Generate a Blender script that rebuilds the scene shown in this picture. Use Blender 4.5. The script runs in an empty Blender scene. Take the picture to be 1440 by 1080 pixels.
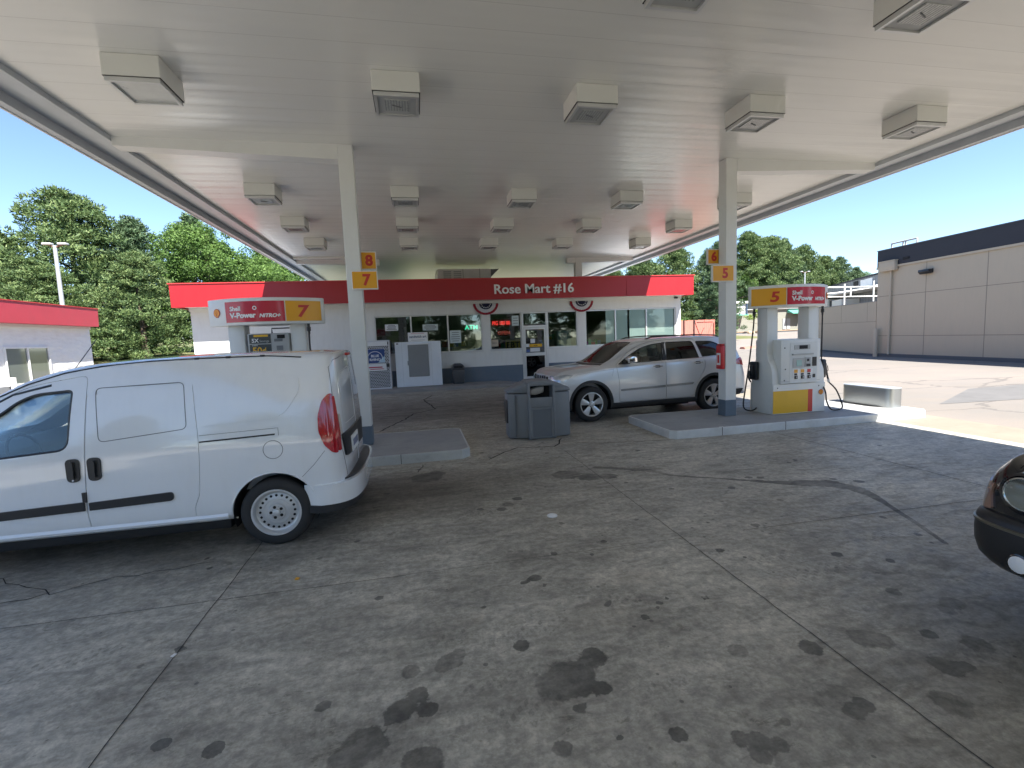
import bpy, bmesh, math, random
import numpy as np
from mathutils import Vector, Matrix
from mathutils.bvhtree import BVHTree
R = math.radians
PI = math.pi
random.seed(7)
rng = np.random.default_rng(11)
SC = bpy.context.scene
COL = SC.collection

# ------------------------------------------------------------------ camera
CAM_H = 1.9
YAW, PITCH, ROLL, FPX = 1.92305072e-01, 9.78230812e-02, -4.08340044e-02, 669.427
def cam_axes():
    cy, sy, cp, sp = math.cos(YAW), math.sin(YAW), math.cos(PITCH), math.sin(PITCH)
    f = Vector((sy*cp, cy*cp, -sp)); r0 = Vector((cy, -sy, 0)); u0 = r0.cross(f)
    r = math.cos(ROLL)*r0 + math.sin(ROLL)*u0
    u = -math.sin(ROLL)*r0 + math.cos(ROLL)*u0
    return r, u, f
cd = bpy.data.cameras.new('camera'); cam = bpy.data.objects.new('camera', cd); COL.objects.link(cam)
r_, u_, f_ = cam_axes()
m = Matrix.Identity(4)
for i in range(3):
    m[i][0], m[i][1], m[i][2] = r_[i], u_[i], -f_[i]
m[2][3] = CAM_H
cam.matrix_world = m
cd.sensor_fit = 'HORIZONTAL'; cd.sensor_width = 36.0; cd.lens = 36.0*FPX/1440.0
cd.clip_start = 0.05; cd.clip_end = 2000
SC.camera = cam

# ------------------------------------------------------------------ light
SUN = Vector((0.28, -0.66, 1.0)).normalized()
w = bpy.data.worlds.new('World'); SC.world = w; w.use_nodes = True
nt = w.node_tree; bg = nt.nodes['Background']
sky = nt.nodes.new('ShaderNodeTexSky'); sky.sky_type = 'NISHITA'; sky.sun_disc = False
sky.sun_elevation = math.asin(SUN.z); sky.sun_rotation = math.atan2(SUN.x, SUN.y)
sky.altitude = 1500; sky.air_density = 0.95; sky.dust_density = 0.1; sky.ozone_density = 2.6
nt.links.new(sky.outputs[0], bg.inputs[0]); bg.inputs[1].default_value = 0.088
sd = bpy.data.lights.new('sun', 'SUN'); sd.energy = 5.0; sd.angle = R(0.5); sd.color = (1.0, 0.955, 0.89)
so = bpy.data.objects.new('sun', sd); COL.objects.link(so)
so.rotation_euler = SUN.to_track_quat('Z', 'Y').to_euler(); so.location = (20, -40, 60)
SC.view_settings.view_transform = 'Standard'; SC.view_settings.look = 'None'
SC.view_settings.exposure = 1.78; SC.view_settings.gamma = 1.0
SC.render.engine = 'CYCLES'
SC.cycles.max_bounces = 8; SC.cycles.diffuse_bounces = 4; SC.cycles.glossy_bounces = 4
SC.cycles.transparent_max_bounces = 12; SC.cycles.transmission_bounces = 4
SC.cycles.caustics_reflective = False; SC.cycles.caustics_refractive = False

# ------------------------------------------------------------------ helpers
ORG = {}
def tag(o, label=None, cat=None, group=None, kind=None):
    if label: o['label'] = label
    if cat: o['category'] = cat
    if group: o['group'] = group
    if kind: o['kind'] = kind
    return o
def thing(name, label, cat, loc=(0, 0, 0), rz=0.0, group=None):
    o = bpy.data.objects.new(name, None); COL.objects.link(o)
    o.empty_display_size = 0.2
    o.location = loc; o.rotation_euler = (0, 0, rz)
    tag(o, label, cat, group); ORG[o.name] = Vector(loc)
    return o
def copy_tree(o, parent=None):
    c = o.copy(); COL.objects.link(c); c.parent = parent
    for ch in list(o.children):
        copy_tree(ch, c)
    return c
def set_smooth(me, ang=35):
    bm = bmesh.new(); bm.from_mesh(me)
    ca = math.cos(R(ang))
    for f in bm.faces: f.smooth = True
    for e in bm.edges:
        if len(e.link_faces) == 2:
            a, b = e.link_faces
            e.smooth = a.normal.dot(b.normal) > ca
        else:
            e.smooth = False
    bm.to_mesh(me); bm.free()
class MB:
    """collects shapes, then becomes one mesh object"""
    def __init__(s): s.v = []; s.f = []; s.m = []; s.mi = 0
    def add(s, vs, fs):
        k = len(s.v); s.v += [tuple(map(float, p)) for p in vs]; s.f += [tuple(i+k for i in f) for f in fs]; s.m += [s.mi]*len(fs)
        return s
    def box(s, x0, x1, y0, y1, z0, z1, bev=0.0, seg=2):
        if bev > 0:
            bm = bmesh.new(); bmesh.ops.create_cube(bm, size=1)
            for v in bm.verts: v.co = ((x0+x1)/2+v.co.x*(x1-x0), (y0+y1)/2+v.co.y*(y1-y0), (z0+z1)/2+v.co.z*(z1-z0))
            bmesh.ops.bevel(bm, geom=bm.edges[:], offset=bev, segments=seg, affect='EDGES', profile=0.5)
            s.frombm(bm); return s
        vs = [(x, y, z) for z in (z0, z1) for y in (y0, y1) for x in (x0, x1)]
        return s.add(vs, [(0, 2, 3, 1), (4, 5, 7, 6), (0, 1, 5, 4), (2, 6, 7, 3), (0, 4, 6, 2), (1, 3, 7, 5)])
    def frombm(s, bm, M=None):
        bm.verts.ensure_lookup_table(); bm.verts.index_update()
        vs = [(M @ v.co if M else v.co)[:] for v in bm.verts]
        s.add(vs, [[v.index for v in f.verts] for f in bm.faces]); bm.free(); return s
    def prism(s, poly, axis, a, b, bev=0.0):
        """extrude 2D polygon along axis ('x': poly is y,z / 'y': x,z / 'z': x,y)"""
        def P(p, t):
            return (t, p[0], p[1]) if axis == 'x' else (p[0], t, p[1]) if axis == 'y' else (p[0], p[1], t)
        n = len(poly)
        bm = bmesh.new()
        A = [bm.verts.new(P(p, a)) for p in poly]; B = [bm.verts.new(P(p, b)) for p in poly]
        bm.faces.new(A[::-1]); bm.faces.new(B)
        for i in range(n): bm.faces.new((A[i], A[(i+1) % n], B[(i+1) % n], B[i]))
        bmesh.ops.recalc_face_normals(bm, faces=bm.faces[:])
        if bev > 0:
            bmesh.ops.bevel(bm, geom=bm.edges[:], offset=bev, segments=2, affect='EDGES', profile=0.5)
        return s.frombm(bm)
    def tube(s, pts, r, n=8, cap=True, closed=False):
        pts = [Vector(p) for p in pts]; rs = r if isinstance(r, (list, tuple)) else [r]*len(pts)
        vs = []; fs = []; prev = None; N = len(pts)
        for i, p in enumerate(pts):
            if closed: t = (pts[(i+1) % N]-pts[i-1]).normalized()
            else: t = (pts[min(i+1, N-1)]-pts[max(i-1, 0)]).normalized()
            if prev is None:
                a = Vector((0, 0, 1)) if abs(t.z) < 0.9 else Vector((1, 0, 0))
                nrm = t.cross(a).normalized()
            else:
                nrm = (prev - t*prev.dot(t)).normalized()
            prev = nrm; b = t.cross(nrm)
            for k in range(n):
                a = 2*PI*k/n; vs.append(p+(nrm*math.cos(a)+b*math.sin(a))*rs[i])
        for i in range(N-1 if not closed else N):
            j = (i+1) % N
            for k in range(n):
                fs.append((i*n+k, i*n+(k+1) % n, j*n+(k+1) % n, j*n+k))
        if cap and not closed:
            fs.append(tuple(range(n))[::-1]); fs.append(tuple((N-1)*n+k for k in range(n)))
        return s.add(vs, fs)
    def cyl(s, c, r, h, axis='z', n=24, r2=None):
        c = Vector(c); d = {'x': Vector((1, 0, 0)), 'y': Vector((0, 1, 0)), 'z': Vector((0, 0, 1))}[axis]
        return s.tube([c, c+d*h], [r, r if r2 is None else r2], n)
    def lathe(s, prof, c=(0, 0, 0), axis='z', n=32, cap=True):
        """prof: (radius, along axis)"""
        vs = []; fs = []; c = Vector(c)
        for (r, h) in prof:
            for k in range(n):
                a = 2*PI*k/n; x, y = r*math.cos(a), r*math.sin(a)
                vs.append(c+(Vector((x, y, h)) if axis == 'z' else Vector((x, h, y)) if axis == 'y' else Vector((h, x, y))))
        for i in range(len(prof)-1):
            for k in range(n):
                fs.append((i*n+k, i*n+(k+1) % n, (i+1)*n+(k+1) % n, (i+1)*n+k))
        if cap and prof[0][0] > 1e-5: fs.append(tuple(range(n))[::-1])
        if cap and prof[-1][0] > 1e-5: fs.append(tuple((len(prof)-1)*n+k for k in range(n)))
        return s.add(vs, fs)
    def quad(s, a, b, c, d): return s.add([a, b, c, d], [(0, 1, 2, 3)])
    def build(s, name, mats, parent=None, smooth=35, world=True, recalc=True):
        me = bpy.data.meshes.new(name)
        off = Vector((0, 0, 0))
        if parent is not None and world:
            q = parent
            while q.parent is not None: q = q.parent
            off = ORG.get(q.name, Vector((0, 0, 0)))
        V = [(p[0]-off.x, p[1]-off.y, p[2]-off.z) for p in s.v] if off.length > 0 else s.v
        me.from_pydata(V, [], s.f)
        if not isinstance(mats, (list, tuple)): mats = [mats]
        for mt in mats: me.materials.append(mt)
        if len(mats) > 1: me.polygons.foreach_set('material_index', s.m)
        if recalc and not getattr(s, 'keep', False):
            bm = bmesh.new(); bm.from_mesh(me); bmesh.ops.recalc_face_normals(bm, faces=bm.faces[:]); bm.to_mesh(me); bm.free()
        if smooth: set_smooth(me, smooth)
        o = bpy.data.objects.new(name, me); COL.objects.link(o)
        if parent is not None: o.parent = parent
        return o
def text_mb(txt, size, loc, right=(1, 0, 0), up=(0, 0, 1), depth=0.01, bold=0.0, align='CENTER', shear=0.0, wide=1.0, mb=None):
    """letters as solid mesh; loc = anchor on baseline"""
    cu = bpy.data.curves.new('t', 'FONT'); cu.body = txt; cu.size = size; cu.extrude = depth/2; cu.offset = bold
    cu.align_x = align; cu.shear = shear; cu.resolution_u = 3
    ob = bpy.data.objects.new('t', cu); COL.objects.link(ob)
    dg = bpy.context.evaluated_depsgraph_get(); me = bpy.data.meshes.new_from_object(ob.evaluated_get(dg))
    r = Vector(right).normalized(); u = Vector(up).normalized(); nrm = r.cross(u); L = Vector(loc)
    mb = mb or MB(); mb.keep = True
    mb.add([L+r*v.co.x*wide+u*v.co.y+nrm*v.co.z for v in me.vertices], [tuple(p.vertices) for p in me.polygons])
    bpy.data.objects.remove(ob); bpy.data.curves.remove(cu); bpy.data.meshes.remove(me)
    return mb

# ------------------------------------------------------------------ materials
MATS = {}
def newmat(name):
    mt = bpy.data.materials.new(name); mt.use_nodes = True
    nt = mt.node_tree; return mt, nt, nt.nodes, nt.links, nt.nodes['Principled BSDF']
def noise_node(N, L, scale, detail=4, vec=None, rough=0.6, dist=0.0):
    n = N.new('ShaderNodeTexNoise'); n.inputs['Scale'].default_value = scale; n.inputs['Detail'].default_value = detail
    n.inputs['Roughness'].default_value = rough; n.inputs['Distortion'].default_value = dist
    if vec is not None: L.new(vec, n.inputs['Vector'])
    return n.outputs['Fac']
def ramp(N, L, src, a, b, ca=(0, 0, 0, 1), cb=(1, 1, 1, 1)):
    r = N.new('ShaderNodeValToRGB'); L.new(src, r.inputs[0])
    r.color_ramp.elements[0].position = a; r.color_ramp.elements[1].position = b
    r.color_ramp.elements[0].color = ca; r.color_ramp.elements[1].color = cb
    return r.outputs[0]
def mixc(N, L, fac, a, b, blend='MIX'):
    m = N.new('ShaderNodeMix'); m.data_type = 'RGBA'; m.blend_type = blend
    for sock, v in ((m.inputs[0], fac), (m.inputs[6], a), (m.inputs[7], b)):
        if hasattr(v, 'links') or hasattr(v, 'node'): L.new(v, sock)
        else: sock.default_value = v if not isinstance(v, tuple) else (v if len(v) == 4 else (*v, 1))
    return m.outputs[2]
def mathn(N, L, op, a, b=None, c=None, clamp=False):
    m = N.new('ShaderNodeMath'); m.operation = op; m.use_clamp = clamp
    for i, v in enumerate((a, b, c)):
        if v is None: continue
        if hasattr(v, 'node'): L.new(v, m.inputs[i])
        else: m.inputs[i].default_value = v
    return m.outputs[0]
def mapped(N, L, scale=(1, 1, 1), src='Object', rot=(0, 0, 0)):
    tc = N.new('ShaderNodeTexCoord'); mp = N.new('ShaderNodeMapping'); mp.inputs['Scale'].default_value = scale
    mp.inputs['Rotation'].default_value = rot
    L.new(tc.outputs[src], mp.inputs[0]); return mp.outputs[0]
def pm(name, col, rough=0.5, metal=0.0, var=0.08, vs=3.0, bump=0.0, bs=40.0, coat=0.0, dirt=0.0, spec=0.5, dirtcol=(0.1, 0.09, 0.08), streak=False):
    if name in MATS: return MATS[name]
    mt, nt, N, L, b = newmat(name)
    v = mapped(N, L)
    n1 = noise_node(N, L, vs, 5, v)
    lo = tuple(c*(1-var) for c in col); hi = tuple(min(1, c*(1+var)) for c in col)
    c = mixc(N, L, n1, lo, hi)
    if dirt > 0:
        v2 = mapped(N, L, (1, 1, 0.18) if streak else (1, 1, 1))
        n2 = noise_node(N, L, 2.2 if not streak else 6.0, 8, v2, 0.7)
        f = mathn(N, L, 'MULTIPLY', ramp(N, L, n2, 0.45, 0.75), dirt)
        c = mixc(N, L, f, c, dirtcol)
    L.new(c, b.inputs['Base Color'])
    rr = N.new('ShaderNodeMapRange'); L.new(n1, rr.inputs[0]); rr.inputs[3].default_value = max(0, rough-0.06); rr.inputs[4].default_value = min(1, rough+0.06)
    L.new(rr.outputs[0], b.inputs['Roughness'])
    b.inputs['Metallic'].default_value = metal; b.inputs['Coat Weight'].default_value = coat; b.inputs['Coat Roughness'].default_value = 0.04
    b.inputs['Specular IOR Level'].default_value = spec
    if bump > 0:
        bn = N.new('ShaderNodeBump'); bn.inputs['Strength'].default_value = bump; bn.inputs['Distance'].default_value = 0.01
        L.new(noise_node(N, L, bs, 3, v), bn.inputs['Height']); L.new(bn.outputs[0], b.inputs['Normal'])
    MATS[name] = mt; return mt
def emis(name, col, st):
    if name in MATS: return MATS[name]
    mt, nt, N, L, b = newmat(name)
    b.inputs['Base Color'].default_value = (*[c*0.3 for c in col], 1); b.inputs['Emission Color'].default_value = (*col, 1); b.inputs['Emission Strength'].default_value = st
    MATS[name] = mt; return mt
def glass(name, tint=(0.85, 0.9, 0.88), rough=0.02, boost=1.0, wav=0.0):
    if name in MATS: return MATS[name]
    mt, nt, N, L, b = newmat(name); N.remove(b)
    out = [n for n in N if n.type == 'OUTPUT_MATERIAL'][0]
    t = N.new('ShaderNodeBsdfTransparent'); t.inputs[0].default_value = (*tint, 1)
    g = N.new('ShaderNodeBsdfGlossy'); g.inputs['Roughness'].default_value = rough; g.inputs[0].default_value = (0.95, 0.98, 1, 1)
    fr = N.new('ShaderNodeFresnel'); fr.inputs[0].default_value = 1.52
    f2 = mathn(N, L, 'MULTIPLY', fr.outputs[0], boost, clamp=True)
    if wav > 0:
        bn = N.new('ShaderNodeBump'); bn.inputs['Strength'].default_value = wav; bn.inputs['Distance'].default_value = 0.02
        L.new(noise_node(N, L, 1.3, 2, mapped(N, L)), bn.inputs['Height']); L.new(bn.outputs[0], g.inputs['Normal'])
    mx = N.new('ShaderNodeMixShader'); L.new(f2, mx.inputs[0]); L.new(t.outputs[0], mx.inputs[1]); L.new(g.outputs[0], mx.inputs[2])
    L.new(mx.outputs[0], out.inputs[0]); MATS[name] = mt; return mt

M_white = pm('painted_metal_white', (0.74, 0.75, 0.73), 0.35, var=0.04, dirt=0.12, dirtcol=(0.5, 0.48, 0.42))
M_wallw = pm('white_painted_block', (0.74, 0.74, 0.71), 0.7, var=0.05, bump=0.25, bs=25, dirt=0.18, dirtcol=(0.45, 0.43, 0.38), streak=True)
M_red = pm('red_fascia_paint', (0.36, 0.012, 0.018), 0.42, var=0.05, vs=0.8, dirt=0.10, dirtcol=(0.35, 0.05, 0.05), streak=True)
M_redtrim = pm('red_trim_paint', (0.50, 0.04, 0.04), 0.4)
M_slate = pm('slate_blue_paint', (0.115, 0.155, 0.20), 0.55, var=0.1, bump=0.1, dirt=0.3, dirtcol=(0.2, 0.2, 0.2))
M_yel = pm('yellow_sign_face', (0.78, 0.37, 0.012), 0.35, var=0.05)
M_yelp = pm('yellow_panel', (0.76, 0.43, 0.015), 0.4, var=0.06, dirt=0.1)
M_signred = pm('red_lettering', (0.55, 0.03, 0.02), 0.4)
M_sred = pm('deep_red_sign_face', (0.50, 0.006, 0.030), 0.25, var=0.06, coat=0.3)
M_letter = pm('white_lettering', (0.8, 0.8, 0.8), 0.4, var=0.02)
M_black = pm('black_rubber', (0.018, 0.018, 0.02), 0.55, var=0.2)
M_bplast = pm('black_plastic', (0.02, 0.021, 0.024), 0.38, var=0.2, bump=0.05)
M_dark = pm('dark_void', (0.01, 0.01, 0.011), 0.8)
M_grey = pm('grey_plastic', (0.16, 0.17, 0.18), 0.5)
M_lgrey = pm('light_grey_plastic', (0.42, 0.43, 0.43), 0.45)
M_binp = pm('grey_blue_moulded_plastic', (0.19, 0.205, 0.22), 0.5, var=0.1, bump=0.08, bs=90, dirt=0.2, dirtcol=(0.2, 0.19, 0.17))
M_steel = pm('brushed_stainless_steel', (0.50, 0.52, 0.52), 0.33, 1.0, var=0.02, vs=2)
M_galv = pm('galvanised_steel_form', (0.62, 0.64, 0.64), 0.45, 0.15, var=0.12, vs=6, dirt=0.30, dirtcol=(0.16, 0.15, 0.14))
M_alu = pm('aluminium_frame', (0.62, 0.63, 0.62), 0.4, 0.5, var=0.05)
M_gal = pm('galvanised_pole', (0.45, 0.46, 0.47), 0.5, 0.5)
M_paper = pm('paper', (0.75, 0.76, 0.76), 0.8, var=0.05)
M_glass = glass('shop_glass', (0.72, 0.78, 0.77), 0.01, 1.9, wav=0.08)
M_cglass = glass('clear_glass', (0.90, 0.95, 0.93), 0.01, 0.7)
M_tint = glass('tinted_glass', (0.16, 0.18, 0.18), 0.01, 1.2)
M_tint2 = glass('lightly_tinted_glass', (0.5, 0.55, 0.54), 0.01, 1.0)

# ---- concrete of the forecourt
def mat_forecourt():
    mt, nt, N, L, b = newmat('oil_stained_concrete')
    v = mapped(N, L)
    n1 = noise_node(N, L, 0.35, 6, v, 0.62)
    n2 = noise_node(N, L, 2.1, 9, v, 0.72, 0.4)
    n3 = noise_node(N, L, 60, 3, v, 0.7)
    vs = mapped(N, L, (0.55, 2.6, 1), rot=(0, 0, R(5)))
    n4 = noise_node(N, L, 2.2, 9, vs, 0.74, 0.6)          # drag marks along the lanes
    c = mixc(N, L, ramp(N, L, n1, 0.38, 0.62), (0.25, 0.236, 0.192), (0.41, 0.388, 0.315))
    c = mixc(N, L, mathn(N, L, 'MULTIPLY', ramp(N, L, n2, 0.44, 0.60), 0.62), c, (0.50, 0.47, 0.385))
    c = mixc(N, L, mathn(N, L, 'MULTIPLY', ramp(N, L, n4, 0.49, 0.62), 0.62), c, (0.125, 0.118, 0.098))
    c = mixc(N, L, mathn(N, L, 'MULTIPLY', ramp(N, L, n3, 0.42, 0.66), 0.50), c, (0.13, 0.125, 0.105))
    n7 = noise_node(N, L, 13, 9, v, 0.78, 0.3); n8 = noise_node(N, L, 4.5, 10, mapped(N, L, (0.7, 1.5, 1), rot=(0, 0, R(-12))), 0.78, 1.0)
    c = mixc(N, L, mathn(N, L, 'MULTIPLY', ramp(N, L, n7, 0.49, 0.58), 0.50), c, (0.125, 0.118, 0.098))
    c = mixc(N, L, mathn(N, L, 'MULTIPLY', ramp(N, L, n8, 0.51, 0.59), 0.55), c, (0.10, 0.095, 0.08))
    c = mixc(N, L, mathn(N, L, 'MULTIPLY', ramp(N, L, n8, 0.40, 0.30), 0.35), c, (0.50, 0.47, 0.41))
    # rusty-orange patches
    n5 = noise_node(N, L, 0.9, 3, mapped(N, L, (1, 1, 1), rot=(0, 0, 1)), 0.5)
    c = mixc(N, L, mathn(N, L, 'MULTIPLY', ramp(N, L, n5, 0.68, 0.78), 0.5), c, (0.42, 0.31, 0.21))
    # painted fields: lane darkness, blobs, wet run
    at = N.new('ShaderNodeAttribute'); at.attribute_name = 'lane'
    nn = noise_node(N, L, 1.4, 8, vs, 0.7)
    lane = mathn(N, L, 'MULTIPLY', at.outputs['Fac'], mathn(N, L, 'MULTIPLY_ADD', nn, 1.1, 0.25), clamp=True)
    c = mixc(N, L, lane, c, (0.075, 0.066, 0.056))
    ap_ = N.new('ShaderNodeAttribute'); ap_.attribute_name = 'pale'
    pf = mathn(N, L, 'MULTIPLY', ap_.outputs['Fac'], ramp(N, L, n8, 0.38, 0.58), clamp=True)
    c = mixc(N, L, mathn(N, L, 'MULTIPLY', pf, 0.75), c, (0.46, 0.41, 0.33))
    ab = N.new('ShaderNodeAttribute'); ab.attribute_name = 'blob'
    n6 = noise_node(N, L, 9, 6, v, 0.7)
    as_ = N.new('ShaderNodeAttribute'); as_.attribute_name = 'soft'
    c = mixc(N, L, mathn(N, L, 'MULTIPLY', as_.outputs['Fac'], mathn(N, L, 'MULTIPLY_ADD', n8, 0.9, 0.1), clamp=True), c, (0.085, 0.08, 0.068))
    at2 = N.new('ShaderNodeAttribute'); at2.attribute_name = 'tread'
    wv = N.new('ShaderNodeTexWave'); wv.inputs['Scale'].default_value = 11; wv.inputs['Distortion'].default_value = 1.5; wv.inputs['Detail'].default_value = 3; L.new(mapped(N, L, (1, .35, 1), rot=(0, 0, R(72))), wv.inputs['Vector'])
    wv2 = N.new('ShaderNodeTexWave'); wv2.inputs['Scale'].default_value = 7; wv2.inputs['Distortion'].default_value = 2.5; L.new(mapped(N, L, (1, 1, 1), rot=(0, 0, R(-10))), wv2.inputs['Vector'])
    tf = mathn(N, L, 'MULTIPLY', mathn(N, L, 'MULTIPLY', ramp(N, L, wv.outputs['Fac'], 0.45, 0.6), ramp(N, L, wv2.outputs['Fac'], 0.35, 0.5)), ramp(N, L, mathn(N, L, 'MULTIPLY_ADD', n7, 0.7, at2.outputs['Fac']), 0.72, 0.86))
    c = mixc(N, L, mathn(N, L, 'MULTIPLY', tf, 0.34), c, (0.06, 0.057, 0.05))
    e = mathn(N, L, 'ADD', ab.outputs['Fac'], mathn(N, L, 'MULTIPLY_ADD', n6, 0.62, -0.31))
    bl = ramp(N, L, e, 0.46, 0.53)
    c = mixc(N, L, mathn(N, L, 'MULTIPLY', bl, mathn(N, L, 'MULTIPLY_ADD', ramp(N, L, noise_node(N, L, 1.6, 2, v, 0.5), 0.40, 0.60), 0.42, 0.42)), c, (0.06, 0.057, 0.05))
    # small voronoi drips
    for sc_, th, am in ((3.2, 0.13, 0.7), (7.5, 0.10, 0.55)):
        vo = N.new('ShaderNodeTexVoronoi'); vo.inputs['Scale'].default_value = sc_; L.new(v, vo.inputs['Vector'])
        d = mathn(N, L, 'ADD', vo.outputs['Distance'], mathn(N, L, 'MULTIPLY_ADD', n6, 0.22, -0.09))
        wn = noise_node(N, L, 1.1, 2, v, 0.5)
        th2 = mathn(N, L, 'MULTIPLY', ramp(N, L, wn, 0.42, 0.68), th*1.6)
        f = mathn(N, L, 'LESS_THAN', d, th2)
        c = mixc(N, L, mathn(N, L, 'MULTIPLY', f, am), c, (0.04, 0.04, 0.038))
    k = None
    for (nn_, a_, b2_) in ((noise_node(N, L, 0.8, 5, mapped(N, L, (0.8, 1.2, 1)), 0.6), 0.89, 1.13), (noise_node(N, L, 3.6, 5, mapped(N, L, (0.75, 1.6, 1), rot=(0, 0, R(20))), 0.65, 0.8), 0.88, 1.15), (noise_node(N, L, 17, 5, v, 0.7), 0.84, 1.18)):
        mr_ = N.new('ShaderNodeMapRange'); L.new(nn_, mr_.inputs[0]); mr_.inputs[1].default_value = 0.40; mr_.inputs[2].default_value = 0.60; mr_.inputs[3].default_value = a_; mr_.inputs[4].default_value = b2_
        k = mr_.outputs[0] if k is None else mathn(N, L, 'MULTIPLY', k, mr_.outputs[0])
    kk = N.new('ShaderNodeCombineColor'); k = mathn(N, L, 'MULTIPLY', k, 1.12)
    for i in range(3): L.new(k, kk.inputs[i])
    c = mixc(N, L, 1.0, c, kk.outputs[0], 'MULTIPLY')
    L.new(c, b.inputs['Base Color'])
    rr = mathn(N, L, 'MULTIPLY_ADD', bl, 0.08, mathn(N, L, 'MULTIPLY_ADD', ramp(N, L, n8, 0.40, 0.60), 0.20, 0.46))
    L.new(rr, b.inputs['Roughness'])
    bn = N.new('ShaderNodeBump'); bn.inputs['Strength'].default_value = 0.5; bn.inputs['Distance'].default_value = 0.006
    hh = mathn(N, L, 'ADD', mathn(N, L, 'MULTIPLY', n3, 0.4), n2)
    L.new(hh, bn.inputs['Height']); L.new(bn.outputs[0], b.inputs['Normal'])
    return mt
def mat_lot():
    mt, nt, N, L, b = newmat('weathered_asphalt_lot')
    v = mapped(N, L)
    n1 = noise_node(N, L, 0.12, 6, v, 0.6); n2 = noise_node(N, L, 0.9, 9, mapped(N, L, (0.5, 1.6, 1)), 0.72, 0.5); n3 = noise_node(N, L, 35, 4, v, 0.7)
    c = mixc(N, L, ramp(N, L, n1, 0.35, 0.65), (0.175, 0.158, 0.138), (0.245, 0.207, 0.175))
    c = mixc(N, L, mathn(N, L, 'MULTIPLY', ramp(N, L, n2, 0.4, 0.7), 0.5), c, (0.17, 0.165, 0.16))
    c = mixc(N, L, mathn(N, L, 'MULTIPLY', n3, 0.4), c, (0.14, 0.135, 0.13))
    vo = N.new('ShaderNodeTexVoronoi'); vo.feature = 'DISTANCE_TO_EDGE'; vo.inputs['Scale'].default_value = 0.22
    mp = mapped(N, L, (0.6, 1.5, 1)); ad = N.new('ShaderNodeVectorMath'); ad.operation = 'ADD'
    nz = N.new('ShaderNodeTexNoise'); nz.inputs['Scale'].default_value = 1.2; nz.inputs['Detail'].default_value = 6; L.new(mp, nz.inputs['Vector'])
    L.new(mp, ad.inputs[0]); L.new(nz.outputs['Color'], ad.inputs[1]); L.new(ad.outputs[0], vo.inputs['Vector'])
    f = mathn(N, L, 'LESS_THAN', vo.outputs['Distance'], 0.010)
    c = mixc(N, L, mathn(N, L, 'MULTIPLY', f, 0.55), c, (0.09, 0.085, 0.08))
    # grass beyond (attribute painted on the terrain)
    at = N.new('ShaderNodeAttribute'); at.attribute_name = 'grass'
    g = mixc(N, L, ramp(N, L, n2, 0.3, 0.7), (0.06, 0.10, 0.025), (0.22, 0.19, 0.08))
    g = mixc(N, L, mathn(N, L, 'MULTIPLY', n3, 0.5), g, (0.04, 0.05, 0.015))
    c = mixc(N, L, at.outputs['Fac'], c, g)
    L.new(c, b.inputs['Base Color']); b.inputs['Roughness'].default_value = 0.92
    bn = N.new('ShaderNodeBump'); bn.inputs['Strength'].default_value = 0.6; bn.inputs['Distance'].default_value = 0.015
    L.new(n3, bn.inputs['Height']); L.new(bn.outputs[0], b.inputs['Normal'])
    return mt
def mat_plainconc(name, a, bcol, bump=0.3):
    mt, nt, N, L, b = newmat(name); v = mapped(N, L)
    n1 = noise_node(N, L, 1.1, 8, v, 0.7); n3 = noise_node(N, L, 50, 3, v, 0.7)
    c = mixc(N, L, ramp(N, L, n1, 0.3, 0.7), a, bcol)
    c = mixc(N, L, mathn(N, L, 'MULTIPLY', n3, 0.3), c, tuple(x*0.5 for x in a))
    n4 = noise_node(N, L, 3.0, 9, mapped(N, L, (0.6, 2, 1)), 0.75)
    c = mixc(N, L, mathn(N, L, 'MULTIPLY', ramp(N, L, n4, 0.55, 0.75), 0.5), c, tuple(x*0.35 for x in a))
    L.new(c, b.inputs['Base Color']); b.inputs['Roughness'].default_value = 0.75
    bn = N.new('ShaderNodeBump'); bn.inputs['Strength'].default_value = bump; bn.inputs['Distance'].default_value = 0.006
    L.new(n3, bn.inputs['Height']); L.new(bn.outputs[0], b.inputs['Normal']); return mt
M_fore = mat_forecourt(); M_lot = mat_lot()
M_apron = mat_plainconc('sunlit_apron_concrete', (0.21, 0.187, 0.147), (0.27, 0.243, 0.19))  # same slab as the forecourt, its sunlit look put into a separate colour
M_isl = mat_plainconc('island_concrete', (0.29, 0.30, 0.305), (0.39, 0.40, 0.40))
M_walk = mat_plainconc('sidewalk_concrete', (0.26, 0.25, 0.235), (0.36, 0.35, 0.33))
M_joint = pm('joint_filler', (0.04, 0.038, 0.034), 0.9)

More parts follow.
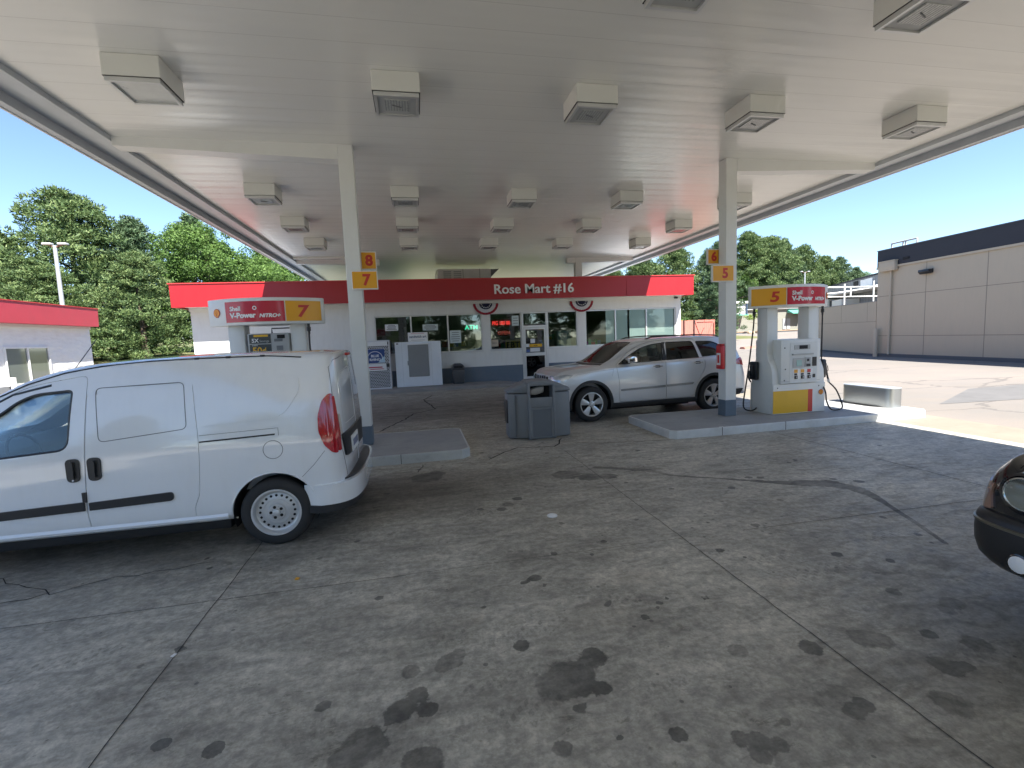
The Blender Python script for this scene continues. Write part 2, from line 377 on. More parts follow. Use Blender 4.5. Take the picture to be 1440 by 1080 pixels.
# ------------------------------------------------------------------ ground
def hz(x, y):
    """height of the terrain"""
    def ss(t): t = np.clip(t, 0, 1); return t*t*(3-2*t)
    h = 1.15*ss((y-25)/38.0)
    h = h + 1.3*ss((y-24)/12.0)*ss((-x-6)/8.0)
    h = h + 2.0*ss((y-60)/60.0)
    return h
def grid_mesh(name, xs, ys, zf, mat, attrs=None):
    X, Y = np.meshgrid(xs, ys); Z = zf(X, Y)
    V = np.stack([X, Y, Z], -1).reshape(-1, 3); nx, ny = len(xs), len(ys)
    i = (np.arange(ny-1)[:, None]*nx+np.arange(nx-1)[None, :]).ravel()
    F = np.stack([i, i+1, i+nx+1, i+nx], -1)
    me = bpy.data.meshes.new(name); me.vertices.add(len(V)); me.vertices.foreach_set('co', V.ravel())
    me.loops.add(F.size); me.loops.foreach_set('vertex_index', F.ravel().astype(np.int32))
    me.polygons.add(len(F)); me.polygons.foreach_set('loop_start', (np.arange(len(F))*4).astype(np.int32))
    me.update(calc_edges=True); me.polygons.foreach_set('use_smooth', np.ones(len(F), bool))
    me.materials.append(mat)
    for k, fn in (attrs or {}).items():
        a = me.attributes.new(k, 'FLOAT', 'POINT'); a.data.foreach_set('value', fn(X, Y).ravel().astype(np.float32))
    o = bpy.data.objects.new(name, me); COL.objects.link(o); return o
def far_axis(lo, hi, a, b, n_in, n_out):
    t = np.linspace(0, 1, n_out+1)[1:]**2.2
    return np.concatenate([(a-(a-lo)*t)[::-1], np.linspace(a, b, n_in), b+(hi-b)*t])
gx_ = far_axis(-900, 900, -60, 90, 151, 14); gy_ = far_axis(-900, 900, -40, 110, 151, 14)
def grassf(X, Y):
    g = ((X < -6-0.06*(Y-24)) & (Y > 27)).astype(float)
    g += ((X > 12) & (Y > 66)) + ((X < 40) & (X > -12) & (Y > 46)) + (Y > 72)
    g += (Y < -30) + (X < -45)
    return np.clip(g, 0, 1)
g = grid_mesh('ground', gx_, gy_, hz, M_lot, {'grass': grassf}); tag(g, kind='structure')

BLOBS = [(0.71,2.37,0.15),(0.62,2.34,0.10),(0.91,2.51,0.08),(0.87,2.26,0.05),(0.70,2.16,0.04),(-0.36,2.19,0.11),(-0.43,2.14,0.08),(-0.20,2.36,0.08),(-0.05,2.34,0.05),(-0.11,2.45,0.06),(0.09,2.69,0.07),(0.14,2.74,0.05),(0.03,2.64,0.05),(-0.15,2.65,0.06),(1.43,1.78,0.05),(1.51,1.74,0.045),(1.39,1.71,0.05),(1.63,1.84,0.03),(2.55,2.26,0.09),(2.62,2.22,0.08),(2.00,1.82,0.06),(2.08,1.84,0.05),(2.50,1.74,0.09),(2.17,2.27,0.07),(-0.09,2.02,0.10),(0.02,6.60,0.22),(0.15,6.75,0.14),(4.79,4.36,0.03),(3.2,2.63,0.05),(3.42,2.42,0.08),(3.3,2.36,0.05),(1.37,1.80,0.05),(2.15,5.9,0.16),(1.9,6.1,0.2),(2.4,5.85,0.12),(0.9,5.2,0.07),(1.05,5.35,0.06),(2.94,2.2,0.05),(3.1,2.05,0.08),(2.75,1.95,0.08),(1.2,3.0,0.03),(0.35,3.2,0.025),(1.9,2.9,0.03),(0.55,1.95,0.05),(1.1,1.9,0.045),(-0.6,2.5,0.04),(1.75,2.35,0.06),(3.6,3.0,0.04),(3.3,3.2,0.05)]
RUN = [(2.4,6.3,0.05),(3.0,5.95,0.06),(3.2,5.6,0.035),(3.6,5.35,0.03),(3.9,5.15,0.035),(4.2,4.95,0.06),(4.5,4.82,0.12),(4.75,4.72,0.13),(4.85,4.5,0.10),(4.82,4.25,0.06),(4.72,4.0,0.03),(4.5,3.5,0.025),(4.3,3.1,0.02)]
_g = np.random.default_rng(77)
_far = []
for _k in range(34):
    _cx, _cy = _g.uniform(-3, 6), _g.uniform(1.3, 7.0); _n = _g.integers(2, 8)
    for _q in range(_n):
        BLOBS.append((_cx+_g.normal(0, .28), _cy+_g.normal(0, .22), float(np.clip(_g.lognormal(-4.15, .55), .007, .055))))
SOFT = [(_g.uniform(-3.5, 6.5), _g.uniform(1.3, 7.2), _g.uniform(.06, .30), _g.uniform(.25, .7)) for _k in range(70)]+[(.75, 2.3, .35, .5), (-.3, 2.2, .3, .5), (2.9, 1.9, .5, .8), (3.3, 2.2, .5, .8), (3.3, 2.9, .35, .6), (-.2, 1.9, .3, .6), (1.95, 1.85, .22, .6), (0.2, 5.9, .6, .7), (-.3, 6.4, .5, .8), (1.2, 6.1, .5, .6), (-2.6, 5.2, 1.2, .6)]
def softf(X, Y):
    o = 0*X
    for (a, b_, r, s_) in SOFT: o = np.maximum(o, s_*np.exp(-((X-a)/(r*1.4))**2-((Y-b_)/r)**2))
    return o
TREADS = [(.45, 2.22, .30, .10), (.35, 2.45, .30, .06), (.6, 2.85, .35, .09), (.1, 2.9, .2, .1), (1.35, 3.05, .2, .12), (2.95, 3.0, .4, .13), (2.75, 3.3, .3, .1), (2.4, 3.5, .2, .08), (-.6, 2.35, .15, .1), (3.1, 2.0, .3, .1), (-1.6, 5.6, .5, .12), (.6, 5.0, .5, .1), (4.0, 3.4, .3, .1), (1.8, 4.2, .3, .08), (-2.2, 3.3, .4, .1), (1.2, 2.2, .2, .06)]
def treadf(X, Y):
    o = 0*X
    for (a, b_, rx, ry) in TREADS: o = np.maximum(o, np.exp(-((X-a)/(rx*1.2))**4-((Y-b_-.15*(X-a))/(ry*1.2))**4))
    return o*.5
def blobf(X, Y):
    o = np.full(X.shape, -1.0)
    for (a, b_, r) in BLOBS:
        o = np.maximum(o, 1-np.hypot(X-a, Y-b_)/(2*r))
    for (p, q) in zip(RUN[:-1], RUN[1:]):
        dx, dy = q[0]-p[0], q[1]-p[1]; t = np.clip(((X-p[0])*dx+(Y-p[1])*dy)/(dx*dx+dy*dy), 0, 1)
        rr = p[2]+(q[2]-p[2])*t
        o = np.maximum(o, 1-np.hypot(X-p[0]-dx*t, Y-p[1]-dy*t)/(2*rr))
    return o
def lanef(X, Y):
    def bump(v, c, s): return np.exp(-((v-c)/s)**2)
    l = 0.9*bump(Y, 12.6, 2.4)*(X < 10) + 0.75*bump(Y, 6.2, 0.7)*np.clip((2.6-X)/3, 0, 1) + 0.35*bump(Y, 15.5, 3)
    l += 0.75*bump(Y, 5.7, 1.2)*bump(X, -2.5, 3.0)
    l += 0.55*bump(Y, 1.9, 0.7)*bump(X, 3.4, 1.2)
    l += 0.25*bump(Y, 8.5, 1.2)*((X > 0.8) & (X < 4.3))
    return np.clip(l, 0, 1)
def palef(X, Y):
    o = 0*X
    for (a, b_, rx, ry, s_) in ((2.3, 8.05, 1.1, .45, 1.0), (3.2, 8.5, .5, .6, .8), (1.2, 2.9, .35, .18, .6), (-1.0, 3.55, .25, .12, .8), (1.55, 3.3, .3, .15, .7), (.65, 2.1, .3, .2, .5), (2.6, 2.9, .2, .12, .6), (-.35, 3.4, .3, .12, .5)):
        o = np.maximum(o, s_*np.exp(-(((X-a)/rx)**2+((Y-b_)/ry)**2)))
    return o
fx = np.concatenate([np.arange(-9.0, -3.0, 0.15), np.arange(-3.0, 6.0, 0.04), np.arange(6.0, 8.8, 0.12), [8.8]])
fy = np.concatenate([np.arange(-12, 1.2, 0.4), np.arange(1.2, 7.6, 0.04), np.arange(7.6, 18.05, 0.15), [18.05]])
fo = grid_mesh('forecourt_slab', fx, fy, lambda X, Y: 0*X+0.004, M_fore, {'blob': blobf, 'lane': lanef, 'pale': palef, 'soft': softf, 'tread': treadf}); tag(fo, kind='structure')
ap = MB().box(8.8, 9.98, -12, 20, -0.05, 0.0045); tag(ap.build('apron_strip', M_apron), kind='structure')
jt = MB()
def strip(x0, y0, x1, y1, w=0.012, wob=0.008, n=40):
    pts = []
    for i in range(n+1):
        t = i/n; pts.append((x0+(x1-x0)*t+random.uniform(-wob, wob)*(abs(y1-y0) > abs(x1-x0)), y0+(y1-y0)*t+random.uniform(-wob, wob)*(abs(y1-y0) <= abs(x1-x0))))
    for (a, b_) in zip(pts[:-1], pts[1:]):
        if abs(y1-y0) > abs(x1-x0): jt.quad((a[0]-w/2, a[1], 0.008), (a[0]+w/2, a[1], 0.008), (b_[0]+w/2, b_[1], 0.008), (b_[0]-w/2, b_[1], 0.008))
        else: jt.quad((a[0], a[1]-w/2, 0.008), (b_[0], b_[1]-w/2, 0.008), (b_[0], b_[1]+w/2, 0.008), (a[0], a[1]+w/2, 0.008))
strip(-1.6, -8, -1.6, 17.9, 0.006, 0.004, 200); strip(2.28, -8, 2.28, 7.4, 0.006, 0.004, 160); strip(6.2, -8, 6.2, 7.4, 0.010); strip(-5.5, -8, -5.5, 17.9, 0.010)
strip(-8.9, 3.82, -0.2, 3.82, 0.005, 0.002); strip(-0.2, 3.83, 2.28, 3.83, 0.004, 0.003); strip(2.9, 3.83, 8.7, 3.79, 0.006, 0.002); strip(-8.9, 10.3, 8.7, 10.3, 0.010); strip(-8.9, 14.2, 8.7, 14.2, 0.010)
strip(-8.9, -1.5, 8.7, -1.5, 0.01)
tag(jt.build('slab_joints', M_joint, smooth=0), kind='structure')
cr = MB()
def crack(pts, w=0.02, z=0.0082):
    P = [Vector((p[0], p[1], z)) for p in pts]; Q = []
    for a, b_ in zip(P[:-1], P[1:]):
        n = max(2, int((b_-a).length/0.12))
        for i in range(n):
            q = a.lerp(b_, i/n); q.x += random.uniform(-.025, .025); q.y += random.uniform(-.03, .03); Q.append(q)
    Q.append(P[-1])
    for i, (a, b_) in enumerate(zip(Q[:-1], Q[1:])):
        d = (b_-a).normalized(); nrm = Vector((-d.y, d.x, 0)); wa = w*(0.5+0.5*abs(math.sin(i*1.3)))/2; wb = w*(0.5+0.5*abs(math.sin((i+1)*1.3)))/2
        cr.quad(a-nrm*wa, b_-nrm*wb, b_+nrm*wb, a+nrm*wa)
crack([(-0.9, 10.4), (-0.4, 11.8), (-0.2, 12.6), (0.4, 13.3), (0.1, 15.5), (0.4, 16.6)], 0.05)
crack([(1.0, 7.3), (1.6, 7.9), (2.2, 7.7), (2.5, 8.3)], 0.03); crack([(2.6, 7.9), (3.0, 7.7), (4.1, 7.5)], 0.02); crack([(1.2, 12.7), (2.4, 11.3), (3.0, 10.4)], 0.02)
crack([(-4.6, 4.9), (-3.6, 4.7), (-3.0, 4.3), (-2.6, 4.45), (-1.9, 4.55)], 0.009); crack([(-3.0, 4.3), (-4.2, 4.0)], 0.012)
crack([(0.0, 7.3), (-0.1, 6.9)], 0.015)
tag(cr.build('slab_cracks', M_joint, smooth=0), kind='structure')
# pale patches in the lot and a grey repair
tag(MB().add([(11.5, 8.6, .006), (17.5, 8.0, .006), (24, 9.5, .006), (23.5, 10.4, .006), (14.6, 10.2, .006)], [(0, 1, 2, 3, 4)]).build('asphalt_patch', mat_plainconc('grey_asphalt_patch', (0.125, 0.122, 0.118), (0.165, 0.16, 0.155)), smooth=0), kind='structure')
# ------------------------------------------------------------------ canopy
def mat_soffit():
    mt, nt, N, L, b = newmat('canopy_soffit_panels')
    tc = N.new('ShaderNodeTexCoord'); sp = N.new('ShaderNodeSeparateXYZ'); L.new(tc.outputs['Object'], sp.inputs[0])
    fr = mathn(N, L, 'FRACT', mathn(N, L, 'DIVIDE', sp.outputs['Y'], 0.405))
    seam = mathn(N, L, 'LESS_THAN', fr, 0.022)
    v = mapped(N, L); wide = noise_node(N, L, 1.0, 3, mapped(N, L, (0.35, 2.2, 1)), 0.5)
    crown = mathn(N, L, 'MULTIPLY', mathn(N, L, 'SINE', mathn(N, L, 'MULTIPLY', fr, PI)), 0.45)
    rib = mathn(N, L, 'MULTIPLY', mathn(N, L, 'SINE', mathn(N, L, 'MULTIPLY', fr, 4*PI)), 0.10)
    h = mathn(N, L, 'ADD', mathn(N, L, 'ADD', crown, rib), mathn(N, L, 'ADD', mathn(N, L, 'MULTIPLY', wide, 1.6), mathn(N, L, 'MULTIPLY', seam, -0.5)))
    bn = N.new('ShaderNodeBump'); bn.inputs['Strength'].default_value = 0.42; bn.inputs['Distance'].default_value = 0.012
    L.new(h, bn.inputs['Height']); L.new(bn.outputs[0], b.inputs['Normal'])
    d = noise_node(N, L, 0.5, 6, mapped(N, L, (0.4, 1, 1)), 0.7)
    c = mixc(N, L, d, (0.74, 0.74, 0.70), (0.84, 0.84, 0.80))
    c = mixc(N, L, mathn(N, L, 'MULTIPLY', seam, 0.30), c, (0.35, 0.34, 0.32))
    L.new(c, b.inputs['Base Color']); b.inputs['Roughness'].default_value = 0.24; b.inputs['Specular IOR Level'].default_value = 0.8
    return mt
M_soff = mat_soffit()
M_fasc = pm('canopy_edge_trim', (0.52, 0.55, 0.58), 0.4, 0.0, var=0.06, dirt=0.2, dirtcol=(0.3, 0.3, 0.3))
M_lip = pm('white_edge_lip', (0.80, 0.80, 0.78), 0.35)
M_brown = pm('weathered_band', (0.30, 0.22, 0.18), 0.6)
M_lampbox = pm('lamp_housing_enamel', (0.70, 0.71, 0.675), 0.42, var=0.03, dirt=0.08, dirtcol=(0.5, 0.46, 0.4))
CX, CZ = 2.53, 5.13
CYA, CYB = -9.0, 30.0
can = thing('fuel_canopy', 'large flat white canopy with ribbed glossy ceiling spanning over the pumps', 'canopy', (CX, 8.5, 0))
MB().box(CX-6.83, CX+6.83, CYA+0.5, CYB-0.5, CZ, CZ+0.04).build('soffit', M_soff, can)
ed = MB()
for sx in (-1, 1):
    X = lambda a: CX+sx*a
    def bx(a, b_, z0, z1, m=ed, ya=CYA, yb=CYB):
        m.box(min(X(a), X(b_)), max(X(a), X(b_)), ya, yb, z0, z1)
    bx(6.832, 7.02, CZ-0.075, CZ+0.03)
    bx(7.022, 7.25, CZ-0.03, CZ+0.03)
    bx(7.252, 7.36, CZ-0.16, CZ+0.20)
for (ya, yb) in ((CYA, CYA+0.5), (CYB-0.5, CYB)):
    ed.box(CX-6.83, CX+6.83, ya, yb, CZ-0.16, CZ+0.2)
ed.build('edge_beam', M_fasc, can)
lp = MB(); br = MB()
for sx in (-1, 1):
    a, b_ = CX+sx*7.362, CX+sx*7.385; lp.box(min(a, b_), max(a, b_), CYA, CYB, CZ-0.175, CZ-0.06)
    a, b_ = CX+sx*7.387, CX+sx*7.42; br.box(min(a, b_), max(a, b_), CYA, CYB, CZ-0.15, CZ+0.22)
lp.build('edge_lip', M_lip, can); br.build('fascia', M_brown, can)
MB().box(CX-7.35, CX+7.35, CYA, CYB, CZ+0.205, CZ+0.225).build('roof_deck', M_gal, can)
COLS = [(CX-3.50, 8.55), (CX+3.56, 8.55), (CX-3.50, -2.6), (CX+3.50, -2.6), (CX-4.30, 19.66), (CX+4.35, 19.66)]
for i, (x, y) in enumerate(COLS):
    h = 0.118 if i < 4 else 0.14
    zb = 0.15 if i < 4 else 0.1
    c = MB().box(x-h, x+h, y-h, y+h, 0.47 if i < 4 else zb, CZ, 0.006, 1)
    co = c.build('column', M_white, can)
    if i < 4:
        k = MB().box(x-h-0.004, x+h+0.004, y-h-0.004, y+h+0.004, zb, 0.475, 0.006, 1)
        k.build('column_base', M_slate, co)
    # tapered cantilever beam from the column to the canopy edge
    s = -1 if x < CX else 1
    e = CX+s*6.83; bm_ = MB()
    bm_.prism([(x+s*h, CZ), (x+s*h, CZ-0.24), (e, CZ-0.13), (e, CZ)] if i < 4 else [(x-s*0.5, CZ), (x-s*0.5, CZ-0.22), (e, CZ-0.14), (e, CZ)], 'y', y-0.12, y+0.12)
    bm_.build('beam', M_white, can)
MB().box(CX-6.8, CX-4.5, 18.95, 19.05, CZ-0.06, CZ).build('conduit', M_white, can)

# ------------------------------------------------------------------ ceiling lights
LX = [-2.88, -0.07, 2.49, 5.02, 7.86]; LY = [-6.6, -4.05, -1.5, 1.2, 4.06, 6.45, 10.78, 13.33, 15.88, 18.4]
row_words = {4.06: 'row nearest the camera', 6.45: 'row just before the columns', 10.78: 'first row past the columns', 13.33: 'second row past the columns', 15.88: 'third row past the columns', 18.4: 'last row over the shop front'}
col_words = ['far left', 'centre left', 'middle', 'centre right', 'far right']
M_lens = pm('dusty_lamp_lens', (0.50, 0.52, 0.50), 0.15, var=0.5, vs=30, coat=0.6)
M_lensf = pm('frosted_lamp_lens', (0.62, 0.63, 0.60), 0.3, var=0.15, vs=8)
def make_light(frosted=False):
    t = thing('ceiling_light', 'x', 'ceiling light', (0, 0, CZ), group='square box lamps in rows under the canopy')
    b = MB(); b.box(-.285, .285, -.285, .285, -0.235, 0.0, 0.008, 1); b.build('housing', M_lampbox, t, world=False)
    f = MB()
    for (x0, x1, y0, y1) in ((-.27, .27, -.27, -.235), (-.27, .27, .235, .27), (-.27, -.235, -.235, .235), (.235, .27, -.235, .235)):
        f.box(x0, x1, y0, y1, -0.285, -0.236)
    f.build('door_frame', M_alu, t, world=False)
    g = MB(); g.box(-.234, .234, -.234, .234, -0.262, -0.238); gg = g.build('frame_plate', M_lgrey if not frosted else M_lensf, t, world=False)
    if not frosted:
        e = MB(); e.box(-.15, .15, -.14, .14, -0.272, -0.2625); e.build('lens', M_lens, t, world=False)
        k = MB()
        for q in range(9): k.box(-.145+q*.034, -.137+q*.034, -.135, .135, -0.274, -0.2725)
        k.tube([(-.06, -.02, -.276), (.05, .03, -.276)], .008, 6)
        k.build('lamp_tube', M_grey, t, world=False)
    s_ = MB(); s_.box(-.284, .284, -.284, .284, -0.2365, -0.2345); s_.build('shadow_gap', M_black, t, world=False)
    return t
L0 = make_light(False); L1 = make_light(True); u0 = u1 = False
for yi, y in enumerate(LY):
    for xi, x in enumerate(LX):
        if y < 3: continue
        if y == 18.4: continue
        fr = (xi == 0 and y == 6.45)
        if fr: o = L1
        else:
            if not u0: o = L0; u0 = True
            else: o = copy_tree(L0)
        o.location = (x, y, CZ)
        if fr: o['label'] = 'white box lamp with a wide frosted lens at the left canopy edge'
        else: o['label'] = 'white box lamp, %s of the %s' % (col_words[xi], row_words[y])

# ------------------------------------------------------------------ pump number signs
def plate_sign(n, x0, x1, y, z0, z1, tx, words, back=False):
    t = thing('pump_number_sign', words, 'number sign', ((x0+x1)/2, y, z0), group='yellow pump number signs on the canopy columns')
    MB().box(x0, x1, y, y+0.06, z0, z1, 0.006, 1).build('sign_frame', M_lip, t)
    MB().box(x0+.012, x1-.012, y-0.004, y-0.0003, z0+.018, z1-.018).build('sign_face', M_yel, t)
    text_mb(n, (z1-z0)*0.80, (tx, y-0.006, z0+(z1-z0)*0.24), bold=0.010, depth=0.003).build('number', M_signred, t, smooth=0)
plate_sign('7', -1.00, -0.585, 8.355, 2.79, 3.10, -0.765, 'yellow sign with a red 7 on the left column, lower of the pair')
plate_sign('8', -1.02, -0.61, 8.69, 3.16, 3.47, -0.73, 'small yellow sign with a red 8 above the 7, behind the left column')
plate_sign('5', 5.63, 6.09, 8.355, 2.80, 3.12, 5.90, 'yellow sign with a red 5 on the right column, lower of the pair')
plate_sign('6', 5.75, 6.14, 8.69, 3.18, 3.48, 5.885, 'yellow sign with a red 6 above the 5, behind the right column')

# ------------------------------------------------------------------ fire extinguisher cabinet
t = thing('extinguisher_box', 'red fire extinguisher box with white panel fixed to the right column', 'extinguisher box', (5.81, 8.5, 1.1))
MB().box(5.885, 5.9685, 8.44, 8.62, 1.10, 1.57, 0.015).build('cabinet', pm('red_cabinet_plastic', (0.55, 0.02, 0.025), 0.35), t)
MB().box(5.878, 5.8845, 8.47, 8.59, 1.18, 1.42, 0.003, 1).build('window_panel', M_paper, t)
MB().box(5.8755, 5.8775, 8.50, 8.56, 1.22, 1.38).build('extinguisher', M_signred, t)
MB().box(5.895, 5.965, 8.455, 8.605, 1.5705, 1.60, 0.01).build('lid', M_redtrim, t)

# ------------------------------------------------------------------ islands
def island(words, x0, x1, y0, y1, ch, steel, joints):
    t = thing('pump_island', words, 'kerbed island', ((x0+x1)/2, (y0+y1)/2, 0))
    P = [(x0+ch, y0), (x1-ch, y0), (x1, y0+ch), (x1, y1-ch), (x1-ch, y1), (x0+ch, y1), (x0, y1-ch), (x0, y0+ch)]
    e = 0.012; 
    def inset(P, d):
        c = Vector(((x0+x1)/2, (y0+y1)/2)); out = []
        for i, p in enumerate(P):
            a = Vector(P[i-1]); b_ = Vector(p); c2 = Vector(P[(i+1) % len(P)])
            n1 = Vector(((b_-a).y*-1, (b_-a).x)).normalized(); n2 = Vector(((c2-b_).y*-1, (c2-b_).x)).normalized()
            k = (n1+n2).normalized(); out.append(tuple(b_+k*d/max(.4, k.dot(n1))))
        return out
    MB().prism(inset(P, 0.03), 'z', 0.0, 0.147).build('concrete_top', M_isl, t)
    kb = MB(); O, I = P, inset(P, 0.029); n = len(P); bm = bmesh.new()
    vo = [bm.verts.new((*p, 0.0)) for p in O]; vt = [bm.verts.new((*p, 0.14)) for p in O]; vt2 = [bm.verts.new((*inset(P, 0.008)[i], 0.15)) for i in range(n)]; vi = [bm.verts.new((*p, 0.15)) for p in I]; vb = [bm.verts.new((*p, 0.10)) for p in I]
    for i in range(n):
        j = (i+1) % n
        for A, B in ((vo, vt), (vt, vt2), (vt2, vi), (vi, vb)): bm.faces.new((A[i], A[j], B[j], B[i]))
    kb.frombm(bm); kb.build('kerb_form', M_galv if steel else mat_plainconc('kerb_concrete', (0.42, 0.44, 0.44), (0.60, 0.62, 0.61)), t, smooth=20)
    if joints:
        j_ = MB()
        for x in joints: j_.box(x-.004, x+.004, y0-.0035, y0+.028, 0.002, 0.1515)
        j_.build('kerb_joint', M_dark, t)
island('long kerbed concrete island under the pump marked 7, partly behind the white van', -4.75, 0.74, 7.47, 9.42, 0.14, False, [-0.35])
island('long steel-edged concrete island under the pump marked 5', 4.27, 9.80, 7.50, 9.35, 0.10, True, [5.25, 6.55, 8.72])
tag(MB().box(5.2, 5.28, 7.505, 7.53, 0.1505, 0.156).build('island_bolt_plate', M_lip), 'tiny bright metal plate on the front edge of the right island', 'metal plate')

# rounded stainless guard
t = thing('island_guard', 'low stainless steel guard box with rounded corners at the right island end', 'metal guard', (9.5, 8.5, 0.15))
P = []
x0, x1, y0, y1, rr = 9.36, 9.72, 7.93, 9.1, 0.13
for (cx, cy, a0) in ((x1-rr, y0+rr, -90), (x1-rr, y1-rr, 0), (x0+rr, y1-rr, 90), (x0+rr, y0+rr, 180)):
    for k in range(8): a = R(a0+k*90/7); P.append((cx+rr*math.cos(a), cy+rr*math.sin(a)))
MB().prism(P, 'z', 0.15, 0.535).build('shell', M_steel, t)
MB().prism([(9.54+(p[0]-9.54)*1.012, 8.515+(p[1]-8.515)*1.006) for p in P], 'z', 0.5355, 0.55, 0.003).build('cap', pm('bright_steel_cap', (0.75, 0.76, 0.76), 0.3, 0.7), t)

# ------------------------------------------------------------------ pecten-style shell emblem
def shell_emblem(c, r, nrm, parent, name='emblem'):
    c = Vector(c); n = Vector(nrm).normalized(); up = Vector((0, 0, 1)); rt = up.cross(n).normalized()*-1
    rt = n.cross(up).normalized()*-1 if False else up.cross(n).normalized()
    def pts(k):
        P = []
        for i in range(25):
            a = R(-38+i*(256/24)); rad = r*k*(1+0.03*math.cos(i*PI)); P.append((rad*math.cos(a), rad*math.sin(a)*0.95))
        P += [(-r*k*.50, -r*k*.70), (-r*k*.40, -r*k*.95), (r*k*.40, -r*k*.95), (r*k*.50, -r*k*.70)]
        return P
    a = MB(); Q = pts(1.0); a.add([c+rt*p[0]+up*p[1] for p in Q]+[c+rt*p[0]+up*p[1]+n*0.003 for p in Q], [tuple(range(len(Q), 2*len(Q)))]+[(i, (i+1) % len(Q), len(Q)+(i+1) % len(Q), len(Q)+i) for i in range(len(Q))])
    e = a.build(name, M_signred, parent, smooth=0)
    b_ = MB(); Q = pts(0.86); b_.add([c+rt*p[0]+up*p[1]+n*0.0055 for p in Q], [tuple(range(len(Q)))]); b_.build('shell_field', pm('amber_emblem', (0.85, 0.36, 0.03), 0.35), e, smooth=0)
    l = MB()
    for d in (-50, -25, 0, 25, 50):
        v = Vector((math.sin(R(d)), math.cos(R(d)))); p0 = Vector((0, -r*.7)); p1 = v*r*.72; w_ = r*.022
        q = Vector((v.y, -v.x))*w_
        l.add([c+rt*(p0.x+q.x)+up*(p0.y+q.y)+n*.007, c+rt*(p0.x-q.x)+up*(p0.y-q.y)+n*.007, c+rt*(p1.x-q.x)+up*(p1.y-q.y)+n*.007, c+rt*(p1.x+q.x)+up*(p1.y+q.y)+n*.007], [(0, 1, 2, 3)])
    l.build('ribs', M_signred, e, smooth=0)

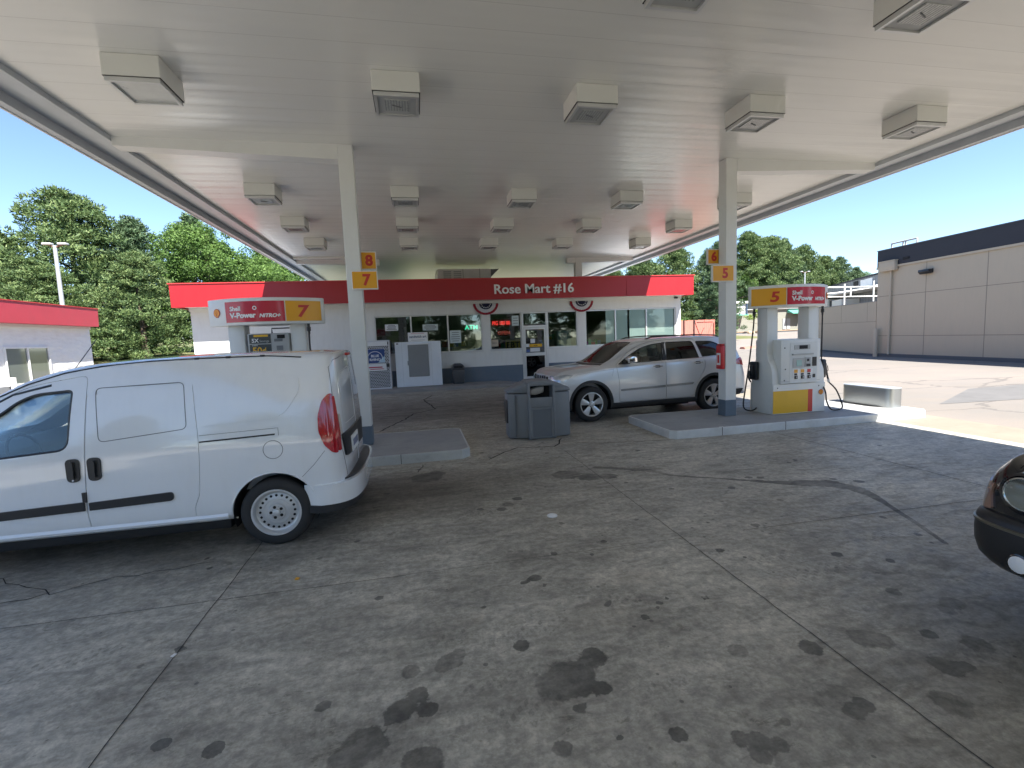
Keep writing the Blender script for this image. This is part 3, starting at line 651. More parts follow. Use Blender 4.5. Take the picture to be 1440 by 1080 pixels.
# ------------------------------------------------------------------ fuel dispensers
def catmull(P, n=8):
    P = [Vector(p) for p in P]; out = []
    for i in range(len(P)-1):
        p0, p1, p2, p3 = P[max(i-1, 0)], P[i], P[i+1], P[min(i+2, len(P)-1)]
        for k in range(n):
            t = k/n; out.append(0.5*((2*p1)+(-p0+p2)*t+(2*p0-5*p1+4*p2-p3)*t*t+(-p0+3*p1-3*p2+p3)*t**3))
    out.append(P[-1]); return out
def dispenser(words, num, cx, cy, flip):
    """flip: number at the right end of the topper instead of the left"""
    t = thing('fuel_dispenser', words, 'fuel pump', (cx, cy, 0.15))
    z0 = 0.15
    # side panels: broad foot narrowing to a pillar
    for s in (-1, 1):
        xa, xb = (cx-.60, cx-.355) if s < 0 else (cx+.355, cx+.60)
        prof = [(-.28, z0), (-.30, z0+.45), (-.30, z0+.72), (-.285, z0+.86), (-.235, z0+.99), (-.175, z0+1.09), (-.145, z0+1.2), (-.14, 2.27)]
        poly = [(cy+y, z) for y, z in prof]+[(cy-y, z) for y, z in prof[::-1]]
        MB().prism(poly, 'x', xa, xb, 0.012).build('side_panel', M_white, t)
    MB().box(cx-.352, cx+.352, cy-.26, cy+.26, z0, z0+.58).build('lower_cabinet', M_white, t)
    for sg in (-1, 1):
        fy = cy+sg*.315; yy = lambda a: (min(cy+sg*a, cy+sg*(a+.02)), max(cy+sg*a, cy+sg*(a+.02)))
        a, b_ = yy(.305)
        kick = MB().box(cx-.60, cx+.60, a, b_, z0+.005, z0+.60, 0.004, 1).build('lower_door', M_white, t)
        a2, b2 = yy(.3255); a2, b2 = (a2, b2) if sg > 0 else (b2-.024, b2)
        f0, f1 = (cy-.3285, cy-.3255) if sg < 0 else (cy+.3255, cy+.3285)
        MB().box(cx-.60, cx+.20, f0, f1, z0+.02, z0+.47).build('yellow_panel', M_yelp, kick)
        MB().box(cx+.202, cx+.305, f0, f1, z0+.02, z0+.47).build('red_band', M_signred, kick)
        for bx_ in (-.5, .45):
            MB().cyl((cx+bx_, f0 if sg < 0 else f1, z0+.53), .012, .004, 'y', 10).build('lock', M_black, kick)
        # head with the electronics
        h0, h1 = (cy-.36, cy-.02) if sg < 0 else (cy+.02, cy+.36)
        hd = MB().box(cx-.46, cx+.44, h0, h1, z0+.61, z0+1.48, 0.014).build('head', M_white, t)
        F = cy+sg*.3602
        def pl(name, u0, u1, w0, w1, mt, d=.006, par=hd, o=0.0):
            A = F+sg*o; B = F+sg*(o+d)
            u0_, u1_ = (u0, u1) if sg < 0 else (-u1, -u0)
            return MB().box(cx+u0_, cx+u1_, min(A, B), max(A, B), z0+w0, z0+w1).build(name, mt, par)
        bez = pl('bezel', -.26, .36, .63, 1.42, pm('off_white_bezel', (0.66, 0.68, 0.68), 0.4))
        pl('price_display', -.17, .19, 1.28, 1.37, M_lgrey, .006, bez, .007); pl('display_window', -.06, .13, 1.29, 1.36, M_dark, .003, bez, .0135)
        pl('visor', -.22, .25, 1.17, 1.20, M_lgrey, .03, bez, .007)
        pl('screen_frame', -.20, .05, .92, 1.11, M_lgrey, .008, bez, .007); pl('screen', -.12, .0, .95, 1.07, pm('lcd_screen', (0.25, 0.45, 0.44), 0.2, coat=0.5), .003, bez, .0155)
        pl('card_reader', .08, .20, .93, 1.12, M_lgrey, .015, bez, .007); pl('card_slot', .11, .16, 1.04, 1.09, M_black, .005, bez, .0225); pl('receipt_slot', .10, .19, .94, .99, M_black, .005, bez, .0225)
        pl('keypad', .25, .34, .94, 1.12, M_black, .01, bez, .007)
        pl('grade_strip', -.20, .26, .70, .89, M_letter, .004, bez, .007)
        for q, col in enumerate((pm('amber_label', (0.75, 0.35, 0.03), 0.4), pm('amber_label', (0.75, 0.35, 0.03), 0.4), M_sred)):
            u = -.13+q*.15
            pl('grade_label', u-.04, u+.04, .82, .885, col, .003, bez, .0115); pl('octane_label', u-.035, u+.03, .775, .81, M_black, .003, bez, .0115)
            pl('grade_button', u-.03, u+.035, .70, .765, M_black, .012, bez, .0115); pl('button_cap', u-.005, u+.022, .715, .75, M_lgrey, .003, bez, .024)
        pl('speaker', .25, .32, .71, .78, M_black, .004, bez, .007)
        pl('door_gap', -.46, .44, .655, .659, M_grey, .001)
        for (u, w_) in ((-.38, 1.32), (-.38, .68), (-.36, .90), (.31, 1.22), (.30, .87)): pl('lock', u-.012, u+.012, w_-.012, w_+.012, M_black, .004)
        shell_emblem((cx+.50*(-sg), F-sg*.031, z0+.40), .055, (0, sg, 0), t)
    # topper: bowed box
    def arc(sg, bul, end, L=.90, n=18):
        return [(cx-L+2*L*i/n, cy+sg*(end+(bul-end)*(1-((2*i/n-1)**2)))) for i in range(n+1)]
    Fp = arc(-1, .43, .035); Bp = arc(1, .43, .035)[::-1]
    tp = MB().prism(Fp+Bp, 'z', 2.27, 2.70, 0.01).build('topper', M_white, t, smooth=25)
    def arcpanel(name, ua, ub, za, zb, mt, off, sg, n=8):
        m = MB(); vs = []
        for i in range(n+1):
            u = ua+(ub-ua)*i/n; q = u/.90; y = cy+sg*(.035+.395*(1-q*q)+off)
            vs += [(cx+u, y, za), (cx+u, y, zb)]
        m.add(vs, [(2*i, 2*i+2, 2*i+3, 2*i+1) for i in range(n)]); return m.build(name, mt, tp, recalc=False, smooth=60)
    def wrap_text(txt, size, u, z, mt, name, sg, bold=0.0, shear=0.0, wide=1.0, align='LEFT'):
        m = text_mb(txt, size, (0, 0, 0), (1, 0, 0), (0, 0, 1), 0.002, bold, align, shear, wide)
        V = []
        for (x, y, zz) in m.v:
            uu = u+x; q = uu/.90; yy = cy+sg*(.035+.395*(1-q*q)+.0075)
            V.append((cx+(uu if sg < 0 else -uu), yy+y*(-sg)*-1, z+zz))
        m.v = V; return m.build(name, mt, tp, smooth=0)
    for sg in (-1, 1):
        k = -1 if (flip != (sg > 0)) else 1     # which end carries the number
        if not flip: ny = (-.89, -.37); rr_ = (-.355, .64); em = .765
        else: ny = (.37, .86); rr_ = (-.56, .355); em = -.725
        if sg > 0: ny = (-ny[1], -ny[0]); rr_ = (-rr_[1], -rr_[0]); em = -em
        arcpanel('number_panel', ny[0], ny[1], 2.315, 2.645, M_yel, .004, sg)
        arcpanel('red_panel', rr_[0], rr_[1], 2.315, 2.645, M_sred, .004, sg)
        lu = (rr_[0] if sg < 0 else -rr_[1])
        nc = ((ny[0]+ny[1])/2 + (.07 if not flip else -.02)*(-sg if False else 1)) if sg < 0 else -((ny[0]+ny[1])/2)
        wrap_text(num, .27, nc, 2.385, M_signred, 'number', sg, 0.008, 0.12, 1.1, 'CENTER')
        W = rr_[1]-rr_[0]; s_ = W/.80
        wrap_text('Shell', .085*s_, lu+.07*s_, 2.50, M_letter, 'brand_word', sg, 0.003)
        wrap_text('V-Power', .100*s_, lu+.07*s_, 2.385, M_letter, 'fuel_word', sg, 0.005, 0.0, 1.0)
        wrap_text('NiTRO+', .070*s_, lu+.475*s_, 2.385, M_letter, 'additive_word', sg, 0.004, 0.25, 1.05)
        # small ring mark above the words
        m = MB(); rc = lu+.42*s_
        def P(u, z):
            q = u/.90; return (cx+(u if sg < 0 else -u), cy+sg*(.035+.395*(1-q*q)+.008), z)
        for i in range(16):
            a, b2 = 2*PI*i/16, 2*PI*(i+1)/16; r1, r2 = .033, .019
            m.add([P(rc+r1*math.cos(a), 2.535+r1*math.sin(a)), P(rc+r1*math.cos(b2), 2.535+r1*math.sin(b2)), P(rc+r2*math.cos(b2), 2.535+r2*math.sin(b2)), P(rc+r2*math.cos(a), 2.535+r2*math.sin(a))], [(0, 1, 2, 3)])
        m.build('ring_mark', M_letter, tp, smooth=0, recalc=False)
        q = em/.90; ang = math.atan2(-2*.395*em/.90**2, 1)  # slope of the bowed face
        shell_emblem((cx+em, cy+sg*(.035+.395*(1-q*q)+.006), 2.48), .075, (-(-2*.395*em/.90**2)*1.0 if sg > 0 else (2*.395*em/.90**2)*1.0, sg, 0), tp)
    # hoses and nozzles
    def hose(side, sgy, pts, nozz):
        h = MB().tube(catmull(pts, 8), .014, 8).build('hose', M_black, t)
        p = Vector(pts[0]); MB().lathe([(.0, .02), (.022, .02), (.022, -.03), (.032, -.04), (.032, -.10), (.02, -.11), (.016, -.16), (0, -.16)], (p.x, p.y, p.z), 'z', 14).build('swivel', M_bplast, h)
        if nozz:
            n = Vector(nozz)
            nb = MB().box(n.x-.035, n.x+.055, n.y-.10, n.y+.10, n.z-.16, n.z+.22, 0.03).build('nozzle_boot', M_bplast, t)
            m = MB(); m.box(n.x+.05, n.x+.12, n.y-.045, n.y+.03, n.z-.10, n.z+.14, 0.02)
            m.tube(catmull([(n.x+.09, n.y, n.z+.12), (n.x+.13, n.y, n.z+.05), (n.x+.15, n.y, n.z-.05), (n.x+.16, n.y-.02, n.z-.16), (n.x+.17, n.y-.03, n.z-.22)], 5), .018, 8)
            m.tube([(n.x+.10, n.y, n.z-.08), (n.x+.19, n.y, n.z-.02), (n.x+.17, n.y, n.z+.08)], .008, 6)
            m.build('nozzle', M_bplast, nb)
            MB().tube([(n.x+.165, n.y-.03, n.z-.19), (n.x+.18, n.y-.03, n.z-.26)], .022, 8).build('hose_swivel', M_alu, nb)
    yF, yB = cy-.16, cy+.16
    nx = cx+.64
    hose(1, -1, [(cx+.66, yF, 2.25), (cx+.655, yF-.005, 1.9), (cx+.65, yF-.01, 1.2), (cx+.62, yF-.05, .8), (cx+.54, yF-.24, .55), (cx+.53, yF-.28, .38), (cx+.62, yF-.29, .21), (cx+.80, yF-.27, .175), (cx+.97, yF-.22, .21), (cx+1.03, yF-.12, .34), (cx+.95, yF-.08, .56), (cx+.82, yF-.03, .72)], (nx, yF, .98))
    nb = MB().box(cx-.69, cx-.605, yB-.10, yB+.10, .82, 1.20, 0.03).build('nozzle_boot', M_bplast, t)
    m = MB(); m.box(cx-.74, cx-.69, yB-.04, yB+.03, .9, 1.12, .015); m.tube(catmull([(cx-.70, yB, 1.1), (cx-.76, yB, .98), (cx-.77, yB, .86), (cx-.73, yB-.01, .78)], 5), .016, 8); m.build('nozzle', M_bplast, nb)
    hose(-1, 1, [(cx-.66, yB, 2.25), (cx-.67, yB, 1.95), (cx-.74, yB-.02, 1.5), (cx-.83, yB-.05, 1.0), (cx-.92, yB-.08, .6), (cx-.97, yB-.1, .36), (cx-.94, yB-.1, .25), (cx-.82, yB-.1, .20), (cx-.70, yB-.08, .21), (cx-.63, yB-.05, .24)], None)
    return t
dispenser('white and yellow fuel pump with a bowed sign showing 5 and red panel', '5', 7.44, 8.50, False)
d7 = dispenser('white fuel pump behind the van with a bowed sign showing 7', '7', -2.44, 8.78, True)
# extra advertising screens between the pillars of pump 7
cx, cy = -2.44, 8.78
cab = MB().box(cx-.30, cx+.34, cy-.20, cy+.2, 1.635, 2.13, 0.02).build('screen_cabinet', M_lgrey, d7)
MB().box(cx-.27, cx+.06, cy-.2085, cy-.2005, 1.965, 2.115).build('upper_screen', pm('dark_advert_panel', (0.035, 0.045, 0.055), 0.25), cab)
MB().box(cx-.27, cx+.06, cy-.2085, cy-.2005, 1.70, 1.95).build('lower_screen', pm('dark_advert_panel', (0.035, 0.045, 0.055), 0.25), cab)
text_mb('5X', .088, (cx-.235, cy-.2095, 1.985), align='LEFT', bold=.002, depth=.002).build('advert_text', M_letter, cab, smooth=0)
text_mb('Savings', .052, (cx-.115, cy-.2095, 1.988), align='LEFT', depth=.002).build('advert_text', M_lgrey, cab, smooth=0)
text_mb('50¢', .15, (cx-.235, cy-.2095, 1.80), align='LEFT', bold=.003, depth=.002).build('advert_text', M_yelp, cab, smooth=0)
text_mb('EVERY', .032, (cx-.235, cy-.2095, 1.925), align='LEFT', depth=.002).build('advert_text', M_letter, cab, smooth=0)
MB().box(cx-.20, cx+.02, cy-.2095, cy-.2086, 2.075, 2.108).build('gold_band', M_yelp, cab)
MB().box(cx+.16, cx+.28, cy-.2085, cy-.2005, 2.04, 2.10).build('decal', M_dark, cab); MB().box(cx+.11, cx+.24, cy-.2085, cy-.2005, 1.99, 2.035).build('decal', M_grey, cab)
MB().box(cx+.14, cx+.24, cy-.2085, cy-.2005, 1.84, 1.92).build('decal', M_grey, cab)
fr_ = MB(); fr_.tube([(cx+.06, cy-.1, 2.13), (cx+.06, cy-.1, 2.21), (cx+.34, cy-.1, 2.21)], .012, 6); fr_.build('bracket', M_black, cab)

# ------------------------------------------------------------------ waste bin with windscreen service side
t = thing('waste_bin', 'bulky grey-blue moulded waste bin standing between the two islands', 'waste bin', (2.17, 8.7, 0))
y0 = 8.38
body = MB()
def lobe(xa, xb, side):
    s = 1 if side > 0 else -1
    P = [(xa, y0+.05), (xb, y0+.05)] if False else None
for (xa, xb, P) in (
    (1.58, 1.93, [(1.58, 8.60), (1.93, 8.44), (1.93, 9.0), (1.58, 8.92)]),
    (2.42, 2.77, [(2.42, 8.42), (2.75, 8.50), (2.77, 8.90), (2.42, 9.0)])):
    body.prism(P, 'z', 0.02, 0.86, 0.03)
body.prism([(1.93, y0+.03), (2.42, y0+.03), (2.42, 9.02), (1.93, 9.02)], 'z', 0.01, 0.60, 0.02)
for xa in (1.92, 2.385): body.prism([(xa, y0), (xa+.045, y0), (xa+.045, 9.03), (xa, 9.03)], 'z', 0.01, 1.035, 0.012)
body.prism([(1.965, y0+.015), (2.385, y0+.015), (2.385, y0+.06), (1.965, y0+.06)], 'z', 0.60, 0.78, 0.008)
bb = body.build('body', M_binp, t)
top = MB()
for P in ([(1.575, 8.60), (1.93, 8.435), (1.93, 9.005), (1.575, 8.925)], [(2.42, 8.415), (2.755, 8.495), (2.775, 8.905), (2.42, 9.005)]):
    bm = bmesh.new(); A = [bm.verts.new((*p, .872)) for p in P]; zt = lambda x: 1.055-.13*max(0, abs(x-2.175)-.25)/.35
    cx_, cy_ = sum(p[0] for p in P)/4, sum(p[1] for p in P)/4
    B = [bm.verts.new((*p, zt(p[0])-.03)) for p in P]; T = [bm.verts.new((cx_+(p[0]-cx_)*.86, cy_+(p[1]-cy_)*.86, zt(p[0])+.005)) for p in P]
    bm.faces.new(A[::-1]); bm.faces.new(T)
    for i in range(4):
        j = (i+1) % 4; bm.faces.new((A[i], A[j], B[j], B[i])); bm.faces.new((B[i], B[j], T[j], T[i]))
    bmesh.ops.recalc_face_normals(bm, faces=bm.faces[:]); bmesh.ops.bevel(bm, geom=bm.edges[:], offset=.012, segments=2, affect='EDGES', profile=.5)
    top.frombm(bm)
top.prism([(1.935, .995), (2.415, .995), (2.415, 1.06), (2.36, 1.085), (1.99, 1.085), (1.935, 1.06)], 'y', 8.385, 9.02, 0.012)
top.build('lid', M_binp, t)
pn = MB()
pn.box(1.985, 2.365, y0+.022, y0+.0295, .05, .56); pn.build('recess_panel', pm('bin_recess', (0.13, 0.145, 0.16), 0.55), t)
fr_ = MB(); fr_.box(1.966, 1.995, y0+.006, y0+.0298, .05, .59, .004, 1); fr_.box(2.355, 2.384, y0+.006, y0+.0298, .05, .59, .004, 1); fr_.box(1.996, 2.354, y0+.006, y0+.0298, .56, .59, .004, 1); fr_.build('panel_frame', M_binp, t)
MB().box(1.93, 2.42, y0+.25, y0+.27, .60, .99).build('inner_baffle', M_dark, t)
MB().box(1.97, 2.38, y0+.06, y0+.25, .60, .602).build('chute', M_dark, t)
lg = MB(); lg.prism([(1.99, .83), (2.10, .82), (2.25, .86), (2.26, .98), (2.13, .97), (2.0, .93)], 'y', y0+.12, y0+.2, .02); lg.build('liner_bag', pm('translucent_bag', (0.35, 0.33, 0.30), 0.3), t)
lg = MB(); lg.box(1.555, 1.59, 8.62, 8.85, .30, .74, .02); lg.build('side_handle', M_bplast, t)
gr = MB()
for x in (1.70, 1.80): gr.box(x, x+.006, 8.50, 8.56, .06, .84)
gr.build('moulding_groove', pm('bin_recess', (0.13, 0.145, 0.16), 0.55), bb)
# ------------------------------------------------------------------ shop
t = thing('convenience_store', 'low white shop with a long red fascia board and lettering', 'shop', (1.7, 22, 0))
shop = t
WY = 19.5; WX0, WX1 = -8.05, 11.56; WB = 27.0
wl = MB()
def wbox(x0, x1, z0, z1, d=.2): wl.box(x0, x1, WY, WY+d, z0, z1)
wbox(WX0, -1.60, 0.75, 3.45); wbox(-1.60, WX1, 2.93, 3.45); wbox(-1.60, 4.30, .75, 1.39); wbox(5.42, WX1, .75, 1.39)
wbox(2.65, 2.96, 1.39, 2.93); wbox(6.75, 7.10, 1.39, 2.93); wbox(11.32, WX1, 1.39, 2.93)
wl.box(WX0, WX0+.2, WY+.2, WB, 0, 3.45); wl.box(WX1-.2, WX1, WY+.2, WB, 0, 3.45); wl.box(WX0, WX1, WB, WB+.2, 0, 3.45)
wl.build('wall', M_wallw, t, smooth=0)
bd = MB(); bd.box(WX0-.004, 4.30, WY-.006, WY+.2, 0, .75); bd.box(5.42, WX1+.004, WY-.006, WY+.2, 0, .75); bd.build('base_band', M_slate, t, smooth=0)
MB().box(WX0-.03, WX1+.03, WY-.03, WY-.001, 3.30, 3.42).build('head_trim', M_white, t)
MB().box(WX0, WX1, 18.75, WB, 3.425, 3.47).build('eave', M_wallw, t)
FY = 18.7
fz = MB()
# fascia leans out slightly towards the top, butt-jointed sheets
fz.prism([(FY, 3.40), (FY-.02, 4.20), (FY+.06, 4.20), (FY+.06, 3.40)], 'x', -8.30, 11.70)
fz.prism([(FY+.062, 3.40), (FY+.062, 4.2), (WB+.3, 4.2), (WB+.3, 3.40)], 'x', -8.30, -8.22); fz.prism([(FY+.062, 3.40), (FY+.062, 4.2), (WB+.3, 4.2), (WB+.3, 3.40)], 'x', 11.62, 11.70)
fa = fz.build('fascia', M_red, t, smooth=0)
MB().box(-8.34, 11.74, FY-.05, FY+.08, 4.2005, 4.235).build('fascia_cap', M_redtrim, fa)
sj = MB()
for x in np.arange(-6, 11, 2.44): sj.box(x, x+.008, FY-.0215, FY-.001, 3.405, 4.19)
sj.build('sheet_joint', pm('red_joint_line', (0.40, 0.016, 0.02), 0.5), fa)  # thin joint strips in a red close to the fascia's own
MB().box(-8.2, 11.6, FY+.1, WB+.2, 4.0, 4.04).build('roof', M_galv, t)
_tx = MB()
for _i, _dx in enumerate((-.008, .008)):
    text_mb('Rose Mart #16', 0.52, (3.05+_dx, FY-.035-.0012*_i, 3.62), align='LEFT', bold=.004, depth=.03, wide=1.04, mb=_tx)
_tx.build('lettering', M_letter, fa, smooth=0)
# windows
def window(x0, x1, z0, z1, mull, blinds=None, name='window', sill=True):
    f = MB(); d0, d1 = WY+.03, WY+.09
    f.box(x0, x1, d0, d1, z1-.04, z1); f.box(x0, x1, d0, d1, z0, z0+.04)
    xs = [x0]+mull+[x1]
    f.box(x0, x0+.045, d0, d1, z0+.04, z1-.04); f.box(x1-.045, x1, d0, d1, z0+.04, z1-.04)
    for x in mull: f.box(x-.03, x+.03, d0, d1, z0+.04, z1-.04)
    if sill: f.box(x0-.02, x1+.02, WY-.03, WY+.10, z0-.035, z0-.001)
    wf = f.build(name, M_alu, t)
    for i in range(len(xs)-1):
        a, b_ = xs[i]+.03, xs[i+1]-.03
        MB().box(a, b_, WY+.055, WY+.063, z0+.03, z1-.03).build('pane', M_cglass if blinds else M_glass, wf, smooth=0)
    if blinds:
        for (a, b_) in blinds:
            MB().box(a, b_, WY+.075, WY+.08, z0+.02, z1-.02).build('blind', pm('pale_window_film', (0.60, 0.70, 0.69), 0.5, var=.1, vs=1), wf, smooth=0)
    return wf
window(-1.60, 2.65, 1.40, 2.92, [-.20, 1.26])
window(2.96, 4.30, 1.40, 2.92, [])
window(5.42, 6.75, 1.40, 2.92, [])
window(7.10, 11.32, 1.40, 2.92, [8.48, 9.93], blinds=[(8.52, 9.05), (9.15, 9.88), (9.98, 11.25), (8.05, 8.44)])  # gap inside the middle pane's blind imitates a dark reflection
# door
f = MB()
f.box(4.30, 4.38, WY-.02, WY+.09, .02, 2.92); f.box(5.34, 5.42, WY-.02, WY+.09, .02, 2.92); f.box(4.38, 5.34, WY-.02, WY+.09, 2.86, 2.92); f.box(4.38, 5.34, WY-.02, WY+.09, 2.28, 2.36)
f.build('door_frame', M_alu, t)
MB().box(4.38, 5.34, WY+.04, WY+.048, 2.36, 2.86).build('transom_pane', M_glass, t)
f = MB(); f.box(4.39, 4.46, WY, WY+.045, .05, 2.27); f.box(5.26, 5.33, WY, WY+.045, .05, 2.27); f.box(4.46, 5.26, WY, WY+.045, 2.19, 2.27); f.box(4.46, 5.26, WY, WY+.045, .05, .23); f.box(4.46, 5.26, WY, WY+.045, 1.09, 1.22)
dr = f.build('door', M_alu, t)
MB().box(4.46, 5.26, WY+.018, WY+.026, .23, 1.09).build('lower_pane', M_tint, dr); MB().box(4.46, 5.26, WY+.018, WY+.026, 1.22, 2.19).build('upper_pane', M_glass, dr)
MB().tube([(4.43, WY-.01, 1.0), (4.43, WY-.06, 1.02), (4.43, WY-.06, 1.28), (4.43, WY-.01, 1.3)], .012).build('handle', M_steel, dr)
MB().box(4.60, 5.16, WY+.008, WY+.016, 1.46, 1.58).build('yellow_sticker', M_yelp, dr)
MB().box(4.64, 5.06, WY+.008, WY+.016, 1.26, 1.42).build('white_sticker', M_paper, dr); MB().box(4.66, 4.86, WY+.008, WY+.016, 1.62, 1.80).build('white_sticker', M_paper, dr)
MB().box(4.47, 4.62, WY+.008, WY+.016, 1.47, 1.6).build('white_sticker', M_paper, dr); MB().box(4.48, 4.62, WY+.008, WY+.016, 1.25, 1.36).build('decal', pm('blue_decal', (0.08, 0.15, 0.4), 0.4), dr)
text_mb('PUSH', .07, (4.88, WY+.006, 1.49), depth=.002, bold=.002).build('sticker_text', M_black, dr, smooth=0)
# inside
M_in = pm('interior_wall', (0.25, 0.24, 0.22), 0.8); M_floor = pm('interior_floor', (0.22, 0.20, 0.18), 0.4)
MB().box(WX0+.2, WX1-.2, WY+.2, WB, .02, .05).build('interior_floor', M_floor, t, smooth=0)
MB().box(WX0+.2, WX1-.2, 26.0, 26.05, .05, 3.3).build('interior_wall', M_in, t, smooth=0)
MB().box(WX0+.2, WX1-.2, WY+.2, WB, 3.30, 3.34).build('interior_ceiling', M_in, t, smooth=0)

# shelves and goods standing inside, seen through the glass
PCOL = [(0.5, 0.05, 0.04), (0.6, 0.45, 0.05), (0.08, 0.2, 0.45), (0.6, 0.6, 0.58), (0.1, 0.35, 0.15), (0.55, 0.25, 0.05), (0.3, 0.06, 0.25), (0.05, 0.05, 0.06)]
PM_ = [pm('goods_colour', c, 0.4) if i == 0 else pm('goods_colour_%d' % i, c, 0.4) for i, c in enumerate(PCOL)]
def shelf(x, y, L, h, label):
    s = thing('shelf_unit', label, 'shelf unit', (x, y, .05), group='shelf units inside the shop')
    f = MB(); f.box(x-L/2, x+L/2, y+.18, y+.2, .05, h)
    for k in range(4): f.box(x-L/2, x+L/2, y-.2, y+.18, .2+k*(h-.3)/3.2, .23+k*(h-.3)/3.2)
    f.build('rack', M_lgrey, s, smooth=0)
    gd = MB(); rs = random.Random(int(x*10)+99)
    for k in range(4):
        px = x-L/2+.02
        while px < x+L/2-.12:
            wv = rs.uniform(.08, .22); hh = rs.uniform(.12, .28); gd.mi = rs.randrange(8)
            gd.box(px, px+wv-.012, y-.17, y+.05, .231+k*(h-.3)/3.2, .231+k*(h-.3)/3.2+hh); px += wv
    gd.build('goods', PM_, s, smooth=0)
shelf(-.6, 20.6, 1.6, 1.7, 'shelf of snacks behind the leftmost shop window'); shelf(1.5, 20.9, 1.9, 1.75, 'shelf of mixed goods behind the third shop window'); shelf(3.7, 21.8, 1.2, 1.6, 'shelf of goods behind the window with red letters'); shelf(6.1, 20.5, .9, 1.9, 'rack behind the window right of the shop door'); shelf(7.7, 20.4, .9, 1.55, 'low shelf of white goods behind the window right of the second pilaster')
def wsign(name, x0, x1, z0, z1, mt, words, cat='window sign', lines=0, y=WY+.050, grp=None):
    s = thing(name, words, cat, ((x0+x1)/2, y, z0), group=grp)
    MB().box(x0, x1, y-.004, y, z0, z1).build('sheet', mt, s, smooth=0)
    if lines:
        l = MB(); rs = random.Random(int(x0*100))
        for k in range(lines):
            zz = z1-(k+1)*(z1-z0)/(lines+1); ww = (x1-x0)*rs.uniform(.5, .8)
            l.box((x0+x1)/2-ww/2, (x0+x1)/2+ww/2, y-.0055, y-.0042, zz-.012, zz+.012)
        l.build('printed_lines', M_grey, s, smooth=0)
    return s
M_wp = pm('pale_green_paper', (0.60, 0.68, 0.66), 0.7)
wsign('window_notice', -1.21, -.70, 2.35, 2.60, M_paper, 'wide white notice with grey lines in the leftmost shop window', lines=4)
wsign('window_notice', .25, .86, 2.31, 2.55, M_wp, 'wide pale notice in the second shop window from the left', lines=4)
wsign('window_notice', 1.32, 1.77, 1.76, 2.27, M_wp, 'tall pale notice below the green lit letters', lines=5)
wsign('window_notice', 3.91, 4.20, 2.37, 2.79, M_wp, 'small pale notice right of the red lit letters', lines=3)
wsign('window_notice', 3.0, 3.30, 1.55, 1.83, pm('beige_print', (0.5, 0.42, 0.32), 0.6), 'small square beige sticker low in the window with red letters', lines=1)
s = thing('lit_sign', 'green glowing ATM letters in the third shop window', 'lit sign', (2.2, WY+.1, 2.28))
text_mb('ATM', .25, (1.95, WY+.10, 2.29), align='LEFT', bold=.004, depth=.02, wide=1.05).build('letters', emis('green_neon', (0.08, 0.9, 0.5), .55), s, smooth=0)
MB().box(1.86, 2.52, WY+.12, WY+.14, 2.25, 2.52).build('backing', M_dark, s)
s = thing('lit_sign', 'red glowing letter and number display high in the window beside the door', 'lit sign', (3.45, WY+.1, 2.4))
text_mb('PIG 180 00', .22, (3.46, WY+.10, 2.43), bold=.004, depth=.02, wide=.95-.2).build('letters', emis('red_led', (1.0, 0.05, 0.04), .6), s, smooth=0)
MB().box(3.0, 3.90, WY+.12, WY+.14, 2.36, 2.64).build('backing', pm('led_board', (0.12, 0.01, 0.01), 0.5), s)
s = thing('lit_sign', 'oval sign reading OPEN below the red display', 'lit sign', (3.56, WY+.1, 2.1))
a = MB(); P = [(3.56+.33*math.cos(q*PI/12), 2.10+.16*math.sin(q*PI/12)) for q in range(24)]; a.prism(P, 'y', WY+.11, WY+.13); a.build('board', pm('open_board', (0.10, 0.02, 0.02), 0.4), s)
a = MB().tube([(p[0], WY+.105, p[1]) for p in P], .012, 6, closed=True); a.build('ring', pm('dull_tube', (0.45, 0.5, 0.6), 0.3), s)
text_mb('OPEN', .20, (3.56, WY+.10, 2.03), bold=.004, depth=.012).build('letters', emis('dim_red_tube', (0.8, 0.12, 0.10), .15), s, smooth=0)
s = thing('window_sign', 'dark sign with large yellow letters EBT low beside the door', 'window sign', (3.9, WY+.1, 1.44))
MB().box(3.60, 4.24, WY+.068, WY+.072, 1.44, 1.80).build('board', pm('olive_board', (0.62, 0.43, 0.03), 0.5), s)
text_mb('EBT', .34, (3.92, WY+.0665, 1.47), bold=.006, depth=.002, wide=1.0).build('letters', M_black, s, smooth=0)
s = thing('hanging_display', 'pale boxy coffee display behind the window right of the door', 'counter display', (6.2, 20.0, 1.4))
MB().box(5.95, 6.6, 19.95, 20.3, 1.2, 2.1, .02).build('cabinet', pm('teal_grey_case', (0.30, 0.42, 0.42), 0.4), s)
MB().box(6.1, 6.4, 19.94, 19.949, 1.45, 2.0).build('label_panel', M_paper, s)

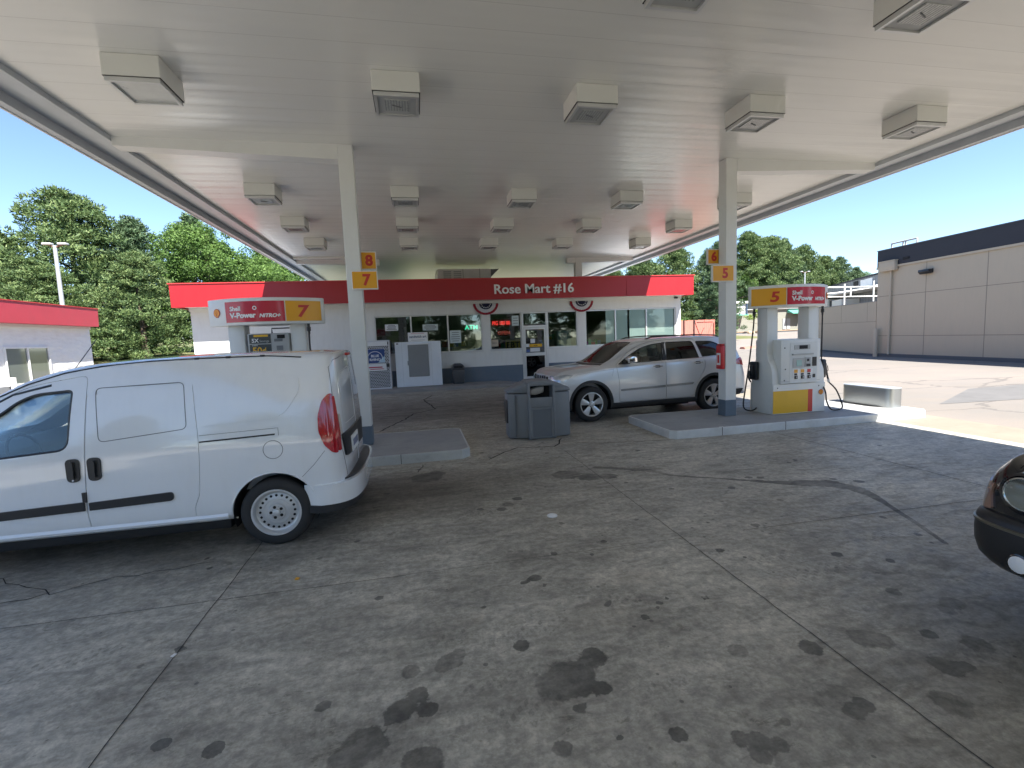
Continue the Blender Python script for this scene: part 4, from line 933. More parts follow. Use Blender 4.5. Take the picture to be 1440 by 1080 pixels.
# bunting
def bunting(cx, words):
    b = thing('bunting_fan', words, 'bunting', (cx, WY-.05, 3.3), group='pleated flag bunting under the fascia')
    def ring(r0, r1, mt, nm, y):
        m = MB(); n = 28; vs = []
        for i in range(n+1):
            a = PI+PI*i/n; pl = .018*math.cos(i*PI)
            for r in (r0, r1): vs.append((cx+r*math.cos(a), y+pl, 3.31+r*math.sin(a)*.88))
        m.add(vs, [(2*i, 2*i+1, 2*i+3, 2*i+2) for i in range(n)])
        m.add([(v[0], v[1]+.006, v[2]) for v in vs], [(2*i+2, 2*i+3, 2*i+1, 2*i) for i in range(n)])
        m.build(nm, mt, b, smooth=0, recalc=False)
    ring(.42, .52, pm('bunting_red', (0.30, 0.015, 0.03), 0.8), 'red_band', WY-.06)
    ring(.27, .42, pm('bunting_white', (0.65, 0.65, 0.66), 0.8), 'white_band', WY-.06)
    ring(.0, .27, pm('bunting_navy', (0.015, 0.02, 0.06), 0.8), 'blue_field', WY-.06)
    st = MB(); 
    for q in range(7):
        a = PI+PI*(q+.5)/7; st.box(cx+.19*math.cos(a)-.02, cx+.19*math.cos(a)+.02, WY-.092, WY-.088, 3.31+.17*math.sin(a)-.02, 3.31+.17*math.sin(a)+.02)
    st.build('stars', pm('bunting_white', (0.65, 0.65, 0.66), 0.8), b, smooth=0)
bunting(2.83, 'half-round pleated red white and blue bunting left of the door'); bunting(6.93, 'half-round pleated red white and blue bunting right of the door')
s = thing('security_camera', 'tiny dark security camera under the right end of the red fascia', 'camera', (11.3, WY-.1, 3.38))
MB().box(11.22, 11.36, WY-.14, WY-.03, 3.30, 3.38, .02).build('body', M_bplast, s)

# rooftop unit, seen in the gap between shop and canopy
t = thing('rooftop_unit', 'white boxy air handling unit on the shop roof below the canopy', 'air conditioner', (2.2, 21.6, 4.04))
MB().box(1.05, 3.35, 21.0, 22.6, 4.04, 4.93, .02, 1).build('casing', M_lip, t)
g = MB()
for x0 in (1.28, 1.72):
    for k in range(7): g.box(x0, x0+.33, 20.975, 20.999, 4.28+k*.085, 4.32+k*.085)
g.build('louvre', M_lgrey, t)
g = MB(); g.box(2.12, 2.135, 20.99, 20.9995, 4.1, 4.93); g.box(2.85, 2.865, 20.99, 20.9995, 4.1, 4.93); g.build('panel_gap', M_grey, t)
MB().prism([(3.36, 4.90), (3.72, 4.92), (3.36, 4.58)], 'y', 21.0, 21.5).build('hood', M_grey, t)
MB().tube([(.80, 21.0, 4.04), (1.0, 21.0, 4.9), (1.04, 21.0, 4.9)], .02, 6).build('pipe', M_alu, t)

# sidewalk with ramp
sw = MB()
sw.prism([(18.05, 0), (18.05, .11), (18.07, .13), (19.49, .13), (19.49, 0)], 'x', -8.2, 3.2)
bm = bmesh.new()
A = [bm.verts.new(p) for p in ((3.2, 18.05, 0), (3.2, 18.05, .11), (3.2, 18.07, .13), (3.2, 19.49, .13), (3.2, 19.49, 0))]; B = [bm.verts.new(p) for p in ((4.2, 18.75, 0), (4.2, 18.75, .015), (4.2, 18.77, .02), (4.2, 19.49, .02), (4.2, 19.49, 0))]
for i in range(5): bm.faces.new((A[i], A[(i+1) % 5], B[(i+1) % 5], B[i]))
bm.faces.new(B)
sw.frombm(bm)
sw.prism([(18.65, 0), (18.65, .02), (19.49, .02), (19.49, 0)], 'x', 4.202, 5.7); sw.prism([(18.05, 0), (18.05, .11), (18.07, .13), (19.49, .13), (19.49, 0)], 'x', 5.9, 11.7)
tag(sw.build('sidewalk', M_walk, smooth=0), kind='structure')

# ------------------------------------------------------------------ things on the sidewalk
t = thing('ice_freezer', 'white outdoor ice chest with a tall grey door and small top sign', 'ice freezer', (0, 19.2, .13))
MB().box(-.86, .90, 18.95, 19.40, .135, 1.88, .012, 1).build('cabinet', pm('freezer_enamel', (0.74, 0.78, 0.82), 0.4, dirt=.1, dirtcol=(.5, .5, .5)), t)
d = MB().box(-.37, .41, 18.915, 18.949, .52, 1.76, .006, 1).build('door', pm('grey_door', (0.24, 0.25, 0.255), 0.45, var=.15, vs=1), t)
MB().box(-.42, .44, 18.895, 18.949, 1.765, 1.80, .004, 1).build('hood_strip', M_lip, t)
MB().tube([(-.39, 18.93, .98), (-.39, 18.89, 1.0), (-.39, 18.89, 1.12), (-.39, 18.93, 1.14)], .012, 6).build('handle', M_bplast, t)
MB().box(-.60, -.595, 18.946, 18.949, .15, 1.87).build('panel_seam', M_lgrey, t); MB().box(.52, .525, 18.946, 18.949, .15, 1.87).build('panel_seam', M_lgrey, t)
MB().box(-.80, -.72, 18.94, 18.949, 1.80, 1.84).build('badge', M_bplast, t)
sg = MB().box(-.34, .42, 19.0, 19.06, 1.885, 2.24, .008, 1).build('top_sign', M_lip, t)
text_mb('sandwich art', .135, (.04, 18.996, 2.03), bold=.003, depth=.003, wide=.95).build('sign_text', pm('grey_blue_print', (0.10, 0.14, 0.2), 0.5), sg, smooth=0)
MB().box(-.22, .30, 18.995, 18.9995, 1.935, 1.945).build('rule', pm('grey_blue_print', (0.10, 0.14, 0.2), 0.5), sg); MB().box(-.22, .28, 18.995, 18.9995, 2.19, 2.20).build('rule', M_sred, sg)
t = thing('gas_cage', 'white mesh gas bottle cage with blue poster beside the left column', 'gas bottle cage', (-1.5, 19.1, .13))
M_cage = pm('cage_white', (0.62, 0.63, 0.65), 0.5)
c = MB()
for (x, y) in ((-1.98, 18.8), (-1.06, 18.8), (-1.98, 19.4), (-1.06, 19.4)): c.box(x-.02, x+.02, y-.02, y+.02, .13, 1.97)
for z in (.15, .98, 1.95): c.box(-1.96, -1.08, 18.785, 18.815, z-.02, z+.02)
c.box(-2.0, -1.04, 18.78, 19.42, 1.955, 1.985)
c.build('frame', M_cage, t)
def meshpanel(x0, x1, z0, z1, y):
    m = MB(); n = 12; 
    z = z0
    row = 0
    while z < z1:
        m.box(x0, x1, y, y+.004, z, z+.018)
        k = int((x1-x0)/.085)
        for i in range(k+1):
            xx = x0+(i+.5*(row % 2))*.085
            if xx < x1-.02: m.box(xx, xx+.02, y+.0001, y+.0041, z+.018, z+.055)
        z += .055; row += 1
    return m
meshpanel(-1.96, -1.08, .17, .96, 18.79).build('mesh', M_cage, t, smooth=0); meshpanel(-1.96, -1.08, 1.0, 1.80, 18.79).build('mesh', M_cage, t, smooth=0)
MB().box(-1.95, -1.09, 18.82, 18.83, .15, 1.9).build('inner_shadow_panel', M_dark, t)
MB().box(-1.96, -1.12, 18.775, 18.784, 1.78, 1.93).build('header', M_paper, t)
po = MB().box(-1.90, -1.24, 18.775, 18.784, 1.14, 1.66).build('poster', pm('poster_blue', (0.02, 0.06, 0.22), 0.4), t)
a = MB(); a.prism([(-1.24, 1.145), (-1.50, 1.145), (-1.24, 1.40)], 'y', 18.772, 18.7745); a.build('poster_flash', pm('poster_pale', (0.45, 0.6, 0.7), 0.4), po)
text_mb('BLUE', .13, (-1.60, 18.772, 1.36), bold=.004, depth=.003).build('poster_text', M_letter, po, smooth=0); text_mb('RHINO', .13, (-1.60, 18.772, 1.22), bold=.004, depth=.003).build('poster_text', M_letter, po, smooth=0)
a = MB().tube([(-1.60+.27*math.cos(q*PI/10), 18.773, 1.33+.24*math.sin(q*PI/10)) for q in range(-1, 12)], .012, 6); a.build('poster_arc', M_letter, po)
lw = MB().box(-1.90, -1.20, 18.775, 18.784, .84, 1.10).build('lower_notice', M_paper, t)
MB().box(-1.85, -1.35, 18.772, 18.7745, .95, .99).build('notice_line', M_sred, lw); MB().box(-1.8, -1.3, 18.772, 18.7745, .89, .915).build('notice_line', M_sred, lw)
MB().box(-1.20, -1.08, 18.74, 18.784, .96, 1.10, .01).build('padlock', M_bplast, t)
t = thing('litter_bin', 'small dark grey litter bin against the blue shop base', 'litter bin', (1.55, 19.25, .13))
bm = bmesh.new()
MB().prism([(1.33, .135), (1.77, .135), (1.80, .70), (1.30, .70)], 'y', 19.02, 19.42, .03).build('body', pm('dark_bin_plastic', (0.06, 0.063, 0.068), 0.5), t)
MB().prism([(1.28, .705), (1.82, .705), (1.82, .74), (1.76, .88), (1.68, .94), (1.42, .94), (1.34, .88), (1.28, .74)], 'y', 19.0, 19.43, .02).build('hood', pm('dark_bin_plastic', (0.06, 0.063, 0.068), 0.5), t)
MB().box(1.38, 1.72, 18.993, 18.999, .76, .86).build('opening', M_dark, t)

# red timber enclosure behind the shop
M_wood = pm('salmon_painted_boards', (0.50, 0.17, 0.13), 0.8, var=.12, vs=5, dirt=.2, streak=True)
t = thing('bin_enclosure', 'faded red timber bin enclosure with cross-braced gates beside the shop', 'enclosure', (16.3, 26, 0))
b = MB(); zt = 2.47
x = 13.2
while x < 17.55: b.box(x, x+.135, 26.0, 26.03, .05, zt+random.uniform(-.01, .01)); x += .14
b.build('boards', M_wood, t)
f = MB()
for x in (14.7, 15.62, 16.28): f.box(x-.035, x+.035, 25.96, 25.998, .05, zt+.02)
f.build('post', M_dark, t)
f = MB()
for (xa, xb) in ((16.35, 16.95), (16.98, 17.6)):
    f.box(xa, xb, 25.965, 25.997, zt-.12, zt-.02); f.box(xa, xb, 25.965, 25.997, 1.0, 1.1)
    f.prism([(xa, 1.1), (xa+.08, 1.1), (xb, zt-.12), (xb-.08, zt-.12)] if xa > 16.9 else [(xb, 1.1), (xb-.08, 1.1), (xa, zt-.12), (xa+.08, zt-.12)], 'y', 25.966, 25.996)
f.build('brace', M_wood, t)
MB().box(17.57, 17.63, 26.0, 29, .05, zt).build('side_wall', M_wood, t)

# ------------------------------------------------------------------ car wash block at the left
t = thing('car_wash_block', 'small white rough block building with red fascia at the left edge', 'building', (-18, 18, 0))
M_rough = pm('rough_white_stone', (0.80, 0.81, 0.80), 0.75, var=.05, dirt=.12, dirtcol=(.4, .38, .34))
nt_ = M_rough.node_tree; N_, L_ = nt_.nodes, nt_.links
vo_ = N_.new('ShaderNodeTexVoronoi'); vo_.inputs['Scale'].default_value = 3.6; vo_.inputs['Randomness'].default_value = .9
L_.new(mapped(N_, L_, (1, .8, 1.9)), vo_.inputs['Vector'])
bn_ = N_.new('ShaderNodeBump'); bn_.inputs['Strength'].default_value = .6; bn_.inputs['Distance'].default_value = .035
hh_ = mathn(N_, L_, 'MULTIPLY_ADD', noise_node(N_, L_, 3.2, 6, mapped(N_, L_, (1, 1, 1.6)), .7), 1.3, vo_.outputs['Distance'])
L_.new(hh_, bn_.inputs['Height']); L_.new(bn_.outputs[0], N_['Principled BSDF'].inputs['Normal'])
XW = -13.42
MB().box(-26, XW, 9, 23.12, .95, 3.03).build('wall', M_rough, t, smooth=0)
MB().box(-26, XW+.004, 8.996, 23.124, 0, .949).build('base_band', pm('grey_base', (0.22, 0.23, 0.24), 0.7), t, smooth=0)
fa = MB().prism([(-13.02, 3.04), (-12.99, 3.76), (-26.4, 3.76), (-26.4, 3.04)], 'y', 8.6, 23.06).build('fascia', pm('faded_red_fascia', (0.46, 0.05, 0.07), 0.5, var=.08, dirt=.1), t, smooth=0)
MB().box(-26.4, -12.97, 8.58, 23.09, 3.7605, 3.79).build('fascia_cap', M_redtrim, fa)
MB().box(XW+.001, XW+.12, 9, 23.0, 2.93, 3.039).build('soffit_trim', M_white, t)
f = MB(); xa, xb = XW+.003, XW+.05; y0_, y1_ = 18.72, 20.70
f.box(xa, xb, y0_, y1_, 2.20, 2.26); f.box(xa, xb, y0_, y1_, .95, 1.01); f.box(xa, xb, y0_, y0_+.06, 1.01, 2.20); f.box(xa, xb, y1_-.06, y1_, 1.01, 2.20); f.box(xa, xb, 19.67, 19.73, 1.01, 2.20)
wf = f.build('window', M_lip, t); MB().box(xa, xa+.01, y0_+.06, y1_-.06, 1.01, 2.20).build('pane', pm('dusty_dark_glass', (0.13, 0.15, 0.13), 0.08, coat=1.0), wf)
MB().box(-13.1, -13.0, 18.4, 18.5, 0, 1.25).build('post', M_lip, t)

# ------------------------------------------------------------------ beige building on the right
M_beige = pm('beige_render', (0.48, 0.41, 0.31), 0.85, var=.05, vs=.5, bump=.2, bs=60, dirt=.12, dirtcol=(.3, .28, .25), streak=True)
M_para = pm('dark_parapet_metal', (0.05, 0.053, 0.062), 0.85, var=.08, spec=.2)
M_bjoint = pm('render_joint', (0.22, 0.195, 0.165), 0.9); M_curbd = pm('dark_kerb', (0.10, 0.11, 0.12), 0.8)
ax = Vector((24.86-25.35, 18.09-22.14, 0)); ang = math.atan2(24.47-25.35, -(15.14-22.14))
bo = Vector((25.36, 22.45, 0))
b = thing('beige_building', 'long beige rendered building with dark parapet at the right edge', 'building', bo, rz=math.atan2(0.882, 7.0)*-1*-1)
b.rotation_euler = (0, 0, -math.atan2(25.35-24.47, 7.0))
# local frame: wall face is x=0, runs towards -y (to the camera), building body at +x
def lb(name, m, mt, par=b, **k): return m.build(name, mt, par, world=False, **k)
lb('wall', MB().box(0, 12, -24, 0, .0, 4.9), M_beige, smooth=0)
lb('base_kerb', MB().box(-.12, -.002, -24, 0, 0, .17), M_curbd)
lb('parapet', MB().box(-.03, 12, -24, .03, 4.905, 5.78), M_para, smooth=0)
lb('parapet_cap', MB().box(-.05, 12, -24, .05, 5.785, 5.83), pm('parapet_cap', (0.06, 0.07, 0.09), 0.5))
lb('drip_ledge', MB().box(-.07, -.002, -24, .04, 4.80, 4.90), M_beige)
j = MB()
for z in (3.31, 1.15): j.box(-.004, -.0005, -24, 0, z-.012, z+.012)
for y in (-2.9, -5.78, -8.7, -11.6, -14.5): j.box(-.0042, -.0006, y-.012, y+.012, .17, 4.8)
lb('joint', j, M_bjoint, smooth=0)
p_ = MB(); p_.tube([(-.10, -.95, .25), (-.10, -.95, 4.62)], .055, 12); p_.tube([(-.10, -.95, .27), (-.16, -1.02, .14)], .055, 12)
lb('downspout', p_, M_beige); lb('rain_head', MB().box(-.26, -.072, -1.32, -.30, 4.62, 5.12, .01), M_beige); lb('rain_head_lip', MB().box(-.28, -.07, -1.35, -.28, 5.122, 5.17), M_beige)
l = lb('wall_lamp', MB().prism([(-.02, 4.42), (-.28, 4.40), (-.30, 4.30), (-.18, 4.18), (-.02, 4.22)], 'y', -3.28, -2.72, .01), M_bplast); lb('lamp_glass', MB().prism([(-.285, 4.29), (-.20, 4.20), (-.19, 4.21), (-.275, 4.30)], 'y', -3.2, -2.8), M_letter, l)
lb('vent', MB().box(-.07, -.032, -1.95, -1.6, 5.10, 5.22), M_dark)
r_ = MB()
for (a, c_) in ((-.45, -1.3), (-1.15, -1.95)):
    r_.tube([(.35, a, 5.8), (.35, a, 6.12), (.35, c_, 6.12), (.35, c_, 5.8)], .045, 6)
lb('roof_hatch_rail', r_, pm('beige_rail', (0.45, 0.42, 0.38), 0.6))
bo2 = thing('bollard', 'beige round bollard in front of the corner of the beige building', 'bollard', (25.12, 22.25, 0))
MB().lathe([(.11, 0), (.11, 1.5), (.09, 1.54), (0, 1.56)], (25.12, 22.25, 0), 'z', 18).build('post', M_beige, bo2)
# lower screen wall running on behind it
lwl = thing('screen_wall', 'lower beige screen wall running on from the beige building', 'wall', (25.4, 22.5, 0)); lwl.rotation_euler = (0, 0, -R(20))
lwl.rotation_euler = (0, 0, math.atan2(-(28.9-25.45), (30.4-22.5)))
q = MB().box(0, .25, .03, 9.2, 0, 3.06).build('wall', M_beige, lwl, world=False, smooth=0)
MB().box(-.02, .27, .03, 9.2, 3.062, 3.10).build('coping', pm('grey_coping', (0.30, 0.29, 0.27), 0.8), lwl, world=False)
j = MB(); j.box(-.004, -.0005, .03, 9.2, 1.94, 1.96)
for y in (1.0, 4.3): j.box(-.0042, -.0006, y-.01, y+.01, 1.96, 3.06)
j.build('joint', M_bjoint, lwl, world=False); MB().box(-.10, -.002, .03, 9.2, 0, .12).build('base_kerb', M_curbd, lwl, world=False)
rl = thing('white_railing', 'white pipe railing above the lower beige screen wall', 'railing', (31, 30, 2.2)); 
M_wrail = pm('white_rail_paint', (0.72, 0.72, 0.68), 0.5)
MB().tube([(28.5, 30.5, 4.62), (34.6, 30.5, 4.60)], .05, 6).build('top_rail', M_wrail, rl); MB().tube([(28.5, 30.5, 3.92), (34.6, 30.5, 3.88)], .045, 6).build('lower_rail', M_wrail, rl)
for x, z in ((31.5, 4.85), (34.1, 5.05), (29.0, 4.8)): MB().tube([(x, 30.5, 0.1), (x, 30.5, z)], .055, 6).build('post', M_wrail, rl)
MB().tube([(32.05, 30.5, 3.9), (32.05, 30.5, 4.6)], .05, 6).build('brace', M_wrail, rl)
MB().tube([(28.5, 30.55, 4.05), (31.0, 30.55, 4.22), (34.2, 30.55, 4.55)], .05, 6).build('sloping_rail', M_wrail, rl)
# grey building behind
M_pale0 = pm('pale_annex', (0.36, 0.37, 0.35), .8)
M_gside = pm('grey_siding', (0.20, 0.21, 0.225), 0.7, var=.06); 
t = thing('grey_industrial_building', 'grey metal-sided building receding behind the white railing', 'building', (53.08, 46.53, 0)); t.rotation_euler = (0, 0, math.atan2(67.79-46.53, 64.84-53.08))
def gb(name, m, mt, **k): return m.build(name, mt, t, world=False, **k)
gb('wall', MB().box(-6, 24.3, -13, 0, 0, 7.5), M_gside, smooth=0)
gb('roof_edge', MB().box(-6.1, 24.4, -13.1, .12, 7.505, 7.68), M_para)
gb('sign_board', MB().box(2.4, 6.0, .005, .1, 6.35, 7.3), M_paper); gb('window', MB().box(7.0, 8.6, .005, .05, 6.75, 7.35), M_dark)
gb('white_annex', MB().box(6.4, 10.2, .005, 2.0, 0, 5.1), M_wallw); gb('annex_door', MB().box(10.3, 11.2, .005, 1.9, 0, 5.1), M_dark); gb('long_annex', MB().box(11.3, 22, .005, 2.0, 0, 5.4), M_pale0, smooth=0)
gb('low_roof', MB().box(-5, 22.2, .005, 2.3, 5.75, 5.95), M_lip)
sd_ = MB()
for x in np.arange(-5.5, 24, .9): sd_.box(x, x+.03, .001, .004, 0, 7.5)
gb('siding_joint', sd_, M_para, smooth=0)
# low pale building with green awnings
t = thing('low_pale_building', 'low pale building with two small green awnings across the far lot', 'building', (50, 61, 1.1))
M_pale = pm('pale_siding', (0.24, 0.24, 0.205), 0.8, var=.06, dirt=.15, streak=True)
MB().box(38, 58, 61.5, 70, .8, 4.4).build('wall', M_pale, t, smooth=0)
MB().box(40, 46.2, 60.5, 61.49, 3.6, 5.35).build('front_bay', M_wallw, t, smooth=0); MB().box(37.8, 46.4, 60.2, 70.2, 5.36, 5.62).build('roof', M_lip, t)
MB().box(46.4, 58.2, 61.2, 70.2, 4.405, 4.55).build('roof', M_lgrey, t)
MB().box(44.6, 45.0, 60.4, 60.49, 4.35, 4.75).build('vent', M_grey, t); MB().box(46.0, 46.15, 60.3, 60.49, 3.7, 5.3).build('downpipe', pm('navy_trim', (0.05, 0.08, 0.14), 0.5), t)
M_aw = pm('green_awning_cloth', (0.10, 0.38, 0.29), 0.7)
for (x0, x1) in ((42.5, 46.3), (53.6, 55.9)):
    MB().prism([(60.3, 3.75), (61.49, 4.30), (61.49, 3.85), (60.3, 3.65)], 'x', x0, x1).build('awning', M_aw, t)
for x in (52.9, 53.6): MB().box(x, x+.55, 61.44, 61.498, 1.45, 3.0).build('door', pm('grey_door_paint', (0.33, 0.35, 0.36), 0.6), t)
t = thing('far_kerb', 'dark retaining kerb with pale top along the far edge of the lot', 'kerb wall', (50, 58, .8))
MB().box(30, 56, 58.0, 58.3, .4, 1.28).build('face', M_curbd, t); MB().box(30, 56, 57.95, 60.5, 1.285, 1.36).build('top', pm('mulch', (0.45, 0.30, 0.20), 0.9), t)
t = thing('yellow_bollard', 'pale yellow bollard at the right end of the far kerb', 'bollard', (53.6, 57, .6))
MB().lathe([(.28, .3), (.28, 1.7), (.2, 1.85), (0, 1.9)], (53.4, 57.2, 0), 'z', 14).build('post', pm('pale_yellow_paint', (0.55, 0.50, 0.22), 0.6), t)
t = thing('wheel_stop', 'reddish brick wheel stop lying across the lot behind the pump', 'wheel stop', (28, 35.5, .2))
o = MB().prism([(0, 0), (.5, 0), (.4, .18), (.1, .18)], 'x', 0, 5.2).build('bar', pm('brick_red_kerb', (0.33, 0.15, 0.11), 0.8), t, world=False); o.rotation_euler = (0, 0, R(28)); t.location = (26.0, 34.2, hz(25, 34).item() if hasattr(hz(25, 34), 'item') else float(hz(25, 34)))

# ------------------------------------------------------------------ poles
def pole(name, x, y, h, words, r=.11, arms=((-.30, .0), (.38, .0))):
    z = float(hz(np.array(x), np.array(y)))
    t = thing(name, words, 'street lamp', (x, y, z))
    MB().tube([(x, y, z), (x, y, z+h)], [r*1.15, r*.75], 10).build('pole', M_gal, t)
    a = MB()
    for (dx, dy) in arms: a.tube([(x, y, z+h-.1), (x+dx, y+dy, z+h+.05)], .04, 6)
    a.build('arm', pm('rusty_bracket', (0.20, 0.11, 0.08), 0.8), t)
    for (dx, dy) in arms: MB().box(x+dx-.20, x+dx+.20, y-.14, y+.14, z+h+.02, z+h+.13, .03).build('lamp_head', M_lgrey, t)
pole('street_lamp', -17.9, 29.0, 7.0, 'tall white lamp pole with two heads in front of the left pines')
pole('street_lamp', 57.0, 62.0, 8.6, 'thin distant lamp pole rising above the right fuel pump', r=.12, arms=((-.6, 0), (.6, 0)))

# litter
t = tag(MB().lathe([(.055, .0085), (.055, .016), (.045, .022), (.02, .030), (0, .031)], (1.29, 4.70, 0), 'z', 20).build('cup_lid', M_letter), 'small white plastic cup lid lying in the middle of the forecourt', 'cup lid')
tag(MB().prism([(-1.09, 3.99), (-1.06, 3.98), (-1.055, 4.01), (-1.085, 4.02)], 'z', .0085, .014).build('paper_scrap', M_yel), 'tiny yellow scrap on the concrete in front of the van', 'litter')
tag(MB().prism([(-1.62, 3.16), (-1.60, 3.15), (-1.59, 3.18), (-1.61, 3.185)], 'z', .0085, .012).build('paper_scrap', M_letter), 'tiny white scrap beside the left slab joint', 'litter')
# ------------------------------------------------------------------ vehicles
def spline(P, n):
    """Catmull-Rom through rows of P (k, m) -> dense"""
    P = np.asarray(P, float); k = len(P); out = []
    for i in range(k-1):
        p0, p1, p2, p3 = P[max(i-1, 0)], P[i], P[i+1], P[min(i+2, k-1)]
        m0 = (p2-p0)/2; m1 = (p3-p1)/2
        d = p2-p1
        # limit overshoot
        m0 = np.where(np.abs(m0) > 3*np.abs(d), np.sign(m0)*3*np.abs(d), m0); m1 = np.where(np.abs(m1) > 3*np.abs(d), np.sign(m1)*3*np.abs(d), m1)
        m0 = np.where(m0*d < 0, 0, m0); m1 = np.where(m1*d < 0, 0, m1)
        for j in range(n):
            t = j/n; h00 = 2*t**3-3*t**2+1; h10 = t**3-2*t**2+t; h01 = -2*t**3+3*t**2; h11 = t**3-t**2
            out.append(h00*p1+h10*m0+h01*p2+h11*m1)
    out.append(P[-1]); return np.array(out)
def loft(stations, nu=7, nv=6):
    """stations: list of half profiles [(x,y,z)...] bottom centre -> roof centre. closed mirrored mesh"""
    A = np.array(stations, float)                   # (S, J, 3)
    S, J, _ = A.shape
    B = spline(A.reshape(S, J*3), nu).reshape(-1, J, 3)
    C = spline(B.transpose(1, 0, 2).reshape(J, -1), nv).reshape(-1, B.shape[0], 3).transpose(1, 0, 2)
    S2, J2, _ = C.shape
    C[:, 0, 1] = 0; C[:, -1, 1] = 0
    full = np.concatenate([C, C[:, -2:0:-1] * np.array([1, -1, 1])], 1); J3 = full.shape[1]
    bm = bmesh.new(); V = [[bm.verts.new(tuple(full[i, j])) for j in range(J3)] for i in range(S2)]
    for i in range(S2-1):
        for j in range(J3):
            k = (j+1) % J3
            try: bm.faces.new((V[i][j], V[i][k], V[i+1][k], V[i+1][j]))
            except ValueError: pass
    try: bm.faces.new(V[0][::-1])
    except ValueError: pass
    try: bm.faces.new(V[-1])
    except ValueError: pass
    bmesh.ops.remove_doubles(bm, verts=bm.verts[:], dist=0.0008)
    bmesh.ops.dissolve_degenerate(bm, edges=bm.edges[:], dist=0.0005)
    bmesh.ops.recalc_face_normals(bm, faces=bm.faces[:])
    me = bpy.data.meshes.new('loft'); bm.to_mesh(me); bm.free(); return me
def tmp(me, name='tmp'):
    o = bpy.data.objects.new(name, me); COL.objects.link(o); return o
def mb_mesh(mb):
    me = bpy.data.meshes.new('m'); me.from_pydata(mb.v, [], mb.f)
    bm = bmesh.new(); bm.from_mesh(me); bmesh.ops.recalc_face_normals(bm, faces=bm.faces[:]); bm.to_mesh(me); bm.free(); return me
def bool1(me, cut, op, solver):
    o = tmp(me); co = tmp(cut)
    md = o.modifiers.new('b', 'BOOLEAN'); md.operation = op; md.solver = solver; md.object = co
    dg = bpy.context.evaluated_depsgraph_get(); r = bpy.data.meshes.new_from_object(o.evaluated_get(dg))
    bpy.data.objects.remove(o); bpy.data.objects.remove(co); return r
def vol(me):
    bm = bmesh.new(); bm.from_mesh(me); v = abs(bm.calc_volume()); bm.free(); return v
def boolean(me, cutters, op='DIFFERENCE'):
    cur = me
    for c in cutters:
        cm = c if isinstance(c, bpy.types.Mesh) else mb_mesh(c); v0 = vol(cur); best = None
        for k, solver in enumerate(('EXACT', 'EXACT', 'EXACT', 'FAST')):
            c2 = cm.copy()
            if k: c2.transform(Matrix.Translation((.0007*k, .0003, .0005*k)))
            r = bool1(cur, c2, op, solver); v = vol(r)
            ok = (v > .35*v0) if op == 'DIFFERENCE' else (0 < v < .6*v0 and len(r.polygons) > 20)
            if ok: best = r; break
        if best is None: print('BOOLEAN FAILED', op, v0, v); best = r
        cur = best
    return cur
def shade_from(me, src):
    """custom normals: outer skin takes the smooth normals of the uncut body"""
    bm = bmesh.new(); bm.from_mesh(src); bmesh.ops.triangulate(bm, faces=bm.faces[:]); bm.normal_update(); bm.verts.ensure_lookup_table(); bm.faces.ensure_lookup_table()
    for f in bm.faces: f.smooth = True
    bv = BVHTree.FromBMesh(bm)
    me.polygons.foreach_set('use_smooth', [True]*len(me.polygons))
    nor = [None]*len(me.loops)
    for p in me.polygons:
        for li in p.loop_indices:
            co = me.vertices[me.loops[li].vertex_index].co
            loc, n, fi, d = bv.find_nearest(co)
            use = p.normal
            if d is not None and d < 0.002:
                f = bm.faces[fi]; vs = [v.co for v in f.verts]
                a0, a1, a2 = vs; v0, v1, v2 = a1-a0, a2-a0, loc-a0
                d00, d01, d11, d20, d21 = v0.dot(v0), v0.dot(v1), v1.dot(v1), v2.dot(v0), v2.dot(v1); den = d00*d11-d01*d01
                if abs(den) > 1e-14:
                    b1 = (d11*d20-d01*d21)/den; b2 = (d00*d21-d01*d20)/den
                    nn = (f.verts[0].normal*(1-b1-b2)+f.verts[1].normal*b1+f.verts[2].normal*b2).normalized()
                    if nn.dot(p.normal) > 0.80: use = nn
            nor[li] = use[:]
    me.normals_split_custom_set(nor); bm.free()
def addmesh(name, me, mat, parent):
    me.materials.clear(); me.materials.append(mat); me.name = name
    me.polygons.foreach_set('material_index', [0]*len(me.polygons))
    o = bpy.data.objects.new(name, me); COL.objects.link(o); o.parent = parent; return o
class Skin:
    def __init__(s, me):
        bm = bmesh.new(); bm.from_mesh(me); s.bv = BVHTree.FromBMesh(bm); xs = [v.co.x for v in bm.verts]; s.x = {1: max(xs), -1: min(xs)}; bm.free()
    def side(s, x, z, sg=1):      # point on the +y (sg=1) side
        h = s.bv.ray_cast(Vector((x, sg*4, z)), Vector((0, -sg, 0)))
        if h[0] is None or h[0].y*sg < .45: h = s.bv.find_nearest(Vector((x, sg*.9, z)))
        return h[0], h[1]
    def end(s, y, z, sg=1):       # front (+x) or rear
        h = s.bv.ray_cast(Vector((sg*9, y, z)), Vector((-sg, 0, 0)))
        if h[0] is None or abs(h[0].x-s.x[sg]) > 2.2: h = s.bv.find_nearest(Vector((s.x[sg]*.97, y, z)))
        return h[0], h[1]
    def top(s, x, y):
        h = s.bv.ray_cast(Vector((x, y, 5)), Vector((0, 0, -1)))
        return (h[0], h[1]) if h[0] is not None else (Vector((x, y, 1)), Vector((0, 0, 1)))
    def pt(s, mode, a, b, off):
        p, n = s.side(a, b, mode[1]) if mode[0] == 's' else s.end(a, b, mode[1]) if mode[0] == 'e' else s.top(a, b)
        return p+n*off
